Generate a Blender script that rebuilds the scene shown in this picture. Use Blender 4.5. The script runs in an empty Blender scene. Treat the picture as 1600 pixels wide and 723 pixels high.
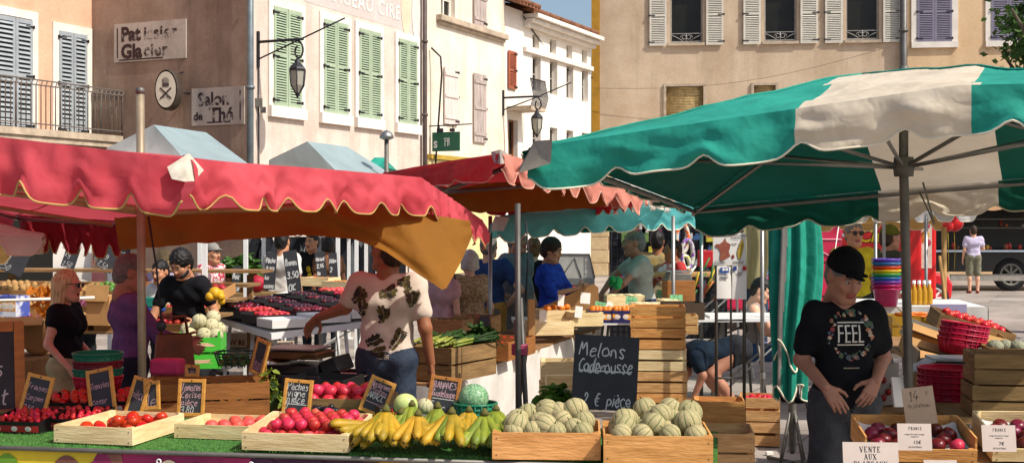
import bpy, bmesh, math, random
import numpy as np
from mathutils import Vector, Matrix, Euler, noise
from mathutils.bvhtree import BVHTree
random.seed(7)
PI = math.pi
SC = bpy.context.scene
COL = SC.collection
FPX, HOR, CX, CAMZ = 2000.0, 345.0, 800.0, 1.95
def P(px, py, d):                       # a photo pixel at a known distance -> a point of the place
 return Vector(((px - CX) / FPX * d, d, CAMZ - (py - HOR) / FPX * d))
def X(px, d): return (px - CX) / FPX * d
def Z(py, d): return CAMZ - (py - HOR) / FPX * d
def V(*a): return Vector(a)
# ------------------------------------------------------------------ materials
def lin(h):
 h = h.lstrip('#')
 o = []
 for i in (0, 2, 4):
  c = int(h[i:i+2], 16) / 255
  o.append(c / 12.92 if c <= .04045 else ((c + .055) / 1.055) ** 2.4)
 return (*o, 1)
_M = {}
def mat(name, col, rough=.6, var=.18, scale=6., bump=0., spec=.35, metal=0., rnd=0., transl=0., col2=None, stretch=None, detail=5., sharp=False, emit=0.):
 if name in _M: return _M[name]
 m = bpy.data.materials.new(name); m.use_nodes = True
 nt = m.node_tree; N = nt.nodes; L = nt.links
 b = N['Principled BSDF']; out = N['Material Output']
 c = lin(col); c2 = lin(col2) if col2 else tuple(x * (1 - var * 1.6) for x in c[:3]) + (1,)
 tc = N.new('ShaderNodeTexCoord'); src = tc.outputs['Object']
 if stretch:
  mp = N.new('ShaderNodeMapping'); mp.inputs['Scale'].default_value = stretch
  L.new(src, mp.inputs[0]); src = mp.outputs[0]
 if rnd:
  oi = N.new('ShaderNodeObjectInfo')
  ad = N.new('ShaderNodeVectorMath'); ad.operation = 'MULTIPLY_ADD'
  cb = N.new('ShaderNodeCombineXYZ')
  for k in range(3): L.new(oi.outputs['Random'], cb.inputs[k])
  L.new(cb.outputs[0], ad.inputs[0]); ad.inputs[1].default_value = (13.1, 7.7, 9.3); L.new(src, ad.inputs[2])
  src = ad.outputs[0]
 nz = N.new('ShaderNodeTexNoise'); nz.inputs['Scale'].default_value = scale; nz.inputs['Detail'].default_value = detail
 nz.inputs['Roughness'].default_value = .62
 L.new(src, nz.inputs['Vector'])
 cr = N.new('ShaderNodeValToRGB')
 cr.color_ramp.elements[0].position = .47 if sharp else .3; cr.color_ramp.elements[1].position = .55 if sharp else .72
 cr.color_ramp.elements[0].color = c2; cr.color_ramp.elements[1].color = tuple(min(1, x * (1 + var * .35)) for x in c[:3]) + (1,)
 L.new(nz.outputs['Fac'], cr.inputs[0]); csrc = cr.outputs[0]
 if rnd:
  hs = N.new('ShaderNodeHueSaturation')
  mr = N.new('ShaderNodeMapRange'); mr.inputs[3].default_value = 1 - rnd; mr.inputs[4].default_value = 1 + rnd
  L.new(oi.outputs['Random'], mr.inputs[0]); L.new(mr.outputs[0], hs.inputs['Value'])
  mr2 = N.new('ShaderNodeMapRange'); mr2.inputs[3].default_value = .5 + rnd * .06; mr2.inputs[4].default_value = .5 - rnd * .06
  L.new(oi.outputs['Random'], mr2.inputs[0]); L.new(mr2.outputs[0], hs.inputs['Hue'])
  L.new(csrc, hs.inputs['Color']); csrc = hs.outputs[0]
 L.new(csrc, b.inputs['Base Color'])
 b.inputs['Roughness'].default_value = rough; b.inputs['Metallic'].default_value = metal
 b.inputs['Specular IOR Level'].default_value = spec
 if bump:
  bp = N.new('ShaderNodeBump'); bp.inputs['Strength'].default_value = bump; bp.inputs['Distance'].default_value = .02
  n2 = N.new('ShaderNodeTexNoise'); n2.inputs['Scale'].default_value = scale * 4; n2.inputs['Detail'].default_value = 6
  L.new(src, n2.inputs['Vector']); L.new(n2.outputs['Fac'], bp.inputs['Height']); L.new(bp.outputs[0], b.inputs['Normal'])
 if transl:
  tr = N.new('ShaderNodeBsdfTranslucent'); L.new(csrc, tr.inputs['Color'])
  mx = N.new('ShaderNodeMixShader'); mx.inputs[0].default_value = transl
  L.new(b.outputs[0], mx.inputs[1]); L.new(tr.outputs[0], mx.inputs[2]); L.new(mx.outputs[0], out.inputs['Surface'])
 _M[name] = m
 return m
def fac_tools(m):
 nt = m.node_tree; return nt.nodes, nt.links, nt.nodes['Principled BSDF']
# ------------------------------------------------------------------ mesh collector
class MB:
 def __init__(s): s.v = []; s.f = []; s.m = []; s.mats = []; s.sm = []
 def mi(s, m):
  if m is None: return 0
  if m not in s.mats: s.mats.append(m)
  return s.mats.index(m)
 def add(s, vs, fs, m=None, M=None, smooth=False):
  o = len(s.v); k = s.mi(m)
  s.v += [(M @ Vector(p))[:] if M is not None else tuple(p) for p in vs]
  for f in fs: s.f.append([o + i for i in f]); s.m.append(k); s.sm.append(smooth)
  return s
 def box(s, c, d, m=None, R=None, M=None):
  hx, hy, hz = d[0] / 2, d[1] / 2, d[2] / 2
  vs = [Vector((x, y, z)) for x in (-hx, hx) for y in (-hy, hy) for z in (-hz, hz)]
  if R is not None: vs = [R @ p for p in vs]
  vs = [p + Vector(c) for p in vs]
  return s.add(vs, [(0, 1, 3, 2), (4, 6, 7, 5), (0, 4, 5, 1), (2, 3, 7, 6), (0, 2, 6, 4), (1, 5, 7, 3)], m, M)
 def tube(s, pts, r, n=8, m=None, cap=True, M=None, smooth=True, closed=False):
  pts = [Vector(p) for p in pts]; rs = r if isinstance(r, (list, tuple)) else [r] * len(pts)
  vs = []; fs = []; prev = None; L = len(pts)
  for i, p in enumerate(pts):
   if closed: t = pts[(i + 1) % L] - pts[i - 1]
   else: t = pts[min(i + 1, L - 1)] - pts[max(i - 1, 0)]
   t = t.normalized() if t.length > 1e-9 else Vector((0, 0, 1))
   if prev is None:
    a = Vector((0, 0, 1)) if abs(t.z) < .9 else Vector((1, 0, 0))
    prev = t.cross(a).normalized()
   else:
    prev = (prev - t * prev.dot(t))
    prev = prev.normalized() if prev.length > 1e-6 else t.orthogonal().normalized()
   q = t.cross(prev)
   for k in range(n):
    w = 2 * PI * k / n
    vs.append(p + (prev * math.cos(w) + q * math.sin(w)) * rs[i])
  for i in range(L if closed else L - 1):
   j = (i + 1) % L
   for k in range(n):
    fs.append((i * n + k, i * n + (k + 1) % n, j * n + (k + 1) % n, j * n + k))
  if cap and not closed:
   fs.append(tuple(range(n - 1, -1, -1))); fs.append(tuple((L - 1) * n + k for k in range(n)))
  return s.add(vs, fs, m, M, smooth)
 def lathe(s, prof, n=16, m=None, M=None, smooth=True, c=(0, 0, 0), cap=False):
  vs = []; fs = []; K = len(prof); c = Vector(c)
  for i in range(n):
   w = 2 * PI * i / n
   for r, z in prof: vs.append(c + Vector((r * math.cos(w), r * math.sin(w), z)))
  for i in range(n):
   j = (i + 1) % n
   for k in range(K - 1): fs.append((i * K + k, j * K + k, j * K + k + 1, i * K + k + 1))
  if cap:
   fs.append(tuple(i * K for i in range(n))[::-1]); fs.append(tuple(i * K + K - 1 for i in range(n)))
  return s.add(vs, fs, m, M, smooth)
 def ball(s, c, r, m=None, seg=12, rings=8, R=None, M=None):
  r = (r, r, r) if not isinstance(r, (tuple, list)) else r
  vs = []; fs = []
  for i in range(rings + 1):
   t = PI * i / rings
   for k in range(seg):
    w = 2 * PI * k / seg
    p = Vector((r[0] * math.sin(t) * math.cos(w), r[1] * math.sin(t) * math.sin(w), r[2] * math.cos(t)))
    if R is not None: p = R @ p
    vs.append(p + Vector(c))
  for i in range(rings):
   for k in range(seg): fs.append((i * seg + k, (i + 1) * seg + k, (i + 1) * seg + (k + 1) % seg, i * seg + (k + 1) % seg))
  return s.add(vs, fs, m, M, True)
 def poly(s, pts, m=None, M=None): return s.add(pts, [tuple(range(len(pts)))], m, M)
 def prism(s, pts2, thick, m=None, M=None):      # polygon in XY extruded along Z
  n = len(pts2)
  vs = [(x, y, 0) for x, y in pts2] + [(x, y, thick) for x, y in pts2]
  fs = [tuple(range(n - 1, -1, -1)), tuple(range(n, 2 * n))] + [(i, (i + 1) % n, n + (i + 1) % n, n + i) for i in range(n)]
  return s.add(vs, fs, m, M)
 def grid(s, fn, nu, nv, m=None, mfn=None, smooth=True, flip=False):
  o = len(s.v)
  for j in range(nv + 1):
   for i in range(nu + 1): s.v.append(tuple(fn(i / nu, j / nv)))
  for j in range(nv):
   for i in range(nu):
    a = o + j * (nu + 1) + i
    s.f.append([a, a + nu + 1, a + nu + 2, a + 1] if flip else [a, a + 1, a + nu + 2, a + nu + 1]); s.sm.append(smooth)
    s.m.append(s.mi(mfn((i + .5) / nu, (j + .5) / nv) if mfn else m))
  return s
 def build(s, name, m=None, parent=None, loc=None, rz=0, bevel=0., rot=None):
  me = bpy.data.meshes.new(name); me.from_pydata(s.v, [], s.f)
  mats = s.mats if s.mats else [m]
  for q in mats: me.materials.append(q)
  if s.mats: me.polygons.foreach_set('material_index', s.m)
  me.polygons.foreach_set('use_smooth', s.sm); me.update()
  return link(name, me, parent, loc, rz, bevel, rot)
def link(name, me, parent=None, loc=None, rz=0, bevel=0., rot=None):
 o = bpy.data.objects.new(name, me); COL.objects.link(o)
 if parent is not None: o.parent = parent
 if loc is not None: o.location = loc
 if rot is not None: o.rotation_euler = rot
 elif rz: o.rotation_euler = (0, 0, rz)
 if bevel:
  bv = o.modifiers.new('Bevel', 'BEVEL'); bv.width = bevel; bv.segments = 2; bv.limit_method = 'ANGLE'
 return o
def tag(o, label=None, cat=None, group=None, kind=None):
 if label: o['label'] = label
 if cat: o['category'] = cat
 if group: o['group'] = group
 if kind: o['kind'] = kind
 return o
def thing(name, label, cat, loc=(0, 0, 0), rz=0, group=None, rot=None):
 o = bpy.data.objects.new(name, None); COL.objects.link(o); o.empty_display_size = .1
 o.location = loc; o.rotation_euler = rot if rot else (0, 0, rz)
 return tag(o, label, cat, group)
_kids = {}
def dup(root, loc=None, rz=None, label=None, group=None, rot=None, scale=None):
 r = root.copy(); COL.objects.link(r)
 if loc is not None: r.location = loc
 if rot is not None: r.rotation_euler = rot
 elif rz is not None: r.rotation_euler = (0, 0, rz)
 if scale is not None: r.scale = (scale,) * 3 if not isinstance(scale, (tuple, list)) else scale
 if label: r['label'] = label
 if group: r['group'] = group
 for ch in list(root.children):
  c = ch.copy(); COL.objects.link(c); c.parent = r
  for g in list(ch.children):
   d = g.copy(); COL.objects.link(d); d.parent = c
 return r
def RX(a): return Matrix.Rotation(a, 3, 'X')
def RY(a): return Matrix.Rotation(a, 3, 'Y')
def RZ(a): return Matrix.Rotation(a, 3, 'Z')
def TM(loc, R=None):
 M = Matrix.Translation(Vector(loc))
 return M @ R.to_4x4() if R is not None else M
def rad(a): return math.radians(a)
def sn(x, y, z=0., s=1.): return noise.noise(Vector((x * s, y * s, z * s)))
# ------------------------------------------------------------------ lettering
def text_pts(txt, size=1., align='CENTER', shear=0., spacing=1., bold=0., res=3):
 cu = bpy.data.curves.new('txt', 'FONT'); cu.body = txt; cu.size = size; cu.align_x = align; cu.align_y = 'CENTER'
 cu.shear = shear; cu.space_character = spacing; cu.offset = bold; cu.resolution_u = res
 o = bpy.data.objects.new('txt', cu); COL.objects.link(o)
 dg = bpy.context.evaluated_depsgraph_get(); dg.update()
 me = bpy.data.meshes.new_from_object(o.evaluated_get(dg))
 vs = [v.co.copy() for v in me.vertices]; fs = [tuple(p.vertices) for p in me.polygons]
 bpy.data.objects.remove(o); bpy.data.curves.remove(cu); bpy.data.meshes.remove(me)
 return vs, fs
# single-stroke handwriting: x 0..1, y 0..1 (x-height .6, descender below 0)
G = {
'a': [[(.6,.5),(.35,.6),(.1,.4),(.1,.12),(.3,0),(.6,.2),(.62,.58),(.62,.1),(.75,0)]],
'b': [[(.12,1),(.1,0),(.4,.02),(.62,.25),(.5,.55),(.15,.5)]],
'c': [[(.6,.5),(.38,.6),(.1,.35),(.15,.08),(.4,0),(.62,.12)]],
'd': [[(.6,.5),(.3,.6),(.1,.3),(.2,.02),(.45,.05),(.6,.35),(.64,1),(.62,.1),(.75,0)]],
'e': [[(.1,.28),(.6,.36),(.5,.58),(.25,.58),(.1,.3),(.2,.03),(.45,0),(.66,.14)]],
'f': [[(.6,.92),(.4,1),(.3,.7),(.28,0)],[(.1,.55),(.55,.57)]],
'g': [[(.6,.5),(.3,.6),(.1,.35),(.25,.1),(.5,.15),(.62,.55),(.58,-.25),(.3,-.4),(.1,-.25)]],
'h': [[(.12,1),(.1,0)],[(.1,.35),(.35,.6),(.55,.5),(.56,0)]],
'i': [[(.2,.58),(.2,0)],[(.2,.8),(.24,.84)]],
'l': [[(.2,1),(.17,.1),(.35,0)]],
'm': [[(.05,.58),(.06,0)],[(.06,.4),(.25,.6),(.36,.4),(.36,0)],[(.36,.4),(.58,.6),(.7,.4),(.72,0)]],
'n': [[(.1,.58),(.1,0)],[(.1,.38),(.35,.6),(.55,.45),(.57,0)]],
'o': [[(.35,.6),(.1,.4),(.12,.1),(.35,0),(.6,.2),(.55,.5),(.35,.6)]],
'p': [[(.12,.58),(.08,-.4)],[(.1,.45),(.4,.6),(.6,.35),(.45,.08),(.1,.1)]],
'r': [[(.12,.58),(.12,0)],[(.12,.35),(.3,.58),(.52,.54)]],
's': [[(.55,.52),(.3,.6),(.15,.45),(.5,.22),(.4,.02),(.1,.06)]],
't': [[(.28,.9),(.25,.1),(.45,0)],[(.08,.6),(.5,.62)]],
'u': [[(.1,.58),(.1,.12),(.3,0),(.55,.15)],[(.56,.58),(.58,0)]],
'v': [[(.08,.58),(.3,0),(.58,.6)]],
'x': [[(.1,.58),(.55,0)],[(.55,.58),(.08,0)]],
'z': [[(.1,.56),(.55,.58),(.1,.02),(.58,.02)]],
'A': [[(.05,0),(.35,1),(.65,0)],[(.15,.38),(.55,.38)]],
'B': [[(.12,0),(.12,1),(.5,.95),(.52,.6),(.14,.52),(.58,.42),(.58,.08),(.12,0)]],
'C': [[(.65,.85),(.4,1),(.1,.7),(.1,.3),(.35,0),(.68,.12)]],
'E': [[(.6,1),(.15,.98),(.13,0),(.6,.02)],[(.14,.52),(.5,.54)]],
'F': [[(.6,1),(.14,.98),(.12,0)],[(.13,.52),(.5,.54)]], 'H': [[(.1,1),(.1,0)],[(.6,1),(.6,0)],[(.1,.5),(.6,.52)]],
'O': [[(.35,1),(.08,.6),(.15,.1),(.4,0),(.64,.4),(.58,.85),(.35,1)]], 'K': [[(.12,1),(.12,0)],[(.6,1),(.14,.45),(.62,0)]], 'k': [[(.12,1),(.1,0)],[(.5,.58),(.12,.25),(.52,0)]],
'G': [[(.62,.85),(.38,1),(.1,.65),(.12,.2),(.4,0),(.62,.15),(.62,.42),(.42,.42)]],
'I': [[(.3,1),(.3,0)]],
'M': [[(.05,0),(.12,1),(.38,.4),(.64,1),(.72,0)]],
'N': [[(.1,0),(.12,1),(.56,.02),(.58,1)]],
'P': [[(.12,0),(.12,1),(.52,.95),(.58,.65),(.14,.5)]],
'R': [[(.12,0),(.12,1),(.52,.95),(.56,.65),(.14,.52),(.6,0)]],
'S': [[(.58,.88),(.3,1),(.12,.75),(.52,.4),(.48,.06),(.1,.08)]],
'T': [[(.02,1),(.66,1)],[(.34,1),(.32,0)]],
'1': [[(.1,.7),(.34,1),(.34,0)],[(.15,0),(.52,0)]],
'2': [[(.1,.8),(.35,1),(.58,.75),(.1,.05),(.62,.02)]],
'3': [[(.1,.9),(.45,1),(.5,.65),(.25,.52),(.58,.35),(.45,.02),(.08,.08)]],
'4': [[(.42,1),(.08,.35),(.62,.35)],[(.45,.6),(.44,0)]],
'5': [[(.55,1),(.18,.98),(.14,.58),(.5,.55),(.55,.15),(.1,.02)]],
'6': [[(.5,1),(.15,.5),(.15,.1),(.45,0),(.55,.3),(.2,.45)]],
'8': [[(.35,.52),(.12,.75),(.35,1),(.56,.78),(.35,.52),(.1,.25),(.35,0),(.6,.25),(.35,.52)]],
'9': [[(.55,.7),(.3,1),(.1,.72),(.35,.5),(.56,.75),(.5,.2),(.3,0)]],
'0': [[(.35,1),(.1,.6),(.15,.1),(.4,0),(.6,.4),(.55,.85),(.35,1)]],
'€': [[(.65,.85),(.4,1),(.15,.7),(.15,.3),(.38,0),(.66,.12)],[(0,.6),(.5,.6)],[(0,.42),(.45,.42)]],
'è': [[(.1,.28),(.6,.36),(.5,.58),(.25,.58),(.1,.3),(.2,.03),(.45,0),(.66,.14)],[(.25,.92),(.42,.76)]],
'ê': [[(.1,.28),(.6,.36),(.5,.58),(.25,.58),(.1,.3),(.2,.03),(.45,0),(.66,.14)],[(.2,.74),(.36,.9),(.5,.74)]],
'-': [[(.1,.4),(.55,.42)]], ',': [[(.2,.1),(.1,-.12)]], '/': [[(.05,0),(.5,1)]], '.': [[(.2,0),(.24,.03)]],
}
W = {'m': .85, 'M': .9, 'i': .42, 'l': .45, 'I': .5, ' ': .45, 't': .58, 'r': .6, '1': .65, ',': .35, '.': .35}
def hand(mb, txt, x, y, h, w, m, M, jit=.075, slant=.12, seed=0, aspect=.8, end=None):
 """chalk or pen strokes in the XY plane of M, line starting at x,y, letter height h, stroke width w"""
 rr = random.Random(seed * 77 + len(txt))
 tot = sum(W.get(c, .74) for c in txt) * h * aspect
 k = 1. if end is None or tot <= end else end / tot
 for c in txt:
  for st in G.get(c, []):
   pts = []
   for (a, b) in st:
    pts.append(Vector((x + (a * aspect + b * slant + rr.uniform(-jit, jit)) * h * k, y + (b + rr.uniform(-jit, jit)) * h, 0)))
   # smooth a little (Catmull-Rom)
   sm = []
   for i in range(len(pts) - 1):
    p0, p1, p2, p3 = pts[max(i-1, 0)], pts[i], pts[i+1], pts[min(i+2, len(pts)-1)]
    for t in (0, .33, .66):
     sm.append(.5 * ((2*p1) + (p2-p0)*t + (2*p0-5*p1+4*p2-p3)*t*t + (-p0+3*p1-3*p2+p3)*t*t*t))
   sm.append(pts[-1])
   vs = []; fs = []
   for i, p in enumerate(sm):
    t = sm[min(i+1, len(sm)-1)] - sm[max(i-1, 0)]
    n = Vector((-t.y, t.x, 0)); n = n.normalized() if n.length > 1e-9 else Vector((1, 0, 0))
    ww = w * rr.uniform(.75, 1.15) / 2
    vs += [p + n * ww, p - n * ww]
    if i: fs.append((2*i-2, 2*i-1, 2*i+1, 2*i))
   mb.add(vs, fs, m, M)
  x += W.get(c, .74) * h * aspect * k
  y += rr.uniform(-.03, .03) * h
 return x
# heavy serif capitals made of strokes with feet
SER = {'V': [(.08,1,.4,0,2),(.72,1,.42,0,1)], 'E': [(.2,0,.2,1,2),(.2,1,.62,1,1),(.2,.5,.5,.5,1),(.2,0,.66,0,1),(.62,1,.62,.8,1),(.66,0,.66,.22,1)],
 'N': [(.16,0,.16,1,1),(.14,1,.7,0,2),(.7,0,.7,1,1)], 'T': [(.4,0,.4,1,2),(.06,1,.74,1,1),(.06,1,.06,.76,1),(.74,1,.74,.76,1)],
 'A': [(.1,0,.4,1,1),(.4,1,.72,0,2),(.2,.34,.6,.34,1)], 'U': [(.18,1,.18,.3,2),(.18,.3,.3,.03,1.5),(.3,.03,.5,.03,1),(.5,.03,.66,.3,1),(.66,.3,.66,1,1)],
 'X': [(.1,1,.7,0,2),(.68,1,.1,0,1)], 'P': [(.2,0,.2,1,2),(.2,1,.5,1,1),(.5,1,.66,.86,1.5),(.66,.86,.66,.66,2),(.66,.66,.5,.5,1.5),(.5,.5,.2,.5,1)],
 'L': [(.2,0,.2,1,2),(.2,0,.66,0,1),(.66,0,.66,.24,1)], 'F': [(.2,0,.2,1,2),(.2,1,.64,1,1),(.2,.5,.5,.5,1),(.64,1,.64,.78,1)],
 'R': [(.2,0,.2,1,2),(.2,1,.5,1,1),(.5,1,.64,.76,2),(.64,.76,.5,.52,1.5),(.5,.52,.2,.52,1),(.4,.52,.72,0,2)],
 'C': [(.66,.8,.45,1,1),(.45,1,.2,.75,1.5),(.2,.75,.2,.25,2),(.2,.25,.45,0,1.5),(.45,0,.68,.2,1)]}
def serif(mb, txt, x, y, h, m, M, wid=.8):
 st = h * .075
 tot = len(txt) * wid * h; x -= tot / 2
 def bar(a, b, w):
  t = b - a; n = Vector((-t.y, t.x, 0)).normalized() * w / 2
  mb.add([a + n, a - n, b - n, b + n], [(0, 1, 2, 3)], m, M)
 for c in txt:
  for (x0, y0, x1, y1, w) in SER.get(c, []):
   a = Vector((x + x0 * h * wid, y + y0 * h, 0)); b = Vector((x + x1 * h * wid, y + y1 * h, 0))
   bar(a, b, st * w)
   for q, yy in ((a, y0), (b, y1)):
    if yy in (0, 1) and abs(y0 - y1) > .5: bar(q + Vector((-.1 * h, 0, .0005)), q + Vector((.1 * h, 0, .0005)), st * .8)
  x += wid * h
# ------------------------------------------------------------------ implicit surfaces (people, cloth, fruit flesh)
def surfnet(F, org, h):
 nx, ny, nz = F.shape
 S = F < 0
 c = [(i, j, k) for i in (0, 1) for j in (0, 1) for k in (0, 1)]
 def sub(A, o): return A[o[0]:nx-1+o[0], o[1]:ny-1+o[1], o[2]:nz-1+o[2]]
 cnt = sum(sub(S, o).astype(np.int8) for o in c)
 act = (cnt > 0) & (cnt < 8)
 idx = np.argwhere(act)
 if len(idx) == 0: return np.zeros((0, 3)), np.zeros((0, 4), int)
 vid = -np.ones(act.shape, int); vid[act] = np.arange(len(idx))
 acc = np.zeros((len(idx), 3)); n = np.zeros(len(idx))
 for a in c:
  for ax in range(3):
   if a[ax] == 0:
    b = list(a); b[ax] = 1
    fa = F[idx[:, 0]+a[0], idx[:, 1]+a[1], idx[:, 2]+a[2]]; fb = F[idx[:, 0]+b[0], idx[:, 1]+b[1], idx[:, 2]+b[2]]
    mk = (fa < 0) != (fb < 0)
    t = np.where(mk, fa / np.where(mk, fa - fb, 1), 0)
    p = np.tile(np.array(a, float), (len(idx), 1)); p[:, ax] += t
    acc[mk] += p[mk]; n[mk] += 1
 vs = (idx + acc / n[:, None]) * h + np.array(org)
 faces = []
 for ax in range(3):
  u, w = [(1, 2), (2, 0), (0, 1)][ax]
  A = [slice(None)] * 3; B = [slice(None)] * 3
  A[ax] = slice(0, F.shape[ax]-1); B[ax] = slice(1, F.shape[ax])
  sa, sb = S[tuple(A)], S[tuple(B)]
  e = np.argwhere(sa != sb)
  e = e[(e[:, u] > 0) & (e[:, w] > 0) & (e[:, u] < F.shape[u]-1) & (e[:, w] < F.shape[w]-1)]
  flip = sa[e[:, 0], e[:, 1], e[:, 2]]
  q = []
  for (du, dw) in ((-1, -1), (0, -1), (0, 0), (-1, 0)):
   t = e.copy(); t[:, u] += du; t[:, w] += dw
   q.append(vid[t[:, 0], t[:, 1], t[:, 2]])
  q = np.stack(q, 1)
  q[~flip] = q[~flip][:, ::-1]
  faces.append(q)
 return vs, np.concatenate(faces)
class SDF:
 """ops: list of (kind, params, k); k = blend radius, kind c capsule / e ellipsoid / cut_* subtract"""
 def __init__(s): s.ops = []; s.clips = []; s.noise = None
 def cap(s, a, b, ra, rb=None, k=.03, sub=False, flat=None):
  s.ops.append(('c', np.array(a, float), np.array(b, float), ra, ra if rb is None else rb, k, sub)); return s
 def ell(s, c, r, k=.03, R=None, sub=False):
  s.ops.append(('e', np.array(c, float), np.array(r, float), None if R is None else np.array(R), 0, k, sub)); return s
 def clip(s, p, n): s.clips.append((np.array(p, float), np.array(n, float) / np.linalg.norm(n))); return s   # keeps (x-p).n < 0
 def bounds(s):
  lo = np.full(3, 1e9); hi = -lo
  for o in s.ops:
   if o[6]: continue
   if o[0] == 'c':
    r = max(o[3], o[4])
    lo = np.minimum(lo, np.minimum(o[1], o[2]) - r); hi = np.maximum(hi, np.maximum(o[1], o[2]) + r)
   else:
    r = max(o[2]); lo = np.minimum(lo, o[1] - r); hi = np.maximum(hi, o[1] + r)
  return lo, hi
 def mesh(s, h, pad=.03):
  lo, hi = s.bounds(); lo -= pad; hi += pad
  ax = [np.arange(lo[i], hi[i] + h, h) for i in range(3)]
  Pg = np.stack(np.meshgrid(*ax, indexing='ij'), -1).astype(np.float32)
  D = None
  for kind, a, b, r0, r1, k, sub in s.ops:
   if kind == 'c':
    ab = b - a; L2 = float(ab @ ab) + 1e-12
    t = np.clip(((Pg - a.astype(np.float32)) @ ab.astype(np.float32)) / L2, 0, 1)
    d = np.linalg.norm(Pg - a.astype(np.float32) - t[..., None] * ab.astype(np.float32), axis=-1) - (r0 + (r1 - r0) * t)
   else:
    q = Pg - a.astype(np.float32)
    if r0 is not None: q = q @ r0.astype(np.float32)
    m = np.linalg.norm(q / b.astype(np.float32), axis=-1)
    d = (m - 1) * min(b) if True else 0
   if D is None: D = d; continue
   if sub:
    hh = np.clip(.5 - .5 * (D + d) / k, 0, 1); D = D * (1 - hh) - d * hh + k * hh * (1 - hh)
   else:
    hh = np.clip(.5 + .5 * (d - D) / k, 0, 1); D = d * (1 - hh) + D * hh - k * hh * (1 - hh)
  if s.noise is not None: D = D + s.noise(Pg)
  for p, n in s.clips: D = np.maximum(D, (Pg - p.astype(np.float32)) @ n.astype(np.float32))
  return surfnet(D, lo, h)
def np_mesh(name, parts, parent=None, loc=None, rz=0, matfn=None, mats=None, smooth=True):
 vs = []; fs = []; o = 0
 for v, f in parts:
  vs.append(np.asarray(v, float).reshape(-1, 3)); fs += [[int(i) + o for i in q] for q in f]; o += len(v)
 vs = np.concatenate(vs)
 me = bpy.data.meshes.new(name); me.from_pydata(vs.tolist(), [], fs)
 for m in (mats or []): me.materials.append(m)
 if matfn:
  cs = np.array([vs[q].mean(0) for q in fs])
  me.polygons.foreach_set('material_index', np.asarray(matfn(cs), dtype=np.int32))
 me.polygons.foreach_set('use_smooth', [smooth] * len(fs)); me.update()
 return link(name, me, parent, loc, rz)
# ------------------------------------------------------------------ camera, daylight
cam = bpy.data.cameras.new('camera'); co = bpy.data.objects.new('camera', cam); COL.objects.link(co)
cam.sensor_width = 36; cam.lens = 36 * FPX / 1600; cam.shift_y = (HOR - 361.5) / 1600
co.location = (0, 0, CAMZ); co.rotation_euler = (PI / 2, 0, 0); cam.clip_end = 2000
SC.camera = co
SUN = Vector((.58, -.36, .76)).normalized()      # towards the sun
wd = bpy.data.worlds.new('World'); SC.world = wd; wd.use_nodes = True
sk = wd.node_tree.nodes.new('ShaderNodeTexSky'); sk.sky_type = 'NISHITA'; sk.sun_disc = False
sk.sun_elevation = math.asin(SUN.z); sk.sun_rotation = math.atan2(SUN.x, SUN.y)
sk.air_density = 1.0; sk.dust_density = 3.0; sk.ozone_density = 1.0
bg = wd.node_tree.nodes['Background']; bg.inputs[1].default_value = .15
wd.node_tree.links.new(sk.outputs[0], bg.inputs[0])
sl = bpy.data.lights.new('sun', 'SUN'); sl.energy = 5.0; sl.angle = rad(.5); sl.color = (1, .94, .84)
so = bpy.data.objects.new('sun', sl); COL.objects.link(so)
so.rotation_euler = SUN.to_track_quat('Z', 'Y').to_euler(); so.location = (30, -10, 40)
SC.view_settings.view_transform = 'Standard'; SC.view_settings.look = 'None'; SC.view_settings.exposure = 0
SC.cycles.max_bounces = 8; SC.cycles.diffuse_bounces = 5; SC.cycles.sample_clamp_indirect = 8
# ------------------------------------------------------------------ shared materials
WOOD = mat('crate_wood', 'D3AC74', .75, .3, 3, .25, rnd=.13, stretch=(1.2, 1.2, 9), col2='A97C48')
WOODP = mat('pale_crate_wood', 'E6D3A4', .75, .22, 3, .2, rnd=.08, stretch=(1.2, 1.2, 9), col2='C9AC78')
WOODO = mat('orange_crate_wood', 'D9A160', .7, .35, 3, .25, rnd=.08, stretch=(1.5, 1.5, 9), col2='B27A3C')
WOODD = mat('worn_crate_wood', '97764C', .8, .3, 3, .25, rnd=.15, stretch=(1.2, 1.2, 9), col2='6E5434')
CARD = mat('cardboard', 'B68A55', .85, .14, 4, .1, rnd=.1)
CARDD = mat('dark_cardboard', '8F6A3E', .85, .14, 4, .1, rnd=.1)  # darker brown cardboard
SLATE = mat('slate_black', '2A2A2E', .65, .25, 5, .08, col2='3A3A3E')
FRAMEW = mat('board_frame_wood', 'CF9748', .5, .25, 4, .1, stretch=(1, 1, 6), col2='AE7631')
CHALK = mat('chalk_white', 'CFCFCB', .9, .1, 30)
CHALKP = mat('chalk_pink', 'C9A0A6', .9, .1, 30)
STEEL = mat('grey_steel', '9A9A98', .42, .15, 8, 0, metal=.75)
STEELD = mat('dull_steel', '77756F', .55, .2, 8, 0, metal=.5)
IRON = mat('black_iron', '23232A', .5, .2, 10)
WHITEM = mat('white_metal', 'E4E4E2', .4, .06, 4)
PAPER = mat('paper_white', 'ECE7DF', .8, .06, 5)
INK = mat('printed_ink', '26242A', .8, .1, 20)
PLB = mat('black_plastic', '18181A', .38, .1, 8)
LEAF = mat('leaf_green', '4E7A2A', .55, .4, 9, .1, rnd=.25, col2='24471A', transl=.15)
LEAFD = mat('leaf_dark', '33541F', .55, .4, 9, .1, rnd=.25, col2='17300F', transl=.1)
GREENP = mat('green_plastic', '1E7A5A', .35, .1, 6)
REDP = mat('red_plastic', 'C01030', .35, .12, 6, rnd=.05)
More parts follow.
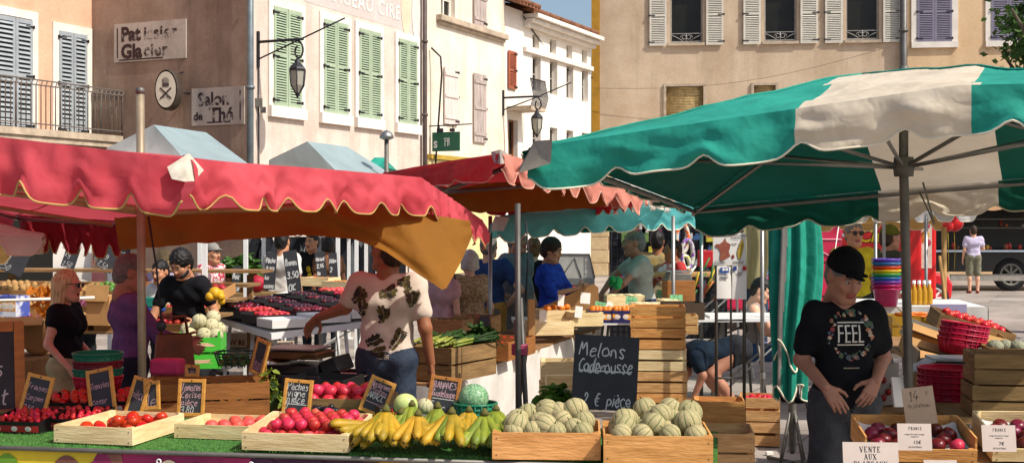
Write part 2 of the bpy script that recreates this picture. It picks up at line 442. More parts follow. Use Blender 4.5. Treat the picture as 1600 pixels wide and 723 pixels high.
# ------------------------------------------------------------------ ground
def ground_mat(name, base, base2, joint, bw, bh, rot=0., mortar=.012):
 m = bpy.data.materials.new(name); m.use_nodes = True; N, L, b = fac_tools(m)
 tc = N.new('ShaderNodeTexCoord'); mp = N.new('ShaderNodeMapping'); mp.inputs['Rotation'].default_value = (0, 0, rot)
 L.new(tc.outputs['Object'], mp.inputs[0])
 br = N.new('ShaderNodeTexBrick'); br.inputs['Scale'].default_value = 1; br.inputs['Brick Width'].default_value = bw; br.inputs['Row Height'].default_value = bh
 br.inputs['Mortar Size'].default_value = mortar; br.inputs['Mortar Smooth'].default_value = .3
 br.inputs['Color1'].default_value = lin(base); br.inputs['Color2'].default_value = lin(base2); br.inputs['Mortar'].default_value = lin(joint)
 L.new(mp.outputs[0], br.inputs['Vector'])
 nz = N.new('ShaderNodeTexNoise'); nz.inputs['Scale'].default_value = .8; nz.inputs['Detail'].default_value = 9; nz.inputs['Roughness'].default_value = .7
 L.new(tc.outputs['Object'], nz.inputs['Vector'])
 mx = N.new('ShaderNodeMix'); mx.data_type = 'RGBA'; mx.blend_type = 'MULTIPLY'; mx.inputs[0].default_value = 1
 cr = N.new('ShaderNodeValToRGB'); cr.color_ramp.elements[0].position = .3; cr.color_ramp.elements[0].color = (.5, .48, .46, 1); cr.color_ramp.elements[1].position = .66; cr.color_ramp.elements[1].color = (1.1, 1.08, 1.05, 1)
 L.new(nz.outputs['Fac'], cr.inputs[0]); L.new(br.outputs['Color'], mx.inputs[6]); L.new(cr.outputs[0], mx.inputs[7])
 L.new(mx.outputs[2], b.inputs['Base Color']); b.inputs['Roughness'].default_value = .85
 bp = N.new('ShaderNodeBump'); bp.inputs['Strength'].default_value = .25; bp.inputs['Distance'].default_value = .02
 L.new(br.outputs['Fac'], bp.inputs['Height']); bp.invert = True; L.new(bp.outputs[0], b.inputs['Normal'])
 return m
g = MB(); g.poly([(-250, -20, 0), (250, -20, 0), (250, 480, 0), (-250, 480, 0)])
tag(g.build('ground', ground_mat('stone_paving', 'A9A098', '978E87', '665E57', 2.4, 1.2, .43, .012)), kind='structure')
# ------------------------------------------------------------------ facades
UD = Vector((.418, .908)).normalized()
class Facade:
 def __init__(s, ox, oy, ux, uy, nx, ny):
  s.o = Vector((ox, oy)); s.u = Vector((ux, uy)).normalized(); s.n = Vector((nx, ny)).normalized()
  s.M = Matrix(((s.u.x, -s.n.x, 0, ox), (s.u.y, -s.n.y, 0, oy), (0, 0, 1, 0), (0, 0, 0, 1)))   # local x along, y into the wall, z up
 def hit(s, px, py, out=0.):
  o = s.o + s.n * out
  k = (px - CX) / FPX
  t = (k * o.y - o.x) / (s.u.x - k * s.u.y)
  d = o.y + t * s.u.y
  return t, Z(py, d), d
 def sx(s, px): return s.hit(px, 300)[0]
PLASTER = {}
def plaster(name, col, col2, streak='8A7F76', amt=.5):
 if name in _M: return _M[name]
 m = bpy.data.materials.new(name); m.use_nodes = True; N, L, b = fac_tools(m); _M[name] = m
 tc = N.new('ShaderNodeTexCoord')
 n1 = N.new('ShaderNodeTexNoise'); n1.inputs['Scale'].default_value = .8; n1.inputs['Detail'].default_value = 8; n1.inputs['Roughness'].default_value = .65
 mp = N.new('ShaderNodeMapping'); mp.inputs['Scale'].default_value = (1.6, 1.6, .16)
 n2 = N.new('ShaderNodeTexNoise'); n2.inputs['Scale'].default_value = 1.3; n2.inputs['Detail'].default_value = 7; n2.inputs['Roughness'].default_value = .6
 n3 = N.new('ShaderNodeTexNoise'); n3.inputs['Scale'].default_value = 14; n3.inputs['Detail'].default_value = 8; n3.inputs['Roughness'].default_value = .75
 L.new(tc.outputs['Object'], n1.inputs['Vector']); L.new(tc.outputs['Object'], mp.inputs[0]); L.new(mp.outputs[0], n2.inputs['Vector']); L.new(tc.outputs['Object'], n3.inputs['Vector'])
 r1 = N.new('ShaderNodeValToRGB'); r1.color_ramp.elements[0].position = .38; r1.color_ramp.elements[0].color = lin(col2); r1.color_ramp.elements[1].position = .6; r1.color_ramp.elements[1].color = lin(col)
 L.new(n1.outputs['Fac'], r1.inputs[0])
 r2 = N.new('ShaderNodeValToRGB'); r2.color_ramp.elements[0].position = .5; r2.color_ramp.elements[0].color = (0, 0, 0, 1); r2.color_ramp.elements[1].position = .78; r2.color_ramp.elements[1].color = (amt,) * 3 + (1,)
 L.new(n2.outputs['Fac'], r2.inputs[0])
 mx = N.new('ShaderNodeMix'); mx.data_type = 'RGBA'; L.new(r2.outputs[0], mx.inputs[0]); L.new(r1.outputs[0], mx.inputs[6]); mx.inputs[7].default_value = lin(streak)
 r3 = N.new('ShaderNodeValToRGB'); r3.color_ramp.elements[0].position = .3; r3.color_ramp.elements[0].color = (.88, .87, .86, 1); r3.color_ramp.elements[1].position = .6; r3.color_ramp.elements[1].color = (1.04, 1.04, 1.04, 1)
 L.new(n3.outputs['Fac'], r3.inputs[0])
 m2 = N.new('ShaderNodeMix'); m2.data_type = 'RGBA'; m2.blend_type = 'MULTIPLY'; m2.inputs[0].default_value = 1; L.new(mx.outputs[2], m2.inputs[6]); L.new(r3.outputs[0], m2.inputs[7])
 L.new(m2.outputs[2], b.inputs['Base Color']); b.inputs['Roughness'].default_value = .9; b.inputs['Specular IOR Level'].default_value = .15
 bp = N.new('ShaderNodeBump'); bp.inputs['Strength'].default_value = .18; bp.inputs['Distance'].default_value = .03; L.new(n3.outputs['Fac'], bp.inputs['Height']); L.new(bp.outputs[0], b.inputs['Normal'])
 return m
GLASS = mat('window_glass', '121313', .25, .5, 1.2, spec=.3, col2='26241F')
TRIMW = mat('white_trim', 'E9E1D6', .8, .12, 2, .15)
TRIMO = mat('worn_stone_trim', 'C3B19B', .85, .25, 4, .3)
ROOFT = mat('clay_roof_tiles', '8E5F45', .85, .35, 5, .4)
GREY_SH = mat('blue_grey_shutter', 'A2AAB0', .6, .16, 3, .05)
GREEN_SH = mat('green_shutter', 'A5B69B', .6, .12, 3, .05)
WHITE_SH = mat('cream_shutter', 'D8D2C4', .6, .1, 3, .05)
VIOLET_SH = mat('violet_shutter', '837D90', .6, .12, 3, .05)
RUST_SH = mat('red_shutter', 'A65C44', .6, .15, 3, .05)
OLD_SH = mat('bleached_shutter', 'BFB0A8', .8, .3, 2.5, .2, stretch=(8, 8, .8), col2='8A7E7A')
PALE_SH = mat('pale_pink_shutter', 'DCCDC6', .8, .15, 3, .1, stretch=(8, 8, 1))
OCHRE = mat('ochre_paint', 'B98A2E', .85, .2, 2, .2)
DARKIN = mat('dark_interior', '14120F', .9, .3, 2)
def wall_sheet(par, F, s0, s1, z0, z1, m, holes=(), depth=.22, name='wall'):
 """front face with real openings and reveals; thickness from the reveals, a back sheet closes the building"""
 mb = MB()
 ss = sorted({s0, s1, *[h[0] for h in holes], *[h[1] for h in holes]}); zz = sorted({z0, z1, *[h[2] for h in holes], *[h[3] for h in holes]})
 for i in range(len(ss) - 1):
  for j in range(len(zz) - 1):
   cs, cz = (ss[i] + ss[i+1]) / 2, (zz[j] + zz[j+1]) / 2
   if any(h[0] < cs < h[1] and h[2] < cz < h[3] for h in holes): continue
   mb.poly([(ss[i], 0, zz[j]), (ss[i+1], 0, zz[j]), (ss[i+1], 0, zz[j+1]), (ss[i], 0, zz[j+1])], m)
 for a, b, c, d in holes:
  mb.poly([(a, 0, c), (a, depth, c), (b, depth, c), (b, 0, c)], m); mb.poly([(a, 0, d), (b, 0, d), (b, depth, d), (a, depth, d)], m)
  mb.poly([(a, 0, c), (a, 0, d), (a, depth, d), (a, depth, c)], m); mb.poly([(b, 0, c), (b, depth, c), (b, depth, d), (b, 0, d)], m)
 return mb.build(name, m, par)
def block(par, F, s0, s1, z1, depth, m):
 """side and back walls so that the house is a volume"""
 mb = MB()
 mb.poly([(s0, 0, 0), (s0, depth, 0), (s0, depth, z1), (s0, 0, z1)], m); mb.poly([(s1, 0, 0), (s1, 0, z1), (s1, depth, z1), (s1, depth, 0)], m)
 mb.poly([(s0, depth, 0), (s1, depth, 0), (s1, depth, z1), (s0, depth, z1)], m)
 return mb.build('side_walls', m, par)
def roof(par, s0, s1, z, depth, over=.35, rise=1.4, m=None):
 mb = MB(); t = .1
 a = [(s0, -over, z), (s1, -over, z), (s1, depth / 2, z + rise), (s0, depth / 2, z + rise)]
 b = [(s0, depth + over, z), (s0, depth / 2, z + rise), (s1, depth / 2, z + rise), (s1, depth + over, z)]
 for q in (a, b):
  vs = [Vector(p) for p in q] + [Vector(p) + Vector((0, 0, t)) for p in q]
  mb.add(vs, [(0, 3, 2, 1), (4, 5, 6, 7), (0, 1, 5, 4), (1, 2, 6, 5), (2, 3, 7, 6), (3, 0, 4, 7)])
 nt = int((s1 - s0) / .22)
 for i in range(nt):         # round tile ends along the eaves
  x = s0 + (i + .5) * (s1 - s0) / nt
  mb.tube([(x, -over - .03, z + t * .9), (x, depth * .2, z + rise * .5 + t)], .085, 6)
 return mb.build('roof', m or ROOFT, par)
def leaf(par, s0, s1, z0, z1, m, out=.05, rails=(.5,), louv=22, name='shutter', boards=False, hing=True, side=1):
 """one shutter leaf in facade coordinates, standing proud of the wall"""
 mb = MB(); w = s1 - s0; h = z1 - z0; st = min(.07, w * .16); th = .035; y = -out
 cx = (s0 + s1) / 2
 if boards:
  n = 4
  for i in range(n):
   mb.box((s0 + (i + .5) * w / n, y, (z0 + z1) / 2), (w / n - .006, th, h))
  for f in (.12, .5, .88): mb.box((cx, y - .03, z0 + h * f), (w * .96, .025, .09))
 else:
  for x in (s0 + st / 2, s1 - st / 2): mb.box((x, y, (z0 + z1) / 2), (st, th, h))
  zs = [0] + list(rails) + [1]
  for i, f in enumerate(zs):
   rh = .09
   zc = z0 + f * h; zc = min(max(zc, z0 + rh / 2), z1 - rh / 2)
   mb.box((cx, y, zc), (w - 2 * st - .002, th * .96, rh))
  per = [(zs[i], zs[i+1]) for i in range(len(zs) - 1)]
  for a, b in per:
   n = max(4, int(louv * (b - a)))
   za, zb = z0 + a * h + .07, z0 + b * h - .07
   for i in range(n):
    zc = za + (i + .5) * (zb - za) / n
    mb.box((cx, y, zc), (w - 2 * st, .008, (zb - za) / n * 1.15), R=RX(rad(-38)))
 o = mb.build(name, m, par)
 if not boards:
  kb = MB(); kb.box((cx, y + th * .42, (z0 + z1) / 2), (w - 2 * st, .004, h - .1)); kb.build('backing', mat('shutter_gap', '3A3F3A', .9, .1, 3), o)
 if hing:
  xs = s0 if side < 0 else s1
  for f in (.06, .5, .94):
   hb = MB(); hb.box((xs - side * .09, y - .024, z0 + h * f), (.2, .012, .035)); hb.box((xs + side * .02, y - .01, z0 + h * f), (.04, .05, .07)); hb.build('hinge', IRON, o)
 return o
def surround(par, s0, s1, z0, z1, m, w=.16, sill=.2, out=.02):
 mb = MB()
 mb.box((s0 - w / 2, -out, (z0 + z1) / 2), (w, out * 2 + .01, z1 - z0)); mb.box((s1 + w / 2, -out, (z0 + z1) / 2), (w, out * 2 + .01, z1 - z0))
 mb.box(((s0 + s1) / 2, -out, z1 + w / 2), (s1 - s0 + 2 * w, out * 2 + .012, w)); mb.box(((s0 + s1) / 2, -out - .03, z0 - sill / 2), (s1 - s0 + 2 * w, out * 2 + .07, sill))
 return mb.build('window_surround', m, par)
def house(name, label, F):
 t = thing(name, label, 'building'); t.matrix_world = F.M; return t
def window(par, s0, s1, z0, z1, fm, depth=.2, bars=(1, 2), name='window'):
 mb = MB(); w = .06; y = depth - .03
 for x in (s0 + w / 2, s1 - w / 2): mb.box((x, y, (z0 + z1) / 2), (w, .06, z1 - z0))
 for zc in (z0 + w / 2, z1 - w / 2): mb.box(((s0 + s1) / 2, y, zc), (s1 - s0 - 2 * w - .002, .058, w))
 for i in range(1, bars[0] + 1): mb.box((s0 + (s1 - s0) * i / (bars[0] + 1), y, (z0 + z1) / 2), (.06, .054, z1 - z0 - 2 * w))
 for i in range(1, bars[1] + 1): mb.box(((s0 + s1) / 2, y, z0 + (z1 - z0) * i / (bars[1] + 1)), (s1 - s0 - 2 * w, .04, .03))
 o = mb.build(name, fm, par)
 gb = MB(); gb.poly([(s0, y + .02, z0), (s1, y + .02, z0), (s1, y + .02, z1), (s0, y + .02, z1)])
 gb.build('glass', GLASS, o)
 return o
# ------------------------------------------------------------------ the houses
CORN = V(-5.45, 26.6)
NL = (.908, -.418); NB = (-.418, -.908)
Fg = Facade(CORN.x, CORN.y, .418, .908, *NL)
BW = CORN + Vector((-.908, .418)) * 4.26
Fb = Facade(BW.x, BW.y, .908, -.418, *NB)
Fs = Facade(BW.x, BW.y, .418, .908, *NL)
def rect(F, x0, y0, x1, y1):            # pixel corner pairs (upper, lower) -> facade rectangle
 s0, zt, _ = F.hit(x0, y0); s1, zb, _ = F.hit(x1, y1)
 return s0, s1, zb, zt
# --- salmon house
P_SAL = plaster('salmon_plaster', 'E0B498', 'D6A488', 'C09880', .35)
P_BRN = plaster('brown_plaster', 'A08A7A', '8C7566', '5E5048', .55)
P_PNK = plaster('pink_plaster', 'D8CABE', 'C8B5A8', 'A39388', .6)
P_CRM = plaster('cream_plaster', 'E6DCCD', 'D8CBB9', 'B5A592', .55)
P_WHT = plaster('white_plaster', 'F0EAE0', 'E6DED2', 'C4B9AE', .4)
P_BEI = plaster('beige_plaster', 'CEB9A0', 'BDA68C', '9A866F', .55)
P_TAN = plaster('tan_plaster', 'DCBE98', 'D0B08A', 'B0946E', .4)
h = house('salmon_house', 'salmon plastered house with blue grey shutters and an iron balcony', Fs)
wall_sheet(h, Fs, -9, 0, 0, 10.5, P_SAL); block(h, Fs, -9, 0, 10.5, 9, P_SAL); roof(h, -9, 0, 10.5, 9)
s0, zt, _ = Fs.hit(90, 48); s1, _, _ = Fs.hit(133, 55); zb = 3.78
mid = (s0 + s1) / 2
surround(h, s0, s1, zb, zt, TRIMW, .17, .06)
leaf(h, s0, mid - .006, zb, zt, GREY_SH, rails=(.14, .5), side=-1); leaf(h, mid + .006, s1, zb, zt, GREY_SH, rails=(.14, .5), side=1)
off = Fs.hit(3, 30)[0] - s0
surround(h, s0 + off - .45, s1 + off - .05, zb, zt + .12, TRIMW, .17, .06)
leaf(h, mid + off - .1, s1 + off - .05, zb, zt + .1, GREY_SH, rails=(.14, .5), side=1); leaf(h, s0 + off - .45, mid + off - .11, zb, zt + .1, GREY_SH, rails=(.14, .5), side=-1)
# shop front on the ground floor
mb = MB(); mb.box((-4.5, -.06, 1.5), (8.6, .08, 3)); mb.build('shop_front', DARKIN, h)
mb = MB(); mb.box((-4.5, -.14, 2.95), (8.8, .2, .35)); mb.build('fascia_board', mat('brown_paint', '6A4A38', .6), h)
# balcony (its own child of the house)
bm_ = MB(); bs0, bs1 = -9, Fs.hit(195, 200, .95)[0] - .05
bz = Z(213, Fs.hit(195, 213, .95)[2])
bm_.box(((bs0 + bs1) / 2, -.48, bz - .07), (bs1 - bs0, .94, .14)); bm_.box(((bs0 + bs1) / 2, -.5, bz - .2), (bs1 - bs0 - .1, .8, .12))
bal = bm_.build('balcony', TRIMO, h)
rb = MB(); rt = bz + .98
for zz in (rt, rt - .1, bz + .1): rb.box(((bs0 + bs1) / 2, -.93, zz), (bs1 - bs0, .035, .025)); rb.box((bs1, -.5, zz), (.035, .86, .025))
n = int((bs1 - bs0) / .13)
for i in range(n + 1):
 x = bs0 + i * (bs1 - bs0) / n
 rb.tube([(x, -.93, bz), (x, -.93, rt - .1), (x + .04, -.93, rt - .02)], .012 if i % 9 else .02, 5)
for i in range(6): rb.tube([(bs1, -.9 + i * .15, bz), (bs1, -.9 + i * .15, rt)], .011, 5)
rb.build('balcony_railing', mat('railing_iron', '6F6660', .6), bal)
# --- house with the brown gable end and the pink front with green shutters
h = house('pink_house', 'house with brown painted side wall and pink front with four green shuttered windows', Fg)
L1 = Fg.hit(664, 100)[0]
wins = []
for (xa, ya, xb, yb) in ((425, 12, 468, 166), (504, 34, 541, 180), (559, 50, 592, 187), (621, 66, 649, 195)):
 a, zt, d = Fg.hit(xa, ya); b, zb, _ = Fg.hit(xb, yb + 2)
 wins.append((a, b))
z0w = Z(168, Fg.hit(447, 168)[2]); z1w = Z(15, Fg.hit(447, 15)[2])
gs = sum(b - a for a, b in wins) / 4
front = wall_sheet(h, Fg, 0, L1, 0, 10.5, P_PNK)
for i, (a, b) in enumerate(wins):
 surround(h, a, b, z0w, z1w, TRIMW, .16, .24)
 m_ = (a + b) / 2
 leaf(h, a, m_ - .006, z0w, z1w, GREEN_SH, rails=(.52,), louv=34, side=-1); leaf(h, m_ + .006, b, z0w, z1w, GREEN_SH, rails=(.52,), louv=34, side=1)
mb = MB()
vs = [Vector((0, 0, 0)), Vector((0, 0, 10.5)), Vector((0, 9, 10.5)), Vector((0, 9, 0))]
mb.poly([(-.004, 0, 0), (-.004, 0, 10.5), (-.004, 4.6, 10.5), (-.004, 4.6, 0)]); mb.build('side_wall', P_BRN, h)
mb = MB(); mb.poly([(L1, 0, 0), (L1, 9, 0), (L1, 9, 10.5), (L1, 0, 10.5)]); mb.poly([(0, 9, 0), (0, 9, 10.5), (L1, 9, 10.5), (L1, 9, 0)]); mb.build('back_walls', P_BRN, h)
roof(h, -.1, L1 + .05, 10.5, 9)
# grey painted band with the ghost lettering
FAD = bpy.data.materials.new('faded_letter_paint'); FAD.use_nodes = True
def faded(name, col, under, lo=.46, hi=.56, scale=5.):
 m = bpy.data.materials.new(name); m.use_nodes = True; N, L, b = fac_tools(m)
 tc = N.new('ShaderNodeTexCoord'); nz = N.new('ShaderNodeTexNoise'); nz.inputs['Scale'].default_value = scale; nz.inputs['Detail'].default_value = 8; nz.inputs['Roughness'].default_value = .7
 L.new(tc.outputs['Object'], nz.inputs['Vector'])
 r = N.new('ShaderNodeValToRGB'); r.color_ramp.elements[0].position = lo; r.color_ramp.elements[0].color = lin(under); r.color_ramp.elements[1].position = hi; r.color_ramp.elements[1].color = lin(col)
 L.new(nz.outputs['Fac'], r.inputs[0]); L.new(r.outputs[0], b.inputs['Base Color']); b.inputs['Roughness'].default_value = .9
 return m
bpy.data.materials.remove(FAD)
mb = MB()
zb_ = z1w + .24
mb.poly([(wins[0][0] - .3, -.005, z1w + .62), (wins[0][1] + .3, -.005, z1w + .28), (L1 - .25, -.005, zb_), (L1 - .25, -.005, 10), (wins[0][0] - .3, -.005, 10)])
band = mb.build('painted_band', plaster('grey_band_paint', 'C9BFBA', 'BEB3AD', 'AFA49E', .35), h)
lb = MB()
def wall_text(mb, txt, F, s, z, size, y=-.012, bold=0., spacing=1., m=None, align='LEFT', shear=0):
 vs, fs = text_pts(txt, size, align, shear, spacing, bold)
 mb.add([(s + v.x, y, z + v.y) for v in vs], fs, m)
a, zt, d = Fg.hit(488, 9)
wall_text(lb, 'CIRAGEAU CIRE', Fg, a, z1w + .62, .5, bold=.012, spacing=1.12)
wall_text(lb, 'SE', Fg, Fg.hit(596, 3)[0], z1w + 1.2, .5, bold=.012)
lb.build('ghost_lettering', faded('faded_white_paint', 'DDD6D2', 'CBC1BC', .4, .6, 3), h)
sh = MB(); c1 = Fg.hit(634, 15)
for k, (ds, dz, rx, rz_) in enumerate(((0, 0, .26, .75), (.52, -.12, .22, .7))):
 pts = [(c1[0] + ds + rx * math.cos(t), -.013 - k * .003, c1[1] + .1 + dz + rz_ * math.sin(t)) for t in [2 * PI * i / 28 for i in range(28)]]
 sh.poly(pts, mat('cream_ghost', 'D9C6AC', .9, .1, 2) if k == 0 else mat('white_ghost', 'DCD4CC', .9, .1, 2))
sh.build('painted_ovals', None, h)
# signs painted on the brown wall: panels in the side wall's own frame
def wall_panel(name, label, x0, y0, x1, y1):
 a, zt, _ = Fb.hit(x0, y0); b, zb, _ = Fb.hit(x1, y1)
 t = thing(name, label, 'sign'); t.matrix_world = Fb.M
 mb = MB(); mb.box(((a + b) / 2, -.02, (zt + zb) / 2), (b - a, .03, zt - zb))
 mb.build('panel', plaster('sign_whitewash', 'BDB2A8', 'ADA197', '8C8078', .6), t)
 return t, a, b, zb, zt
FADB = faded('worn_brown_lettering', '3A2422', 'B0A59B', .33, .42, 4.2)
FADB2 = faded('very_worn_lettering', '3A2B28', 'B0A59B', .45, .52, 6)
t, a, b, zb, zt = wall_panel('painted_sign', 'faded white painted sign reading Patissier Glacier on the brown wall', 180, 39, 292, 91)
w_, h_ = b - a, zt - zb
lb = MB()
wall_text(lb, 'Pat', Fb, a + w_ * .1, zb + h_ * .7, h_ * .5, y=-.038, bold=.02); wall_text(lb, 'Gla', Fb, a + w_ * .1, zb + h_ * .25, h_ * .5, y=-.038, bold=.02)
for q in ((a + w_ * .05, zb + h_ * .5, .03, h_ * .78), ): lb.box((q[0], -.037, q[1]), (q[2], .004, q[3]))
lb.box((a + w_ * .38, -.037, zb + h_ * .05), (w_ * .62, .004, .03))
lb.build('lettering', FADB, t)
lb = MB(); wall_text(lb, 'issier', Fb, a + w_ * .42, zb + h_ * .7, h_ * .46, y=-.038, bold=.012, spacing=1.1); wall_text(lb, 'cier', Fb, a + w_ * .42, zb + h_ * .25, h_ * .46, y=-.038, bold=.012, spacing=1.1)
lb.build('worn_lettering', FADB2, t)
t, a, b, zb, zt = wall_panel('painted_sign', 'worn white painted sign reading Salon de The beside the drainpipe', 301, 139, 383, 194)
w_, h_ = b - a, zt - zb
lb = MB(); wall_text(lb, 'Salon', Fb, a + w_ * .12, zb + h_ * .68, h_ * .48, y=-.038, bold=.014); wall_text(lb, 'de', Fb, a + w_ * .04, zb + h_ * .24, h_ * .3, y=-.038, bold=.01); wall_text(lb, 'Thé', Fb, a + w_ * .34, zb + h_ * .26, h_ * .5, y=-.038, bold=.014)
lb.box((b - .1, -.037, (zb + zt) / 2), (.03, .004, h_ * .8)); lb.box((a + w_ * .6, -.037, zb + .06), (w_ * .6, .004, .03))
lb.build('lettering', faded('half_worn_lettering', '35262A', 'B0A59B', .41, .48, 5), t)
# the oval pastry sign
s_, z_, d_ = Fb.hit(264, 141, .45)
pt = Fb.o + Fb.u * s_ + Fb.n * .45
t = thing('oval_sign', 'oval shop sign with a chef hat over crossed rolling pins', 'sign', (pt.x, pt.y, z_), rz=rad(-14))
N_ = 40
def oval(r1, r2, y): return [(r1 * math.cos(2 * PI * i / N_), y, r2 * math.sin(2 * PI * i / N_)) for i in range(N_)]
mb = MB(); R1, R2 = .26, .41
rings = [oval(R1, R2, -.13), oval(R1 * 1.06, R2 * 1.04, -.1), oval(R1 * 1.06, R2 * 1.04, .1), oval(R1, R2, .13)]
vs = sum(rings, []); fs = [(k * N_ + i, k * N_ + (i + 1) % N_, (k + 1) * N_ + (i + 1) % N_, (k + 1) * N_ + i) for k in range(3) for i in range(N_)]
mb.add(vs, fs, None, None, True); mb.build('rim', mat('sign_rim', '4A4038', .5, .2, 6), t)
mb = MB(); mb.poly(oval(R1 * .9, R2 * .92, -.135)[::-1]); mb.poly(oval(R1, R2, .132)); mb.build('face', mat('sign_face', 'CDC3B2', .5, .1, 4), t)
mb = MB(); dk = mat('sign_emblem', '4A403C', .7)
mb.prism([(-.075, .0), (.075, .0), (.075, .08), (-.075, .08)], .004, dk, TM((0, -.139, .06), RX(PI / 2))); mb.ball((0, -.14, .19), (.085, .006, .07), mat('hat_grey', '8D8478', .7)); mb.box((0, -.139, .1), (.13, .004, .1), mat('hat_grey', '8D8478', .7))
for sg in (-1, 1): mb.box((0, -.142, -.08), (.34, .006, .035), dk, R=RY(sg * rad(42)))
for sg in (-1, 1): mb.box((sg * .07, -.139, -.16), (.1, .004, .012), dk)
mb.build('emblem', None, t)
mb = MB(); mb.tube([(0, .1, 0), (.3, .45, -.05)], .02, 6); mb.tube([(0, .1, .3), (.1, .5, .45)], .015, 6); mb.build('bracket', IRON, t)
# drainpipes
def pipe(label, F, px, ztop, zbot, r=.06, out=.1, m=STEEL, bends=None):
 s, _, d = F.hit(px, 200, out); p = F.o + F.u * s + F.n * out
 mb = MB(); mb.tube([(0, 0, zbot), (0, 0, ztop)], r, 10); t = mb.build('drainpipe', m, None, (p.x, p.y, 0)); tag(t, label, 'drainpipe')
 cb = MB()
 for z in np.arange(zbot + .8, ztop, 1.9): cb.lathe([(r, z - .03), (r * 1.35, z - .03), (r * 1.35, z + .03), (r, z + .03)], 10); cb.box((0, .05, z), (.03, .1, .03))
 cb.build('pipe_clamp', m, t); return t
pipe('grey zinc drainpipe at the corner of the brown wall', Fg, 391, 10.4, .1, .07, .12, mat('zinc_pipe', '7C878C', .5, .2, 5, metal=.5))
pipe('dark drainpipe between the pink front and the cream house', Fg, 664, 10.4, .1, .06, .12, mat('dark_pipe', '5B4F4C', .6, .2, 5))
# --- cream house
L0, L2 = L1 + .02, Fg.hit(789, 100)[0]
h = house('cream_house', 'cream plastered house with bleached board shutters and a stone ledge', Fg)
w1 = rect(Fg, 689, -60, 711, 30)
wall_sheet(h, Fg, L0, L2, 0, 11.5, P_CRM, [w1])
block(h, Fg, L0, L2, 11.5, 9, P_CRM); roof(h, L0, L2, 11.5, 9)
window(h, *w1, TRIMW, bars=(1, 2))
a, b, zb, zt = rect(Fg, 738, -50, 757, 44); leaf(h, a, b, zb, zt, OLD_SH, boards=True)
zl = Z(42, Fg.hit(730, 42)[2])
mb = MB(); mb.box((L0 + (L2 - L0) * .55, -.09, zl), ((L2 - L0) * .86, .18, .16)); mb.box((L0 + (L2 - L0) * .55, -.05, zl - .12), ((L2 - L0) * .84, .1, .08)); mb.build('ledge', TRIMO, h, bevel=.02)
a, b, zb, zt = rect(Fg, 692, 104, 713, 196); leaf(h, a, b, zb, zt, PALE_SH, boards=True)
a, b, zb, zt = rect(Fg, 738, 114, 757, 224); leaf(h, a, b, zb, zt, OLD_SH, boards=True)
zy = Z(238, Fg.hit(720, 238)[2])
mb = MB(); mb.box(((L0 + L2) / 2 - .3, -.07, zy - .2), (L2 - L0 - .8, .12, .12), mat('yellow_fascia', 'B99A3E', .7, .2, 3)); mb.box(((L0 + L2) / 2 - .3, -.03, zy - 1.8), (L2 - L0 - .8, .05, 3.05), mat('pale_yellow_wall', 'DCCB93', .85, .15, 2)); mb.build('shop_front', None, h)
# --- the narrow house and the long white house further down the street
L3 = Fg.hit(817, 100)[0]; L4 = Fg.hit(923, 100)[0]
h = house('narrow_house', 'narrow white house with one red shutter and a small iron balcony', Fg)
zt4 = Z(14, Fg.hit(805, 14)[2])
dr = rect(Fg, 794, 186, 809, 300); dr = (dr[0], dr[1], max(0.02, dr[2] - 2), dr[3])
wall_sheet(h, Fg, L2 + .02, L3, 0, zt4, P_WHT, [dr]); block(h, Fg, L2 + .02, L3, zt4, 8, P_WHT); roof(h, L2 - .1, L3 + .1, zt4, 8, .55)
window(h, *dr, mat('brown_door', '8A5A36', .6, .2, 4), bars=(1, 3), name='door')
a, b, zb, zt = rect(Fg, 790, 78, 802, 140); leaf(h, a + .1, b + .1, zb, zt, RUST_SH)
zz = Z(172, Fg.hit(805, 172)[2]); a, b = L2 + .1, L3 - .1
mb = MB(); mb.box(((a + b) / 2, -.4, zz), (b - a, .8, .12)); bl = mb.build('balcony', TRIMO, h)
mb = MB()
for i in range(14): x = a + i * (b - a) / 13; mb.tube([(x, -.78, zz), (x + .05, -.86, zz + .35), (x, -.78, zz + .85)], .014, 5)
mb.box(((a + b) / 2, -.78, zz + .86), (b - a, .04, .03)); mb.build('balcony_railing', IRON, bl)
h = house('long_white_house', 'long white house with a moulded cornice and a row of tall windows', Fg)
ztw = 8.22
holes = []; wspec = []
for (x0, x1) in ((832, 845), (859, 871), (885, 896), (909, 919)):
 c = Fg.hit((x0 + x1) / 2, 100)[2]
 a, b = Fg.sx(x0), Fg.sx(x1)
 for (ya, yb) in ((88, 142), (195, 236)):
  dd = Fg.hit(838, 100)[2]
  holes.append((a, b, Z(yb, dd), Z(ya - 12 if ya == 75 else ya, dd))); wspec.append(holes[-1])
 holes.append((a, b - .1, ztw - .88, ztw - .42)); wspec.append(holes[-1])
wall_sheet(h, Fg, L3 + .02, L4, 0, ztw, P_WHT, holes, .25); block(h, Fg, L3 + .02, L4, ztw, 8, P_WHT); roof(h, L3, L4, ztw + .1, 8, .3, .8)
for q in wspec: window(h, *q, mat('grey_window_frame', 'B5AEA4', .7), depth=.22, bars=(1, 4 if q[3] - q[2] > 1.3 else 1))
mb = MB()
for (dz, o_) in ((-.1, .5), (-.24, .35), (-.36, .2)): mb.box(((L3 + L4) / 2 + .02, -o_ / 2, ztw + dz + .1), (L4 - L3 - .02, o_, .12))
mb.box(((L3 + L4) / 2, -.06, ztw - 1.02), (L4 - L3 - .04, .12, .14)); mb.build('cornice', TRIMW, h)
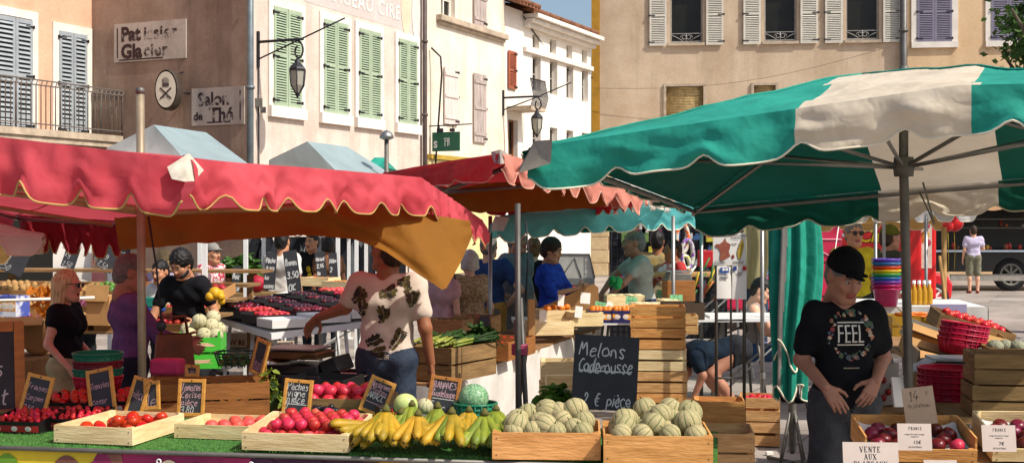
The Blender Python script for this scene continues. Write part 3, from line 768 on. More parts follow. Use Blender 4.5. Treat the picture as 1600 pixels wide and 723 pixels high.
# --- the beige house facing the square
Fr = Facade(X(925, 45.6), 45.6, 1, -.12, -.12, -1)
h = house('beige_house', 'beige plastered house with cream open shutters and an ochre corner strip', Fr)
SR = Fr.sx(1417); H_ = 12.5
holes = []; W3 = []
zb3 = Z(66, Fr.hit(1140, 66)[2])
for (x0, x1) in ((1047, 1098), (1194, 1245), (1322, 1374)):
 holes.append((Fr.sx(x0), Fr.sx(x1), zb3, zb3 + 2.05)); W3.append(holes[-1])
low = []
for (x0, x1) in ((1041, 1099), (1178, 1212)):
 zt_ = Z(135, Fr.hit(1070, 135)[2]); low.append((Fr.sx(x0), Fr.sx(x1), zt_ - 1.6, zt_))
door_h = (Fr.sx(985), Fr.sx(1060), .02, 2.6)
wall_sheet(h, Fr, 0, SR, 0, H_, P_BEI, holes + low + [door_h], .28); block(h, Fr, 0, SR, H_, 10, P_BEI); roof(h, -.2, SR, H_, 10)
for q in W3:
 window(h, *q, mat('dark_frame', 'A6A098', .6), depth=.26, bars=(0, 0))
 w_ = .62
 leaf(h, q[0] - w_ - .1, q[0] - .12, q[2] - .1, q[3], WHITE_SH, out=.07, rails=(.5,), louv=30, side=-1)
 leaf(h, q[1] + .12, q[1] + w_ + .1, q[2] - .1, q[3], WHITE_SH, out=.07, rails=(.5,), louv=30, side=1)
 mb = MB(); zc = q[2]; xm = (q[0] + q[1]) / 2; ww = q[1] - q[0]
 for z in (zc + .05, zc + .33): mb.box((xm, .04, z), (ww, .02, .02))
 for sg in (-1, 1):
  mb.tube([(xm + sg * (ww * .08 + .12 * math.cos(t) * (1 - t / 12)), .04, zc + .19 + .1 * math.sin(t) * (1 - t / 12)) for t in [k * .5 for k in range(15)]], .012, 5)
  mb.tube([(xm + sg * ww * .5, .04, zc + .3), (xm + sg * ww * .3, .04, zc + .2), (xm + sg * ww * .12, .04, zc + .08)], .012, 5)
 mb.tube([(xm, .04, zc + .05), (xm, .04, zc + .33)], .014, 5)
 mb.build('window_guard', mat('guard_iron', 'A9A6A2', .6), h)
 mb = MB(); mb.box((xm, -.05, zc - .06), (ww + .14, .12, .1)); mb.build('window_sill', TRIMO, h)
for q in low:
 surround(h, *q, TRIMO, .09, .08, .03)
 mb = MB()
 for i in range(30): mb.tube([(q[0], .1, q[3] - .03 - i * .055), (q[1], .1, q[3] - .03 - i * .055)], .028, 6)
 mb.build('roller_blind', mat('straw_blind', 'C0A673', .8, .3, 8), h)
mb = MB(); mb.box((.13, -.012, H_ / 2 + 1.9), (.3, .02, H_ - 4.2)); mb.build('corner_strip', OCHRE, h)
# stone pier and pale panels of the ground floor
STONE = mat('pier_stone', 'D2BB95', .9, .2, 3, .5, col2='B89E76')
mb = MB(); pz = 0
for i in range(9):
 hh = .46; dx = .03 if i % 2 else 0
 mb.box((.25 + dx / 2, -.06, pz + hh / 2), (.66 + dx, .14, hh - .015)); pz += hh
mb.build('stone_pier', STONE, h, bevel=.015)
mb = MB(); mb.box((1.0, -.04, 1.45), (.72, .07, 2.8)); mb.build('door_panel', mat('pale_door', 'C9BEB6', .6, .1, 3), h)
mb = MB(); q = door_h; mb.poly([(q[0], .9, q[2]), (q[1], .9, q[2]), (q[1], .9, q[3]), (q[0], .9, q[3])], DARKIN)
for i in range(5): mb.box(((q[0] + q[1]) / 2, .6, .5 + i * .45), (q[1] - q[0], .4, .03), mat('shelf_grey', '6D6A66', .7))
mb.build('shop_opening', None, h)
for k in range(30):     # goods on the shelves inside are part of that dark shop
 pass
s_ = Fr.sx(1412)
pipe('grey rainwater pipe between the beige and the tan house', Fr, 1412, 12.4, .1, .12, .16, mat('rain_pipe', '6B6866', .5, .2, 5, metal=.4))
h = house('tan_house', 'tan plastered house with violet grey shutters in white surrounds', Fr)
wall_sheet(h, Fr, SR + .02, SR + 12, 0, 12, P_TAN); block(h, Fr, SR + .02, SR + 12, 12, 10, P_TAN); roof(h, SR + .02, SR + 12, 12, 10)
zb4 = Z(66, Fr.hit(1460, 66)[2])
for (x0, x1) in ((1433, 1487), (1549, 1603)):
 a, b = Fr.sx(x0), Fr.sx(x1); m_ = (a + b) / 2
 surround(h, a, b, zb4, zb4 + 2.1, TRIMW, .2, .2); leaf(h, a, m_ - .006, zb4, zb4 + 2.1, VIOLET_SH, rails=(.5,), louv=30, side=-1); leaf(h, m_ + .006, b, zb4, zb4 + 2.1, VIOLET_SH, rails=(.5,), louv=30, side=1)
# --- wall lanterns
def lantern(label, F, px, py, reach, tip, sc=1.):
 s, z, d = F.hit(px, py, .02); p = F.o + F.u * s
 t = thing('wall_lantern', label, 'lamp', (p.x, p.y, z), rz=math.atan2(F.n.y, F.n.x))    # local x outward from the wall
 mb = MB()
 mb.box((.03, 0, -.15), (.04, .06, .75))
 mb.tube([(.03, 0, 0), (reach, 0, 0)], .03, 8); mb.tube([(.03, 0, -.36), (reach * .9, 0, -.02), (tip, 0, .36)], .018, 8)
 for i in range(14): mb.tube([(.1 + i * reach * .06, -.03, -.03), (.1 + i * reach * .06 + .05, .03, .03)], .012, 5)
 q = [(reach - .12 + .13 * math.cos(a_) * (1 - .035 * i), 0, -.24 + .2 * math.sin(a_) * (1 - .035 * i)) for i, a_ in enumerate([PI / 2 - k * .42 for k in range(15)])]
 mb.tube(q, .02, 6)
 mb.build('bracket', IRON, t)
 lx = reach - .14; zt_ = -.45
 mb = MB(); mb.tube([(lx, 0, zt_ + .12), (lx, 0, zt_)], .02, 6)
 mb.lathe([(.02, zt_ + .06), (.05, zt_ + .03), (.07, zt_ - .03), (.17, zt_ - .13), (.19, zt_ - .17), (.185, zt_ - .2)], 6, c=(lx, 0, 0), smooth=False)
 for k in range(6):
  w = PI / 3 * k
  mb.tube([(lx + .18 * math.cos(w), .18 * math.sin(w), zt_ - .19), (lx + .15 * math.cos(w), .15 * math.sin(w), zt_ - .5), (lx + .04 * math.cos(w), .04 * math.sin(w), zt_ - .68)], .012, 5)
 mb.lathe([(.05, zt_ - .66), (.045, zt_ - .7), (.01, zt_ - .76)], 8, c=(lx, 0, 0))
 mb.build('lantern_cage', IRON, t)
 mb = MB(); mb.lathe([(.165, zt_ - .2), (.138, zt_ - .5), (.04, zt_ - .66)], 6, c=(lx, 0, 0), smooth=False)
 mb.build('lantern_glass', mat('lantern_glass_pale', 'B9B6A8', .25, .1, 3, transl=.3), t)
 t.scale = (sc,) * 3
 return t
lantern('iron wall lantern with scrolled bracket in front of the green shutters', Fg, 403, 66, 1.15, 2.15)
lantern('smaller iron lantern on a bracket at the end of the cream house', Fg, 786, 153, 1.25, 2.2, 1.0)
# wall cable and box under the first lantern
s, z, d = Fg.hit(404, 105, .03); p = Fg.o + Fg.u * s + Fg.n * .03
mb = MB(); mb.tube([(0, 0, z), (0.01, 0, z - 2.9)], .015, 6); t = mb.build('lamp_cable', IRON, None, (p.x, p.y, 0)); tag(t, 'black cable with junction boxes running down below the lantern', 'cable')
mb = MB(); mb.box((0, -.02, z - .75), (.16, .1, .18)); mb.box((.1, -.02, z - .9), (.1, .1, .12)); mb.build('junction_box', mat('box_grey', '6D6862', .6), t)
# hanging green shop sign
s, z, d = Fg.hit(676, 203, .1); p = Fg.o + Fg.u * s
t = thing('hanging_sign', 'dark green shop sign hanging from an iron bar on the cream house', 'sign', (p.x, p.y, z), rz=math.atan2(Fg.n.y, Fg.n.x))
mb = MB(); mb.box((.5, 0, -.32), (.8, .05, .5)); mb.build('board', mat('sign_green', '1F5A44', .5, .1, 4), t)
mb = MB(); mb.tube([(0, 0, .1), (1.25, 0, .12)], .018, 6); mb.tube([(.3, 0, .1), (.3, 0, -.07)], .015, 5); mb.tube([(.7, 0, .1), (.7, 0, -.07)], .015, 5); mb.box((.32, 0, -.02), (.16, .08, .1)); mb.box((.68, 0, -.02), (.12, .07, .08)); mb.build('bracket', IRON, t)
mb = MB(); Mx = TM((.5, -.028, -.34), RX(PI / 2))
vs, fs = text_pts('S', .24, 'CENTER', 0, 1, .01); mb.add([(v.x - .3, v.y - .06, 0) for v in vs], fs, CHALK, Mx)
for q in ((.02, .1, .16, .02), (-.02, 0, .02, .2), (.06, 0, .02, .2), (.1, .02, .02, .2), (.04, .04, .1, .02)): mb.box((q[0], q[1], 0), (q[2], q[3], .002), CHALK, M=Mx)
mb.build('lettering', None, t)
s, z, d = Fg.hit(674, 75, .06); p = Fg.o + Fg.u * s + Fg.n * .06
mb = MB(); mb.tube([(0, 0, z), (.25, -.1, z - .25), (.28, -.1, z - .7), (.1, 0, z - 3.2), (.08, 0, z - 4.6)], .025, 6); tag(mb.build('wall_cable', IRON, None, (p.x, p.y, 0)), 'looped black cable hanging on the cream wall beside the drainpipe', 'cable')
# overhead cables
for lab, a, b, sag in (('overhead cable sloping from the cornice to the ochre corner', P(818, 26, 39), P(926, 122, 45.4), .5), ('thin overhead wire strung across the beige house', P(926, 138, 45.3), P(1395, 72, 43.7), .5)):
 pts = [a.lerp(b, i / 12) + Vector((0, 0, -sag * math.sin(PI * i / 12))) for i in range(13)]
 mb = MB(); mb.tube(pts, (.022 if 'cornice' in lab else .006), 5); tag(mb.build('overhead_cable', IRON), lab, 'cable')
# ------------------------------------------------------------------ cloth roofs of the stalls
def cloth(name, col, col2=None, transl=.35, bump=.5, rough=.75, scale=2.2, inner=None):
 if name in _M: return _M[name]
 m = mat(name, col, rough, .16, scale, 0, spec=.2, transl=transl, col2=col2)
 N, L, b = fac_tools(m)
 tc = N.new('ShaderNodeTexCoord')
 n1 = N.new('ShaderNodeTexNoise'); n1.inputs['Scale'].default_value = 1.7; n1.inputs['Detail'].default_value = 2; n1.inputs['Distortion'].default_value = .5
 n2 = N.new('ShaderNodeTexNoise'); n2.inputs['Scale'].default_value = 9; n2.inputs['Detail'].default_value = 2; n2.inputs['Distortion'].default_value = .2
 L.new(tc.outputs['Object'], n1.inputs['Vector']); L.new(tc.outputs['Object'], n2.inputs['Vector'])
 ad = N.new('ShaderNodeMath'); ad.operation = 'MULTIPLY_ADD'; ad.inputs[1].default_value = .35; L.new(n2.outputs['Fac'], ad.inputs[0]); L.new(n1.outputs['Fac'], ad.inputs[2])
 bp = N.new('ShaderNodeBump'); bp.inputs['Strength'].default_value = bump; bp.inputs['Distance'].default_value = .09; L.new(ad.outputs[0], bp.inputs['Height']); L.new(bp.outputs[0], b.inputs['Normal'])
 if inner:       # underside shade painted in as a darker back-face colour
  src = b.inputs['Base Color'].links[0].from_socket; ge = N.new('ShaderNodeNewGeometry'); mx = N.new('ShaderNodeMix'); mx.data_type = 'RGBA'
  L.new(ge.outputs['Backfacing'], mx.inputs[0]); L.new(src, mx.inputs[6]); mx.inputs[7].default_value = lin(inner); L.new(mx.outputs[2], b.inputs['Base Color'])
 return m
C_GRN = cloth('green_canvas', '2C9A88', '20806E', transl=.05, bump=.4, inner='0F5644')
C_CRM = cloth('cream_canvas', 'E2D6C2', 'D2C2AA', transl=.25, bump=.45)
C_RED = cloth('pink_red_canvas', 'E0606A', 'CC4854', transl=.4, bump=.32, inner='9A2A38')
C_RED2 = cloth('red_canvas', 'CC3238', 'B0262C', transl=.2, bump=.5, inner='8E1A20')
C_OCH = cloth('ochre_canvas', '94621E', '7E521A', transl=.26, bump=.4)
C_TEAL = cloth('teal_canvas', '74CDCD', '5FBBBD', transl=.5, bump=.5)
C_SAL = cloth('salmon_canvas', 'D9907E', 'CC8070', transl=.3, bump=.4)
C_WHT = cloth('white_canvas', 'F0EDE8', 'E6E2DC', transl=.6, bump=.3)
C_BLU = cloth('blue_grey_canvas', 'A2B4B8', '96A8AC', transl=.3, bump=.25)
TRIMB = mat('hem_tape', 'E8DFC8', .7, .1, 9)
TRIMY = mat('yellow_hem_tape', 'B89A5A', .7, .1, 9)
def polyl(pts, t):
 pts = [Vector(p) for p in pts]; n = len(pts) - 1
 if n == 1: return pts[0].lerp(pts[1], t)
 ls = [0]
 for i in range(n): ls.append(ls[-1] + (pts[i+1] - pts[i]).length)
 x = t * ls[-1]
 for i in range(n):
  if x <= ls[i+1] + 1e-9:
   f = (x - ls[i]) / (ls[i+1] - ls[i]); p0, p1, p2, p3 = pts[max(0, i-1)], pts[i], pts[i+1], pts[min(n, i+2)]
   return p1.lerp(p2, f)
 return pts[-1]
def plen(pts): return sum((Vector(pts[i+1]) - Vector(pts[i])).length for i in range(len(pts) - 1))
def canopy(name, label, bot, right, top, left, peak, mfn, edges, n=64, bulge=1.5, sag=.02, frame=True, hub=None, group=None, seedv=0, origin=None, framem=STEEL, trim=TRIMB, hubdrop=.5, peak_uv=(.5, .5)):
 """Coons patch between four edge polylines, raised to a peak; edges = dict side -> (height, scallops, matfn, amp)"""
 c00, c10, c11, c01 = [Vector(p) for p in (bot[0], bot[-1], right[-1], left[-1])]
 ctr = (c00 + c10 + c11 + c01) / 4
 org = Vector(origin) if origin else Vector((ctr.x, ctr.y, 0))
 t = thing(name, label, 'market canopy', org, group=group)
 pu, pv = peak_uv
 def base(u, v):
  return polyl(bot, u) * (1 - v) + polyl(top, u) * v + polyl(left, v) * (1 - u) + polyl(right, v) * u - (c00 * (1-u) * (1-v) + c10 * u * (1-v) + c01 * (1-u) * v + c11 * u * v)
 def f(u, v):
  p = base(u, v)
  a = (u - pu) / (1 - pu) if u > pu else (pu - u) / pu
  b = (v - pv) / (1 - pv) if v > pv else (pv - v) / pv
  mm = max(a, b); h = peak * (1 - mm ** bulge)
  edge = min(1, (1 - mm) * 6)
  s = -sag * math.sin(PI * min(1, mm)) * (1 - abs(a - b)) * 2 + .03 * sn(u * 2.3, v * 2.3 + seedv, 7) * edge + .02 * sn(u * 5 + seedv, v * 5, seedv) * edge + .012 * sn(u * 14, v * 14 + seedv, 3) * edge - .032 * abs(sn(u * 5 + v * 2.5, v * 4 - u * 2, seedv + 4)) * edge
  return p + Vector((0, 0, h + s)) - org
 mb = MB(); mb.grid(f, n, n, None, mfn); mb.build('canopy', None, t)
 for q in ((0, 0), (1, 0), (1, 1), (0, 1)):
  K = 24; mb = MB(); mb.tube([f(pu + (q[0] - pu) * i / K, pv + (q[1] - pv) * i / K) + Vector((0, 0, .003)) for i in range(K + 1)], .007, 5); mb.build('seam', mfn(.5 + .48 * (q[0] - .5), .5 + .48 * (q[1] - .5)), t)
 sides = {'b': (bot, (0, -1)), 'r': (right, (1, 0)), 't': (top, (0, 1)), 'l': (left, (-1, 0))}
 for sd, spec in edges.items():
  hv, ns, mf, amp = spec[:4]; pl = spec[4] if len(spec) > 4 else sides[sd[0]][0]; L = plen(pl); nu = max(60, int(ns * 16)); nv = 9
  mid = polyl(pl, .5); out = (mid - ctr);
  dirv = (Vector(pl[-1]) - Vector(pl[0])); out = out - dirv * (out.dot(dirv) / dirv.length_squared); out.z = 0; out.normalize()
  def vf(u, v, pl=pl, out=out, ns=ns, hv=hv, amp=amp):
   p = polyl(pl, u) - org
   c = .5 + .5 * math.cos(2 * PI * (ns * u + .13 * math.sin(2 * PI * ns * u)))
   hh = hv * (1 - amp * c ** 1.4) * (1 + .1 * sn(u * 7, seedv, 5))
   w = .09 * v * sn(u * ns * .9, v * .7, seedv) + .022 * v * math.sin(2 * PI * ns * u * 1.0 + 2 * sn(u * 5, 0, 2)) + .012 * sn(u * ns * 3, v * 2, seedv + 2) - .05 * v * abs(sn(u * ns * 1.3 + v * 1.6, v * 2.2, seedv + 6)) + .02 * sn(u * ns * 2.2 - v * 2, v * 3, seedv + 9) * min(1, v * 3)
   return p + out * (.012 + w + .03 * math.sin(v * 2)) + Vector((0, 0, -hh * v))
  vb = MB(); vb.grid(vf, nu, nv, None, (lambda u, v, mf=mf: mf(u, v)), flip=sd[0] in 'br'); vb.build('valance', None, t)
  tb = MB(); tb.tube([vf(i / nu, 1.0) for i in range(nu + 1)], .0055, 5); tb.build('hem_tape', trim, t)
 if frame:
  for pl in (bot, right, top, left):
   mb = MB(); K = 6
   mb.tube([polyl(pl, i / K) * .985 + ctr * .015 - org + Vector((0, 0, -.035)) for i in range(K + 1)], .016, 6); mb.build('frame_tube', framem, t)
  if hub is not None:
   hb = Vector(hub) - org
   for q in ((0, 0), (1, 0), (1, 1), (0, 1)):
    e = f(*q) + Vector((0, 0, -.05)); mb = MB(); mb.tube([f(pu, pv) + Vector((0, 0, -.06)), f(.5 * pu + .5 * q[0], .5 * pv + .5 * q[1]) + Vector((0, 0, -.06)), e], .014, 6); mb.build('rib', framem, t)
   for q in ((.25, .25), (.75, .25), (.75, .75), (.25, .75), (.5, .12), (.5, .88), (.12, .5), (.88, .5)):
    e = f(*q) + Vector((0, 0, -.06)); mb = MB(); mb.tube([hb, e], .012, 6); mb.build('strut', framem, t)
   mb = MB(); mb.lathe([(.03, -.05), (.055, -.05), (.06, 0), (.055, .06), (.03, .06)], 12, c=hb); mb.build('hub', STEELD, t)
 return t, f, org
def patch(t, org, pts, m, name='corner_patch'):
 """little reinforced corner cap: a low pyramid of cloth, corner = first point"""
 a = Vector(pts[0]) - org; rest = [Vector(p) - org for p in pts[1:]]
 mb = MB(); mb.add([a] + rest, [(0, i, i + 1) for i in range(1, len(rest))], m, None, True); return mb.build(name, m, t)
# --- the big green and cream parasol
NLg, NRg, FLg, FRg = P(832, 230, 6.6), V(3.05, 5.235, 2.53), V(1.30, 9.2, 2.045), V(4.25, 7.835, 2.3)
fmid = V(2.66, 8.55, 2.17)
nmid = NLg.lerp(NRg, .64); nmid.z = 2.555
def gm(u, v): return C_CRM if .40 + .02 * (1 - v) < u < .635 + .03 * (1 - v) else C_GRN
def gm_b(u, v): return C_CRM if .42 < u < .665 else C_GRN
def gm_t(u, v): return C_CRM if .40 < u < .635 else C_GRN
G_ = lambda u, v: C_GRN
HUBG = P(1412, 262, 7.3)
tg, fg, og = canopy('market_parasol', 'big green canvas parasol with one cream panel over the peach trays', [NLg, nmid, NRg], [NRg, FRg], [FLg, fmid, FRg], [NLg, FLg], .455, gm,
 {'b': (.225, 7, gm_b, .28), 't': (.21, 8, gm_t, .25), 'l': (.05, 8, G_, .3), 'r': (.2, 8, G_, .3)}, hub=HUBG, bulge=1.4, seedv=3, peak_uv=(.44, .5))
mb = MB(); base = P(1426, 640, 7.3); base.z = .02; topm = Vector((HUBG.x, HUBG.y, 2.83))
mb.tube([base - og, HUBG - og, topm - og], .026, 10); mb.build('mast', STEELD, tg)
mb = MB(); mb.box(base - og + V(0, 0, .03), (.7, .7, .06)); mb.box(base - og + V(0, 0, .12), (.12, .12, .2)); mb.build('foot', STEELD, tg)
mb = MB(); mb.tube([P(1442, 285, 7.2) - og, P(1460, 350, 7.1) - og, P(1437, 300, 7.25) - og], .006, 5); mb.build('cord', mat('cord_grey', '8F8A80', .8), tg)
pa = MB(); u_ = (NRg - NLg).normalized(); v_ = (FLg - NLg).normalized()
cp = NLg - og + V(-.02, -.03, .012)
pa.add([cp + V(.03, .03, .02), cp + u_ * .13 + V(0, -.06, .01), cp + u_ * .12 + V(0, -.1, -.11), cp + V(-.05, -.08, -.15), cp + V(-.1, 0, -.1) + v_ * .13, cp + V(-.05, 0, .01) + v_ * .15], [(0, 1, 2), (0, 2, 3), (0, 3, 4), (0, 4, 5)], None, None, True)
pa.build('corner_patch', mat('grey_patch', 'A09683', .8, .2, 9), tg)
mb = MB(); lb = P(1440, 297, 8.6) - og      # small faded label on the inner cream panel
mb.poly([lb + V(-.12, 0, -.07), lb + V(.12, -.05, -.07), lb + V(.12, -.05, .07), lb + V(-.12, 0, .07)]); mb.build('sewn_label', mat('label_grey', '8E897E', .8, .3, 12), tg)
# --- the pink red canopy over the front stall
Bp, Cp, Dp = P(295, 249, 6.2), P(655, 277, 8.0), P(752, 344, 9.9)
Ap = V(-4.6, 7.0, 2.52); Am = P(0, 214, 6.42)
Ep = V(-4.1, 10.6, 2.0); Em = P(190, 345, 10.2)
R_ = lambda u, v: C_RED
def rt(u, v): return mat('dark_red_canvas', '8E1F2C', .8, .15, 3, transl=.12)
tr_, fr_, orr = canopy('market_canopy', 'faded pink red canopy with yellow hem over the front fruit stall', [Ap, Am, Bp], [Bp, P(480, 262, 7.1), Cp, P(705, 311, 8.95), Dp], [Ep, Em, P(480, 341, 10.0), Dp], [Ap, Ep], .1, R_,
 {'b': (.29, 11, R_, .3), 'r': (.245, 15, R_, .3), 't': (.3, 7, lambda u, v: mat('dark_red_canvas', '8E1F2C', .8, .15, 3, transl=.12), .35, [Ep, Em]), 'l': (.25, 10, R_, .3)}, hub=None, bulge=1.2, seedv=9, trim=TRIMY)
cp = Bp - orr; ub = (Am - Bp).normalized(); vb_ = (P(480, 262, 7.1) - Bp).normalized()
mb = MB(); mb.add([cp + V(0, -.0, .03), cp + ub * .1 + V(0, -.05, -.05), cp + ub * .07 + V(0, -.07, -.105), cp + V(0, -.075, -.11), cp + vb_ * .07 + V(.0, -.07, -.105), cp + vb_ * .1 + V(0.02, -.05, -.05)], [(0, 1, 2), (0, 2, 3), (0, 3, 4), (0, 4, 5)], None, None, True)
mb.build('corner_patch', mat('worn_white_patch', 'CFC5B4', .85, .3, 14), tr_)
# inner rails of the frame
for a, b in ((P(0, 300, 8.2), P(225, 333, 7.5)), (P(0, 290, 7.4), P(210, 325, 7.1)), (P(-40, 318, 9.6), P(175, 352, 9.6)), (P(190, 350, 9.5), P(480, 318, 8.6)), (P(480, 318, 8.6), P(700, 330, 8.9)), (P(225, 333, 7.46), P(655, 318, 8.3))):
 mb = MB(); mb.tube([a - orr, b - orr], .018, 6); mb.build('inner_rail', mat('worn_rail', 'A9845A', .5, .2, 6), tr_)
# the ochre back cloth hanging from the far side of the canopy
def drape(t, org, top, bot, m, name='back_cloth', fold=.02, nu=60, nv=12):
 def f(u, v):
  p = polyl(top, u).lerp(polyl(bot, u), v)
  return p - org + V(0, fold * 2 * sn(u * 9, v * 2, 4) * (.3 + v), .01 * sn(u * 20, v * 5, 1)) + V(0, 0, -.03 * math.sin(PI * v) * sn(u * 6, 2, 2))
 mb = MB(); mb.grid(f, nu, nv, m); return mb.build(name, m, t)
drape(tr_, orr, [P(178, 340, 9.0), P(330, 330, 8.5), P(500, 320, 8.0), P(620, 326, 7.95), P(735, 345, 8.4)],
  [P(188, 391, 9.0), P(330, 378, 8.4), P(470, 367, 8.0), P(548, 372, 7.9), P(598, 390, 7.8), P(694, 456, 7.75), P(720, 410, 8.0), P(738, 368, 8.4)], C_OCH, 'back_cloth', .03)
mb = MB(); pm = P(224, 640, 7.46); pt_ = Vector((X(219, 7.46), 7.46, 2.72))
mb.tube([Vector((pm.x, pm.y, .02)) - orr, pt_ - orr], .024, 10); mb.build('mast', mat('brass_mast', 'A2927A', .45, .2, 6, metal=.4), tr_)
mb = MB(); mb.lathe([(.024, 0), (.027, 0), (.027, .03), (0, .04)], 10, c=pt_ - orr - V(0, 0, .03)); mb.build('mast_cap', STEELD, tr_); mb = MB(); mb.box(Vector((pm.x, pm.y, .03)) - orr, (.5, .5, .06)); mb.build('mast_foot', STEELD, tr_)
a = P(232, 338, 7.45); b = P(252, 500, 7.4)
mb = MB(); mb.tube([a - orr, a.lerp(b, .5) - orr + V(.01, 0, 0), b - orr], .006, 5); mb.ball(b - orr - V(0, 0, .03), (.03, .03, .035), IRON); mb.build('hanging_hook', mat('cord_brown', '6B4A35', .8), tr_)
# --- the red canopy in the middle
Km = P(782, 240, 9.2)
Lm, Rm, Fm = P(600, 270, 12.2), P(1000, 300, 11.4), P(830, 318, 14.0)
R2 = lambda u, v: C_RED2
OC = lambda u, v: C_OCH
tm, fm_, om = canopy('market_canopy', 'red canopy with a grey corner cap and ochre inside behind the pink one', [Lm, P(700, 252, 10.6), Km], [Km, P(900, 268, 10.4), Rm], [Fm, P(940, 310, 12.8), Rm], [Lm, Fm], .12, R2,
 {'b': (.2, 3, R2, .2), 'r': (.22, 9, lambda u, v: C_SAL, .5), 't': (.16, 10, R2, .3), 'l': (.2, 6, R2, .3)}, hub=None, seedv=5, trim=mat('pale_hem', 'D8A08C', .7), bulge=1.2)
cp = Km - om; ul = (P(700, 252, 10.6) - Km).normalized(); ur = (P(900, 268, 10.4) - Km).normalized()
mb = MB(); mb.add([cp + V(0, 0, .03), cp + ul * .24 + V(0, -.03, .02), cp + ul * .16 + V(0, -.07, -.06), cp + V(0, -.09, -.08), cp + ur * .16 + V(0, -.05, -.05), cp + ur * .2], [(0, 1, 2), (0, 2, 3), (0, 3, 4), (0, 4, 5)], None, None, True)
mb.build('corner_patch', mat('grey_cap', 'A8998E', .7, .3, 9), tm)
drape(tm, om, [P(690, 300, 11.5), P(760, 285, 11.3), P(860, 284, 11.2), P(950, 288, 11.2)], [P(690, 318, 11.5), P(740, 332, 11.3), P(860, 330, 11.2), P(950, 322, 11.2)], C_OCH, 'back_cloth', .02)
for a, b in ((P(690, 300, 11), P(790, 262, 9.6)), (P(640, 300, 11.6), P(750, 268, 10)), (P(700, 300, 10.6), P(960, 280, 11))):
 mb = MB(); mb.tube([a - om, b - om], .02, 6); mb.build('inner_rail', STEELD, tm)
# --- salmon and white canopy peeping out behind the green parasol
t3, f3, o3 = canopy('market_canopy', 'small salmon and white striped canopy with zigzag hem behind the green parasol', [P(915, 290, 12.2), P(985, 298, 12)], [P(985, 298, 12), P(1060, 318, 14)], [P(960, 300, 15), P(1060, 318, 14)], [P(915, 290, 12.2), P(960, 300, 15)], .2,
 lambda u, v: C_WHT if u > .45 else C_SAL, {'b': (.17, 5, lambda u, v: C_SAL, .6), 'r': (.13, 9, lambda u, v: C_WHT if u > .25 else C_SAL, .7)}, n=20, hub=None, seedv=2)
# --- teal canopy
Tn0, Tn1 = P(774, 340, 12.6), P(1112, 322, 13.6)
t4, f4, o4 = canopy('market_canopy', 'low teal canopy with white piping over the cheese and fruit stall', [Tn0, P(940, 326, 13.0), Tn1], [Tn1, P(1105, 322, 16.5)], [P(830, 338, 15.5), P(1105, 322, 16.5)], [Tn0, P(830, 338, 15.5)], .16,
 lambda u, v: C_TEAL, {'b': (.24, 8, lambda u, v: C_TEAL, .3), 't': (.24, 8, lambda u, v: C_GRN, .3), 'l': (.2, 5, lambda u, v: C_TEAL, .3), 'r': (.2, 5, lambda u, v: C_TEAL, .3)}, hub=None, seedv=4, n=30)
cp = Tn0 - o4
mb = MB(); mb.add([cp + V(0, 0, .02), cp + V(.14, -.02, 0), cp + V(.08, -.07, -.13), cp + V(-.04, -.05, -.13), cp + V(-.03, .1, -.05)], [(0, 1, 2), (0, 2, 3), (0, 3, 4)], None, None, True); mb.build('corner_patch', C_WHT, t4)
for (px, d) in ((766, 12.7), (1052, 13.2), (1096, 14.0)):
 q = P(px, 350, d); mb = MB(); mb.tube([V(q.x, q.y, .0) - o4, V(q.x, q.y, 2.0) - o4], .02, 8); mb.build('pole', STEEL, t4)
# --- white canopies far over on the square
WS = lambda u, v: C_WHT if int(u * 9) % 2 == 0 else mat('grey_stripe_canvas', 'BDB5A8', .8, .1, 3, transl=.3)
t5, f5, o5 = canopy('market_canopy', 'white scalloped canopy of the bucket stall seen under the green parasol', [P(1232, 322, 15), P(1528, 318, 14.2)], [P(1528, 318, 14.2), P(1490, 326, 18)], [P(1270, 328, 18.5), P(1490, 326, 18)], [P(1232, 322, 15), P(1270, 328, 18.5)], .3,
 WS, {'b': (.2, 9, WS, .4), 't': (.3, 6, lambda u, v: mat('tan_canvas', 'C49A5A', .8, .1, 3, transl=.3), .3)}, n=24, hub=None, seedv=8)
for px, d in ((1368, 14.6), (1381, 14.9), (1447, 14.4), (1250, 15.2)):
 q = P(px, 350, d); mb = MB(); mb.tube([V(q.x, q.y, 0) - o5, V(q.x, q.y, 2.05) - o5], .02, 8); mb.build('pole', STEEL, t5)
# --- cream parasol corner by the vegetable crates
t6, f6, o6 = canopy('market_parasol', 'cream cloth parasol corner drooping beside the vegetable crates', [V(-6.2, 9.6, 1.95), P(68, 366, 9.6)], [P(68, 366, 9.6), P(20, 372, 12)], [V(-6.6, 12, 1.95), P(20, 372, 12)], [V(-6.2, 9.6, 1.95), V(-6.6, 12, 1.95)], .25,
 lambda u, v: C_WHT, {'b': (.16, 9, lambda u, v: C_WHT, .5), 'r': (.14, 6, lambda u, v: C_CRM, .4), 't': (.25, 6, lambda u, v: mat('tan_canvas', 'C49A5A', .8, .1, 3, transl=.3), .4)}, n=20, hub=None, seedv=6)
mb = MB(); mb.tube([V(-5.0, 10.8, 0) - o6, V(-5.0, 10.8, 2.2) - o6], .025, 8); mb.build('mast', STEELD, t6)
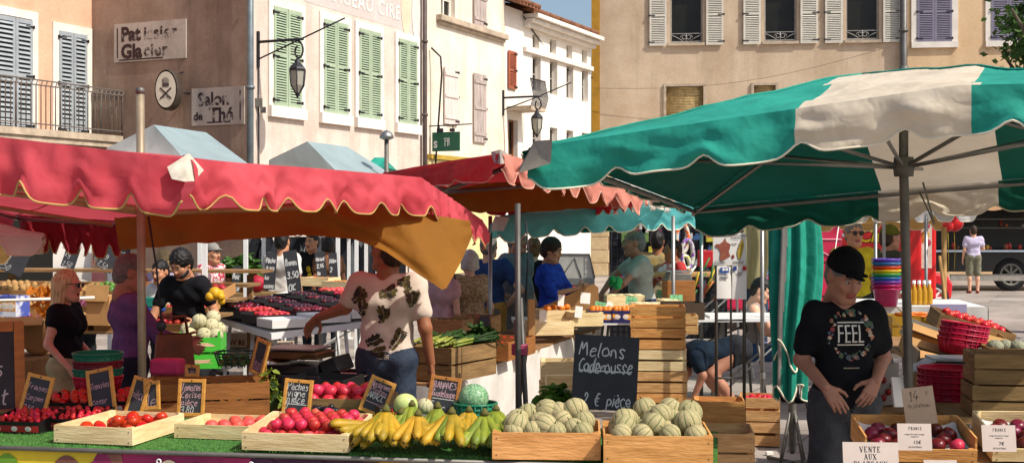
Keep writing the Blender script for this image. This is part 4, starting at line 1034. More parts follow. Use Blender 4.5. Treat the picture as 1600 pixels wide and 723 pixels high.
# --- the pop-up tents behind
def tent(label, ridge0, ridge1, eave, legs, leg_h, mw, mbm, leg_m=WHITEM):
 """hip roof: eave corners fl, fr, br, bl and two ridge points"""
 fl, fr, br, bl = [Vector(p) for p in eave]; r0, r1 = Vector(ridge0), Vector(ridge1)
 c = (fl + fr + br + bl) / 4; org = Vector((c.x, c.y, 0))
 t = thing('popup_tent', label, 'tent', org)
 mb = MB()
 def quadg(a, b, c_, d, m):
  mb.grid(lambda u, v: (a.lerp(b, u)).lerp(d.lerp(c_, u), v) - org + V(0, 0, -.05 * math.sin(PI * u) * math.sin(PI * v)), 8, 8, m)
 quadg(fl, fr, r1, r0, mbm); quadg(br, bl, r0, r1, mbm); quadg(bl, fl, r0, r0, mw); quadg(fr, br, r1, r1, mbm)
 mb.build('roof_cloth', None, t)
 for a, b in ((fl, fr), (fr, br), (br, bl), (bl, fl)):
  vb = MB(); vb.grid(lambda u, v: a.lerp(b, u) - org + V(0, 0, -.18 * v) + V(0, -.012 * v * math.sin(u * 25), 0), 24, 2, mbm if (a - bl).length > .01 else mw); vb.build('valance', None, t)
 for q in legs:
  q = Vector(q); lb = MB(); lb.box(V(q.x, q.y, leg_h / 2) - org, (.05, .05, leg_h)); lb.box(V(q.x, q.y, .02) - org, (.12, .12, .03)); lb.build('leg', leg_m, t)
 return t
def grd(px, d): return V(X(px, d), d, 0)
tent('white and blue grey pop-up tent behind the pink red canopy', P(240, 195, 15.2), P(322, 207, 16.6), [P(290, 250, 13.6), P(388, 256, 15.6), P(310, 246, 18.4), P(166, 232, 16.0)], [grd(320, 13.7), grd(384, 15.7), grd(312, 18.2), grd(172, 16.0)], 2.55, C_WHT, C_BLU)
tent('second pop-up tent in white and blue grey before the pink house', P(480, 221, 17.0), P(542, 229, 18.4), [P(528, 270, 16.6), P(612, 272, 18.6), P(540, 262, 21.5), P(420, 250, 19)], [grd(528, 16.8), grd(557, 17.6), grd(545, 21), grd(412, 18.6)], 2.5, C_WHT, C_BLU)
tent('small dark green tent top between the pop-up tents and the cream house', P(585, 246, 20), P(600, 246, 20.6), [P(568, 262, 19.6), P(606, 262, 19.6), P(620, 266, 22), P(575, 266, 22)], [grd(572, 19.6), grd(604, 19.7)], 2.6, C_GRN, C_GRN)
# grey capped post
q = P(604, 268, 18); mb = MB(); mb.tube([V(0, 0, 0), V(0, 0, Z(216, 18))], [.036, .032], 10); t = mb.build('vent_post', STEELD, None, (q.x, q.y, 0)); tag(t, 'grey metal post with a domed cap before the pink house', 'post')
mb = MB(); z = Z(214, 18); mb.lathe([(.05, z - .04), (.1, z - .02), (.1, z + .02), (.06, z + .07), (0, z + .1)], 14); mb.build('domed_cap', STEEL, t)
# bundle of spare poles tied with a pink cord
d = 8.9
t = thing('pole_bundle', 'bundle of grey parasol poles tied with pink cord behind the bananas', 'poles', (X(812, d), d, 0))
for k, (px0, px1, top, rr) in enumerate(((811, 809, 318, .02), (821, 813, 465, .018), (806, 818, 520, .016), (800, 822, 545, .016), (816, 806, 500, .016))):
 mb = MB(); mb.tube([V(X(px0 + (px0 - 812) * .9, d) - X(812, d), (k - 2) * .05, .0), V(X(px1, d) - X(812, d), (k - 2) * .012, Z(top, d))], rr, 8); mb.build('pole', mat('dark_pole', '5F5C57', .5, .2, 6, metal=.4), t)
mb = MB()
for i in range(4): mb.tube([(.05 * math.cos(a), .05 * math.sin(a), Z(538, d) + i * .018 - .06) for a in [k * .5 for k in range(13)]], .011, 5)
mb.build('cord', mat('pink_cord', 'B04A6A', .8), t)
mb = MB(); mb.tube([V(.045, 0, Z(345, d)), V(.06, -.01, Z(400, d)), V(.04, 0, Z(470, d))], .006, 5); mb.build('wire', IRON, t)
# ------------------------------------------------------------------ people
def fabric(name, col, col2=None, var=.15, scale=14, rough=.85):
 return mat('fabric_' + name, col, rough, var, scale, .25, spec=.15, col2=col2)
def skinm(name, col): return mat('skin_' + name, col, .5, .1, 12, .05, spec=.35)
SK = skinm('tan', 'C48A68'); SKP = skinm('pale', 'DDAA8C'); SKD = skinm('brown', '9A6243'); SKR = skinm('ruddy', 'AC7860')
LIP = mat('lips', '9C4F48', .5); EYEW = mat('eye_white', 'A8A098', .4); EYED = mat('eye_dark', '17110E', .2)
A3 = lambda v: np.array(v, float)
def rotm(axis, a):
 return np.array(Matrix.Rotation(a, 3, axis))
def hand_mesh(side, h, curl=.45, spread=.12, thumb=.6, k=1.):
 """fingers along -z, palm facing -y, thumb on the side * x side"""
 s = SDF(); xs = [.030, .011, -.009, -.028]; L = [.072, .080, .074, .058]; dz = [.084, .088, .084, .077]
 for x, l, kz in zip(xs, L, dz):
  x = x * side
  kn = A3((x, 0, -kz)); s.cap((x * .5, .002, -.005), kn, .0145, .0115, k=.012)
 for i, (x, l, kz) in enumerate(zip(xs, L, dz)):
  x = x * side; p = A3((x, 0, -kz)); ang = curl * (.55 + .12 * i)
  for j, f in enumerate((.46, .31, .23)):
   q = p + l * f * 1.05 * A3((math.sin(spread * (x * 30)) * .5, -math.sin(ang), -math.cos(ang)))
   s.cap(p, q, .0092 - .0008 * j, .0084 - .0009 * j, k=.004); p = q; ang += curl * (.75 + .1 * i)
 b = A3((.022 * side, -.006, -.022)); m1 = b + .044 * A3((side * .72, -.35, -.6)); m2 = m1 + .032 * A3((side * .45, -.45 * thumb, -.75)); m3 = m2 + .026 * A3((side * .1, -.4 * thumb, -.9))
 s.cap(b, m1, .017, .012, k=.012).cap(m1, m2, .0108, .0096, k=.005).cap(m2, m3, .0095, .008, k=.005)
 v, f = s.mesh(h, .008); return v * k, f
def frame_of(d, pn):
 z = -A3(d) / np.linalg.norm(d); y = -A3(pn); y = y - z * (y @ z); y /= np.linalg.norm(y); x = np.cross(y, z)
 return np.stack([x, y, z], 1)
def head_parts(h, sex='m', nose=1., jaw=1.):
 s = SDF()
 s.ell((0, .012, .032), (.077, .097, .096)); s.ell((0, -.028, -.04), (.060 * jaw, .070, .088), k=.03)
 s.cap((-.018, -.068, -.098), (.018, -.068, -.098), .024 * jaw, k=.025)
 s.cap((-.05 * jaw, -.005, -.075), (-.018, -.06, -.1), .022, k=.03); s.cap((.05 * jaw, -.005, -.075), (.018, -.06, -.1), .022, k=.03)
 s.cap((-.036, -.080, .034), (.036, -.080, .034), .014, k=.014)
 s.cap((-.045, -.066, -.018), (-.03, -.074, -.03), .017, k=.02); s.cap((.045, -.066, -.018), (.03, -.074, -.03), .017, k=.02)
 for sx in (-1, 1): s.ell((sx * .031, -.102, .010), (.019, .017, .0115), k=.008, sub=True)
 s.cap((0, -.092, .018), (0, -.112 * (.96 + .04 * nose), -.024), .008, .0135 * nose, k=.009); s.cap((-.011, -.102, -.029), (.011, -.102, -.029), .0095, k=.006)
 s.ell((0, -.0925, -.0545), (.023, .011, .0058), k=.006); s.ell((0, -.0915, -.066), (.019, .0115, .0065), k=.006)
 s.cap((-.02, -.1035, -.060), (.02, -.1035, -.060), .0016, k=.003, sub=True)
 for sx in (-1, 1):
  s.ell((sx * .079, .008, -.002), (.011, .021, .034), k=.01); s.ell((sx * .088, .0, -.0), (.006, .011, .018), k=.006, sub=True)
 s.cap((0, .018, -.05), (0, .03, -.17), .054 if sex == 'm' else .046, .058 if sex == 'm' else .05, k=.03)
 v, f = s.mesh(h, .02)
 out = [(v, f, 0)]
 c = np.array([v[q].mean(0) for q in f])
 mi = np.zeros(len(f), int)
 lip = (np.abs(c[:, 0]) < .026) & (c[:, 2] < -.046) & (c[:, 2] > -.075) & (c[:, 1] < -.092)
 mi[lip] = 1
 out[0] = (v, f, mi)
 for sx in (-1, 1):
  b = MB(); b.ball((sx * .031, -.0815, .011), .0118, None, 10, 7); fv = np.array(b.v); ff = np.array(b.f)
  cc = np.array([fv[q].mean(0) for q in ff]); em = np.where(cc[:, 1] < -.0905, 3, 2)
  out.append((fv, ff, em))
  b = MB(); b.tube([(sx * .012, -.0955, .03), (sx * .03, -.0975, .036), (sx * .05, -.088, .03)], [.003, .0045, .002], 5); out.append((np.array(b.v), [f for f in b.f], 4))
 return out
def hair_sdf(style, seed=0):
 s = SDF()
 if style in ('short', 'curly', 'bun', 'long', 'bob', 'fringe'):
  up = .0 if style != 'curly' else .012
  s.ell((0, .02, .042), (.083 + up, .102 + up, .096 + up))
  s.ell((0, .055, -.02), (.074 + up, .066 + up, .085), k=.03)
  if style == 'long':
   for sx in (-1, 1): s.cap((sx * .064, .0, .05), (sx * .07, .025, -.2), .026, .024, k=.03); s.cap((sx * .05, .06, .02), (sx * .055, .085, -.27), .04, .03, k=.04)
   s.cap((0, .07, .02), (0, .1, -.29), .05, .035, k=.04)
  if style == 'bob':
   for sx in (-1, 1): s.cap((sx * .068, .005, .05), (sx * .072, .02, -.06), .032, .03, k=.03)
  if style == 'bun': s.ell((0, .135, .055), (.045, .04, .045), k=.01)
  # face opening
  s.ell((0, -.112, -.035), (.064, .085, .098), k=.012, sub=True)
  if style in ('short', 'fringe', 'curly'):
   for sx in (-1, 1): s.ell((sx * .095, -.03, -.07), (.04, .055, .075), k=.012, sub=True)
   s.ell((0, .09, -.155), (.12, .1, .07), k=.012, sub=True)
  if style == 'fringe': s.ell((0, -.01, .12), (.07, .095, .065), k=.012, sub=True)
 r = random.Random(seed); a, b, c = [r.uniform(0, 6) for _ in range(3)]
 if style == 'long': s.noise = lambda P: .0035 * np.sin(P[..., 0] * 190 + 2.5 * np.sin(P[..., 2] * 11 + a)) + .003 * np.sin(P[..., 1] * 210 + 2.5 * np.sin(P[..., 2] * 9 + b))
 elif style == 'curly': s.noise = lambda P: .007 * np.sin(P[..., 0] * 130 + a) * np.sin(P[..., 1] * 120 + b) * np.sin(P[..., 2] * 125 + c)
 else: s.noise = lambda P: .0035 * np.sin(P[..., 0] * 160 + a + 5 * np.sin(P[..., 1] * 30)) * np.sin(P[..., 2] * 60 + b)
 return s
def person(label, loc, rz, h, skin=SK, top=None, bottom=None, sleeve=.55, leg=1., hair='short', hairm=None, hat=None, pose=None, lean=0., twist=0., head=(0, 0, 0), build=1., sex='m', vox=.018,
   shoes=None, dress=None, hem=-.06, group=None, glasses=None, apron=None, hands=True, hcurl=.45, roll=0., shw=1.):
 """pose joints in metres for a 1.75 m body; +x = the person's left, -y = ahead"""
 k = h / 1.75
 sw = (.185 if sex == 'm' else .163) * shw
 J = dict(pel=(0, 0, .95), wai=(0, 0, 1.12), che=(0, .012, 1.31), nck=(0, .02, 1.47), hed=(0, -.012, 1.625),
    shl=(sw, .012, 1.42), ell=(sw + .05, .04, 1.13), wrl=(sw + .065, -.06, .88), shr=(-sw, .012, 1.42), elr=(-sw - .05, .04, 1.13), wrr=(-sw - .065, -.06, .88),
    hil=(.09, 0, .93), knl=(.1, -.015, .5), anl=(.1, .02, .08), hir=(-.09, 0, .93), knr=(-.1, -.015, .5), anr=(-.1, .02, .08))
 J = {a: A3(b) for a, b in J.items()}
 Rl = rotm('Z', twist) @ rotm('X', lean)
 R0 = rotm('Y', roll) @ Rl
 for n in ('wai', 'che', 'nck', 'hed', 'shl', 'ell', 'wrl', 'shr', 'elr', 'wrr'):
  f = .5 if n == 'wai' else 1
  J[n] = J['pel'] + (R0 @ (J[n] - J['pel']))
 pm = None; dirs = {}
 for a, b in (pose or {}).items():
  if a in J: J[a] = A3(b)
  else: dirs[a] = A3(b)
 if pose and 'pel' in pose and 'che' not in pose:
  d = A3(pose['pel']) - A3((0, 0, .95))
  for n in ('wai', 'che', 'nck', 'hed', 'shl', 'ell', 'wrl', 'shr', 'elr', 'wrr'):
   if n not in pose: J[n] = J[n] + d
 b_ = build
 spine = J['nck'] - J['pel']; spine /= np.linalg.norm(spine)
 lat = (J['shl'] - J['shr']); lat /= np.linalg.norm(lat)
 hl = A3(J['hil'] - J['hir']); hl /= np.linalg.norm(hl)
 fwd = np.cross(lat, spine)            # ahead = lat x spine ? (x cross z = -y)
 def torso(s, g):
  s.cap(J['che'] - lat * .085 * b_, J['che'] + lat * .085 * b_, .108 * b_ + g, k=.05)
  s.cap(J['wai'] - lat * .055 * b_ + fwd * .01, J['wai'] + lat * .055 * b_ + fwd * .01, (.1 if sex == 'm' else .085) * b_ + g, k=.07)
  s.cap(J['pel'] - hl * .07 * b_, J['pel'] + hl * .07 * b_, .112 * b_ + g, k=.07)
  s.cap(J['shr'] * .86 + J['nck'] * .14 - spine * .02, J['shl'] * .86 + J['nck'] * .14 - spine * .02, .062 + g, k=.06)
  if sex == 'f':
   for q in (-1, 1): s.ell(J['che'] + lat * .07 * q + fwd * .085 - spine * .03, (.062 + g,) * 3, k=.04)
  elif build > 1.08: s.ell(J['wai'] + fwd * .05 - spine * .04, (.13 + g, .1 + g, .13 + g), k=.06)
 ra = (.05, .041, .028) if sex == 'm' else (.042, .034, .024)
 def arm(s, sd, g, f=1., fr=1.):
  a, e, w = J['sh' + sd], J['el' + sd], J['wr' + sd]
  s.cap(a, a + (e - a) * min(1, f), ra[0] + g + .006, ra[0] + (ra[1] - ra[0]) * min(1, f) + g + (.012 if f < 1 and g else 0), k=.04)
  if f >= 1: s.cap(e, e + (w - e) * fr, ra[1] + g, ra[1] + (ra[2] - ra[1]) * fr + g, k=.025)
 def legs(s, g, f=2., flare=0.):
  for sd in 'lr':
   a, e, w = J['hi' + sd], J['kn' + sd], J['an' + sd]; f1 = min(1, f)
   s.cap(a, a + (e - a) * f1, .088 * b_ + g, .088 * b_ + (.058 - .088 * b_) * f1 + g + flare, k=.04)
   if f > 1:
    mid = e + (w - e) * .3 + A3((0, .012, 0)); f2 = f - 1
    if f2 > .3: s.cap(e, mid, .056 + g, .055 + g, k=.03); s.cap(mid, mid + (w - mid) * min(1, (f2 - .3) / .7), .055 + g, .038 + g + flare, k=.03)
    else: s.cap(e, e + (w - e) * f2, .056 + g, .056 + g + flare, k=.03)
 s = SDF(); torso(s, -.004); arm(s, 'l', 0); arm(s, 'r', 0); legs(s, 0)
 s.cap(J['che'] + spine * .08, J['nck'] + spine * .03, .06 if sex == 'm' else .052, .055 if sex == 'm' else .046, k=.05)
 fz = {}
 for sd in 'lr':
  a = J['an' + sd]; kn = J['kn' + sd]
  fd = dirs.get('ft' + sd, A3((.15 if sd == 'l' else -.15, -1, 0))); fd = fd / np.linalg.norm(fd)
  s.cap(a + A3((0, 0, -.03)) - fd * .03, a + fd * .11 + A3((0, 0, -.045)), .038, .032, k=.03); s.cap(a + fd * .11 + A3((0, 0, -.045)), a + fd * .17 + A3((0, 0, -.052)), .034, .026, k=.02)
  fz[sd] = fd
 v, f = s.mesh(vox / k)
 parts = [(v, f, np.zeros(len(f), int))]
 hv = min(.011, vox * .6) if vox > .013 else .0065
 hp = head_parts(hv, sex); Rh = rotm('Z', twist * .5 + head[0]) @ rotm('X', lean * .35 + head[1]) @ rotm('Y', head[2])
 hk = 1.08 if sex == 'm' else 1.04
 for (hvv, hf, mi) in hp:
  parts.append(((hvv * hk) @ Rh.T + J['hed'], hf, mi if isinstance(mi, np.ndarray) else np.full(len(hf), mi)))
 if hands:
  for sd, sg in (('l', 1), ('r', -1)):
   d = dirs.get('hd' + sd, J['wr' + sd] - J['el' + sd]); pn = dirs.get('pn' + sd, A3((-sg, 0, 0)) * 1.0)
   Fm = frame_of(d, pn)
   hvv, hf = hand_mesh(sg if True else -sg, .005 if vox < .013 else .008, dirs.get('cu' + sd, A3([hcurl]))[0])
   # thumb must lie on the ahead side when the palm faces the body
   parts.append((hvv @ Fm.T + J['wr' + sd], hf, np.zeros(len(hf), int)))
 t = None
 vs = []; fs = []; ms = []; o = 0
 for v, f, mi in parts:
  vs.append(v); fs += [[int(i) + o for i in q] for q in f]; ms.append(np.asarray(mi)); o += len(v)
 vs = np.concatenate(vs) * k; ms = np.concatenate(ms)
 me = bpy.data.meshes.new('person'); me.from_pydata(vs.tolist(), [], fs)
 hm = hairm or mat('hair_brown', '3A261B', .6, .35, 30, .3)
 for m in (skin, LIP, EYEW, EYED, hm): me.materials.append(m)
 me.polygons.foreach_set('material_index', ms.astype(np.int32)); me.polygons.foreach_set('use_smooth', [True] * len(fs)); me.update()
 lo = vs[:, 2].min()
 body = link('person', me, None, (loc[0], loc[1], (loc[2] if len(loc) > 2 else 0) - (lo if not (pose and 'seat' in pose) else lo)), rz)
 tag(body, label, 'person', group)
 def child(name, sdf, m, hh=None, mul=k):
  v, f = sdf.mesh(hh or vox / k)
  return np_mesh(name, [(v * mul, f)], body, mats=[m])
 sd0 = __import__("zlib").crc32(label.encode()) % 50
 wr = lambda P: .0045 * np.sin(P[..., 2] * 38 + 3 * np.sin(P[..., 0] * 13 + sd0) + sd0) * np.sin(P[..., 0] * 17 + 2 * np.sin(P[..., 2] * 9)) + .003 * np.sin(P[..., 0] * 41 + P[..., 2] * 29 + 2 * np.sin(P[..., 1] * 20))
 ch = {}
 if top is not None:
  s = SDF(); torso(s, .014)
  for q in 'lr':
   if sleeve > 0: arm(s, q, .011, sleeve if sleeve < 1 else 1, max(0, sleeve - 1) if sleeve > 1 else .05)
  s.clip(J['pel'] + spine * hem, -spine); s.noise = wr
  ch['shirt'] = child('shirt', s, top)
 if dress is not None:
  dm, dz, fl = dress
  s = SDF(); torso(s, .014)
  for q in 'lr':
   if sleeve > 0: arm(s, q, .018, sleeve if sleeve < 1 else 1, max(0, sleeve - 1))
  for q in (-1, 0, 1): s.cap(J['pel'] + lat * .06 * q, A3((J['pel'][0] + .09 * q, 0, dz)), .105, .11 + fl, k=.06)
  s.clip((0, 0, dz), (0, 0, -1)); s.noise = lambda P: wr(P) + .008 * np.sin(P[..., 0] * 45 + sd0) * np.clip((1.0 - P[..., 2]) * 2, 0, 1)
  ch['dress'] = child('dress', s, dm)
 if bottom is not None:
  s = SDF(); s.cap(J['pel'] - hl * .07 * b_, J['pel'] + hl * .07 * b_, .116 * b_ + .01, k=.07)
  legs(s, .013 if leg > 1.5 else .02, leg, .014)
  s.clip(J['pel'] + spine * .1, spine); s.noise = wr
  ch['bottom'] = child('trousers' if leg > 1.5 else 'shorts', s, bottom)
 sm = shoes or mat('shoe_dark', '2B2724', .6, .2, 8)
 for q in 'lr':
  a = J['an' + q]; fd = fz[q]; s = SDF()
  s.cap(a + A3((0, 0, -.035)) - fd * .035, a + fd * .11 + A3((0, 0, -.045)), .044, .039, k=.03); s.cap(a + fd * .1 + A3((0, 0, -.045)), a + fd * .18 + A3((0, 0, -.05)), .039, .03, k=.02)
  s.clip((0, 0, a[2] - .076), (0, 0, -1)); s.clip((0, 0, a[2] + .01), (0, 0, 1)); child('shoe', s, sm, max(.012, vox * .7) / k)
 def headchild(name, v, f, m, smooth=True): return np_mesh(name, [((np.asarray(v) * hk @ Rh.T + J['hed']) * k, f)], body, mats=[m], smooth=smooth)
 if hair and hair != 'bald':
  v, f = hair_sdf(hair, sd0).mesh(min(.009, vox * .5)); headchild('hair', v, f, hm)
 if hat is not None:
  s = SDF(); s.ell((0, .014, .05), (.089, .108, .098)); s.clip((0, 0, .035), (0, -.12, -1)); s.cap((-.05, -.1, .052), (.05, -.1, .052), .012, k=.02)
  s.cap((-.045, -.14, .042), (.045, -.14, .042), .012, k=.03); s.cap((0, -.155, .038), (0, -.1, .05), .014, k=.03)
  s.cap((0, .014, .148), (0, .014, .15), .008, k=.01)
  s.noise = lambda P: .002 * np.sin(P[..., 0] * 60) * np.sin(P[..., 1] * 50 + 1)
  v, f = s.mesh(.008); headchild('cap', v, f, hat)
 if glasses is not None:
  b = MB()
  for sx in (-1, 1):
   b.prism([(sx * .009, .018), (sx * .055, .02), (sx * .056, -.006), (sx * .042, -.02), (sx * .018, -.018)][::sx], .006, None, TM((0, -.108, .011), RX(PI / 2)))
   b.tube([(sx * .056, -.1, .025), (sx * .084, -.05, .022), (sx * .086, .01, .012)], .003, 5)
  b.tube([(-.01, -.112, .02), (.01, -.112, .02)], .003, 5)
  headchild('glasses', b.v, b.f, glasses, False)
 if apron is not None:
  am, z0, z1 = apron
  s = SDF(); s.cap(J['pel'] - hl * .075 * b_ + fwd * .012, J['pel'] + hl * .075 * b_ + fwd * .012, .13 * b_, k=.05)
  s.cap((-.07, -.03, z0 + .05), (-.07, -.02, .95), .125, .12, k=.06); s.cap((.07, -.03, z0 + .05), (.07, -.02, .95), .125, .12, k=.06)
  s.clip((0, 0, z0), (0, 0, -1)); s.clip((0, 0, z1), (0, 0, 1)); s.clip((0, .05, 0), (0, 1, 0)); s.noise = wr
  ch['apron'] = child('apron', s, am)
 body_info = dict(J=J, k=k, ch=ch, Rh=Rh, hk=hk)
 return body, body_info
def at(px, d): return (X(px, d), d, 0)
def hgt(py, d): return Z(py, d)
HBLACK = mat('hair_black', '17120F', .5, .3, 30, .3); HBLOND = mat('hair_blond', 'DECB9E', .5, .3, 26, .35, col2='B09868', stretch=(3, 3, .5)); HGREY = mat('hair_grey', '77726E', .6, .3, 30, .3); HWHITE = mat('hair_white', 'CFC8BF', .6, .2, 30, .3); HBR = mat('hair_brown', '3A261B', .6, .35, 30, .3); HLB = mat('hair_light_brown', '7A5836', .6, .35, 30, .3)
F_BLK = fabric('black', '17171B'); F_BLK2 = fabric('charcoal', '2B2D31')
SUNG = mat('dark_lens', '0C0A0A', .15, .1, 3, spec=.6)
# 1 blonde woman in profile
p, i1 = person('blonde woman in sunglasses, black short sleeved top and khaki shorts, seen in profile', at(104, 9.8), rad(84), hgt(424, 9.8), SKP, F_BLK, fabric('khaki', 'A9A37A'), .28, .75, 'long', HBLOND, sex='f', glasses=SUNG, vox=.012, build=1.04,
 pose=dict(elr=(-.22, .06, 1.14), wrr=(-.2, -.13, .93), ell=(.2, .0, 1.14), wrl=(.14, -.2, .98)), head=(0, rad(3), 0), hem=-.12)
# 2 man in the purple shirt
p, i2 = person('grey haired man in a purple long sleeved shirt reaching towards the melons', at(202, 9.3), rad(118), hgt(412, 9.3) + .05, SKR, fabric('purple', '705080', '5C406C'), fabric('dark_blue', '262A38'), 1.9, 2, 'short', HGREY, vox=.012, build=1.08,
 pose=dict(elr=(-.25, -.18, 1.14), wrr=(-.16, -.42, 1.06), ell=(.24, -.2, 1.15), wrl=(.14, -.44, 1.1)), head=(rad(-8), rad(14), 0), hem=-.14)
# 3-6 people around the melon crate
p, _ = person('woman with glasses and dark tied hair in a white tee holding a green purse', at(262, 13.0), rad(-18), 1.56, SK, fabric('white', 'D9D3CC'), fabric('dark_skirt', '2A2A33'), .5, 2, 'short', HBLACK, sex='f', lean=rad(12), vox=.017,
 pose=dict(elr=(-.27, -.06, 1.1), wrr=(-.08, -.3, 1.06), ell=(.27, -.08, 1.1), wrl=(.06, -.3, 1.06)), head=(0, rad(10), 0))
p, i4 = person('bearded young man in a black tee leaning over the melon crate', at(300, 12.4), rad(-12), 1.70, SK, F_BLK, F_BLK2, .55, 2, 'curly', HBLACK, lean=rad(20), vox=.015,
 pose=dict(elr=(-.30, -.25, 1.05), wrr=(-.30, -.42, .85), ell=(.30, -.1, 1.08), wrl=(.22, -.38, 1.02)), head=(rad(-8), rad(24), 0))
J = i4['J']; s = SDF(); s.ell((0, -.045, -.085), (.052, .052, .042)); s.cap((-.06, -.02, -.06), (-.03, -.075, -.08), .02, k=.03); s.cap((.06, -.02, -.06), (.03, -.075, -.08), .02, k=.03); s.ell((0, -.09, -.058), (.028, .03, .014), k=.01, sub=True)
v, f = s.mesh(.007); np_mesh('beard', [((v * 1.06 @ i4['Rh'].T + J['hed']) * i4['k'], f)], p, mats=[HBLACK])
p, _ = person('grey blonde haired person in a lilac top seen from behind the purse holder', at(256, 15.2), rad(168), hgt(391, 15.2), SKP, fabric('lilac', 'B7A6BC'), F_BLK2, .6, 2, 'bob', mat('hair_ash', 'B09468', .6, .35, 26, .3), sex='f', vox=.02)
p, _ = person('man in a grey cap and red floral shirt behind the young seller', at(331, 16.2), rad(60), hgt(382, 16.2), SK, mat('fabric_floral', 'D8C6C6', .85, .2, 26, .1, col2='A8283C', sharp=True), F_BLK2, .6, 2, 'short', HBR, hat=fabric('grey_cap', '8D8A86'), vox=.02)
# 7 stall keeper in the printed shirt
p7, i7 = person('stall keeper in a pale shirt with dark leaf print and jeans, seen from behind', at(604, 8.7), rad(176), 1.88, SKD, fabric('pale_cream', 'CFC0B0', 'C2B2A2', .1, 5), fabric('jeans', '3C4656', '2A3242', .2, 20), .62, 2, 'short', HBR, vox=.012, build=1.0,
 pose=dict(ell=(.27, -.02, 1.26), wrl=(.47, -.12, 1.19), hdl=(.6, -.3, -.6), pnl=(0, .3, -1), elr=(-.25, .03, 1.14), wrr=(-.28, -.02, .91)), head=(rad(50), rad(-6), 0), hem=-.02, lean=rad(3))
# 8-10 customers at the plum table
person('man in a plain white tee seen from behind at the plum table', at(441, 16.8), rad(165), hgt(362, 16.8), SK, fabric('white2', 'DAD5CE'), fabric('grey_trs', '55565C'), .6, 2, 'short', HBLACK, vox=.02, build=1.05)
p, i9 = person('man in a black tee with a yellow print by the chalk price boards', at(488, 18.8), rad(-25), hgt(365, 18.8), SK, F_BLK, F_BLK2, .55, 2, 'short', HBLACK, vox=.02, pose=dict(ell=(.24, -.1, 1.13), wrl=(.1, -.32, 1.1)))
person('woman with dark hair in a brown top facing the black clad man', at(513, 18.4), rad(205), hgt(370, 18.4), SKD, fabric('brown_top', '6B4A34'), F_BLK2, .55, 2, 'bob', HBLACK, sex='f', vox=.02)
person('bald person in a pink tee bending behind the vegetable crates', at(127, 15), rad(170), 1.62, SKP, fabric('pink', 'C07C7C'), F_BLK2, .6, 2, 'bald', None, lean=rad(14), vox=.02)
# 11 people between the canopies
p12, i12 = person('white haired woman in a sleeveless tan dress seen from behind', at(734, 13.4), rad(196), hgt(392, 13.4), SKP, None, None, .12, 1, 'bob', HWHITE, sex='f', dress=(mat('fabric_tan_print', 'B39A78', .85, .2, 50, .1, col2='8A7050', sharp=True), .45, .05), vox=.016, build=1.1, pose=dict(elr=(-.23, .05, 1.12), wrr=(-.24, -.08, .9), ell=(.24, .03, 1.14), wrl=(.16, -.16, 1.04)))
person('man in a dark blue tee and ochre shorts with his hand on his hip', at(764, 14.3), rad(160), hgt(366, 14.3), SKP, fabric('navy', '2E4470'), fabric('ochre_short', 'B48A44'), .6, .9, 'short', HGREY, vox=.018, pose=dict(elr=(-.4, .1, 1.16), wrr=(-.22, -.02, 1.0)))
person('grey haired man in a grey polo with his hand on his hip', at(808, 15), rad(48), hgt(358, 15), SKR, fabric('grey_polo', '6B6C70'), fabric('grey_trs2', '77746F'), .6, 2, 'short', HGREY, vox=.018, build=1.12, pose=dict(elr=(-.38, .12, 1.16), wrr=(-.2, -.02, 1.02)))
person('woman with a hair bun in a black strap top seen from behind', at(834, 15.7), rad(185), hgt(372, 15.7), SKP, F_BLK, F_BLK, 0, 2, 'bun', HLB, sex='f', vox=.018)
person('woman with short curly hair in a royal blue tunic looking at her hands', at(861, 14.1), rad(66), hgt(374, 14.1), SK, None, F_BLK2, .95, 2, 'curly', HBR, sex='f', dress=(fabric('royal_blue', '2D4FC0', '1E2F80'), .62, .02), vox=.016, build=1.12, head=(0, rad(14), 0), pose=dict(elr=(-.24, -.12, 1.16), wrr=(-.08, -.34, 1.22), ell=(.24, -.12, 1.16), wrl=(.04, -.34, 1.22)))
person('balding stall keeper in a grey tee reaching over the fruit boxes', at(1006, 14.6), rad(-82), hgt(366, 14.6) + .04, SKR, fabric('grey_tee', 'A8A79C'), fabric('navy_trs', '2A3048'), .5, 2, 'fringe', HGREY, lean=rad(9), vox=.016, build=1.08, pose=dict(elr=(-.26, -.28, 1.24), wrr=(-.2, -.44, 1.04), ell=(.24, -.28, 1.2), wrl=(.16, -.44, 1.04)))
person('dark haired person in an ochre and grey tee at the goods rack', at(1027, 17), rad(165), hgt(362, 17), SKD, mat('fabric_ochre_grey', '8E8A7C', .85, .2, 3, .1, col2='9A7B2E'), F_BLK2, .6, 2, 'short', HBLACK, vox=.02)
person('person in a white and red top behind the scales', at(1052, 16.2), rad(-70), hgt(377, 16.2), SKD, mat('fabric_white_red', 'DDD0CA', .85, .2, 3, .1, col2='B03030', sharp=True), F_BLK2, .6, 2, 'short', HBR, vox=.02, pose=dict(elr=(-.22, -.2, 1.18), wrr=(-.1, -.42, 1.18)))
person('person in a light blue shirt beside the parked silver car', at(1183, 20), rad(195), hgt(366, 20), SK, fabric('light_blue', '8FA6DA'), fabric('dk_jeans', '3B4A60'), .9, 2, 'short', HBLACK, vox=.022)
person('woman in a pale rose top and blue jeans half hidden by the ochre flap', at(692, 13.0), rad(150), 1.6, SKP, fabric('pale_rose', 'C9A0A0'), fabric('blue_jeans', '4A6CA8', '38548A'), .3, 2, 'bob', HBR, sex='f', vox=.018, hem=-.02)
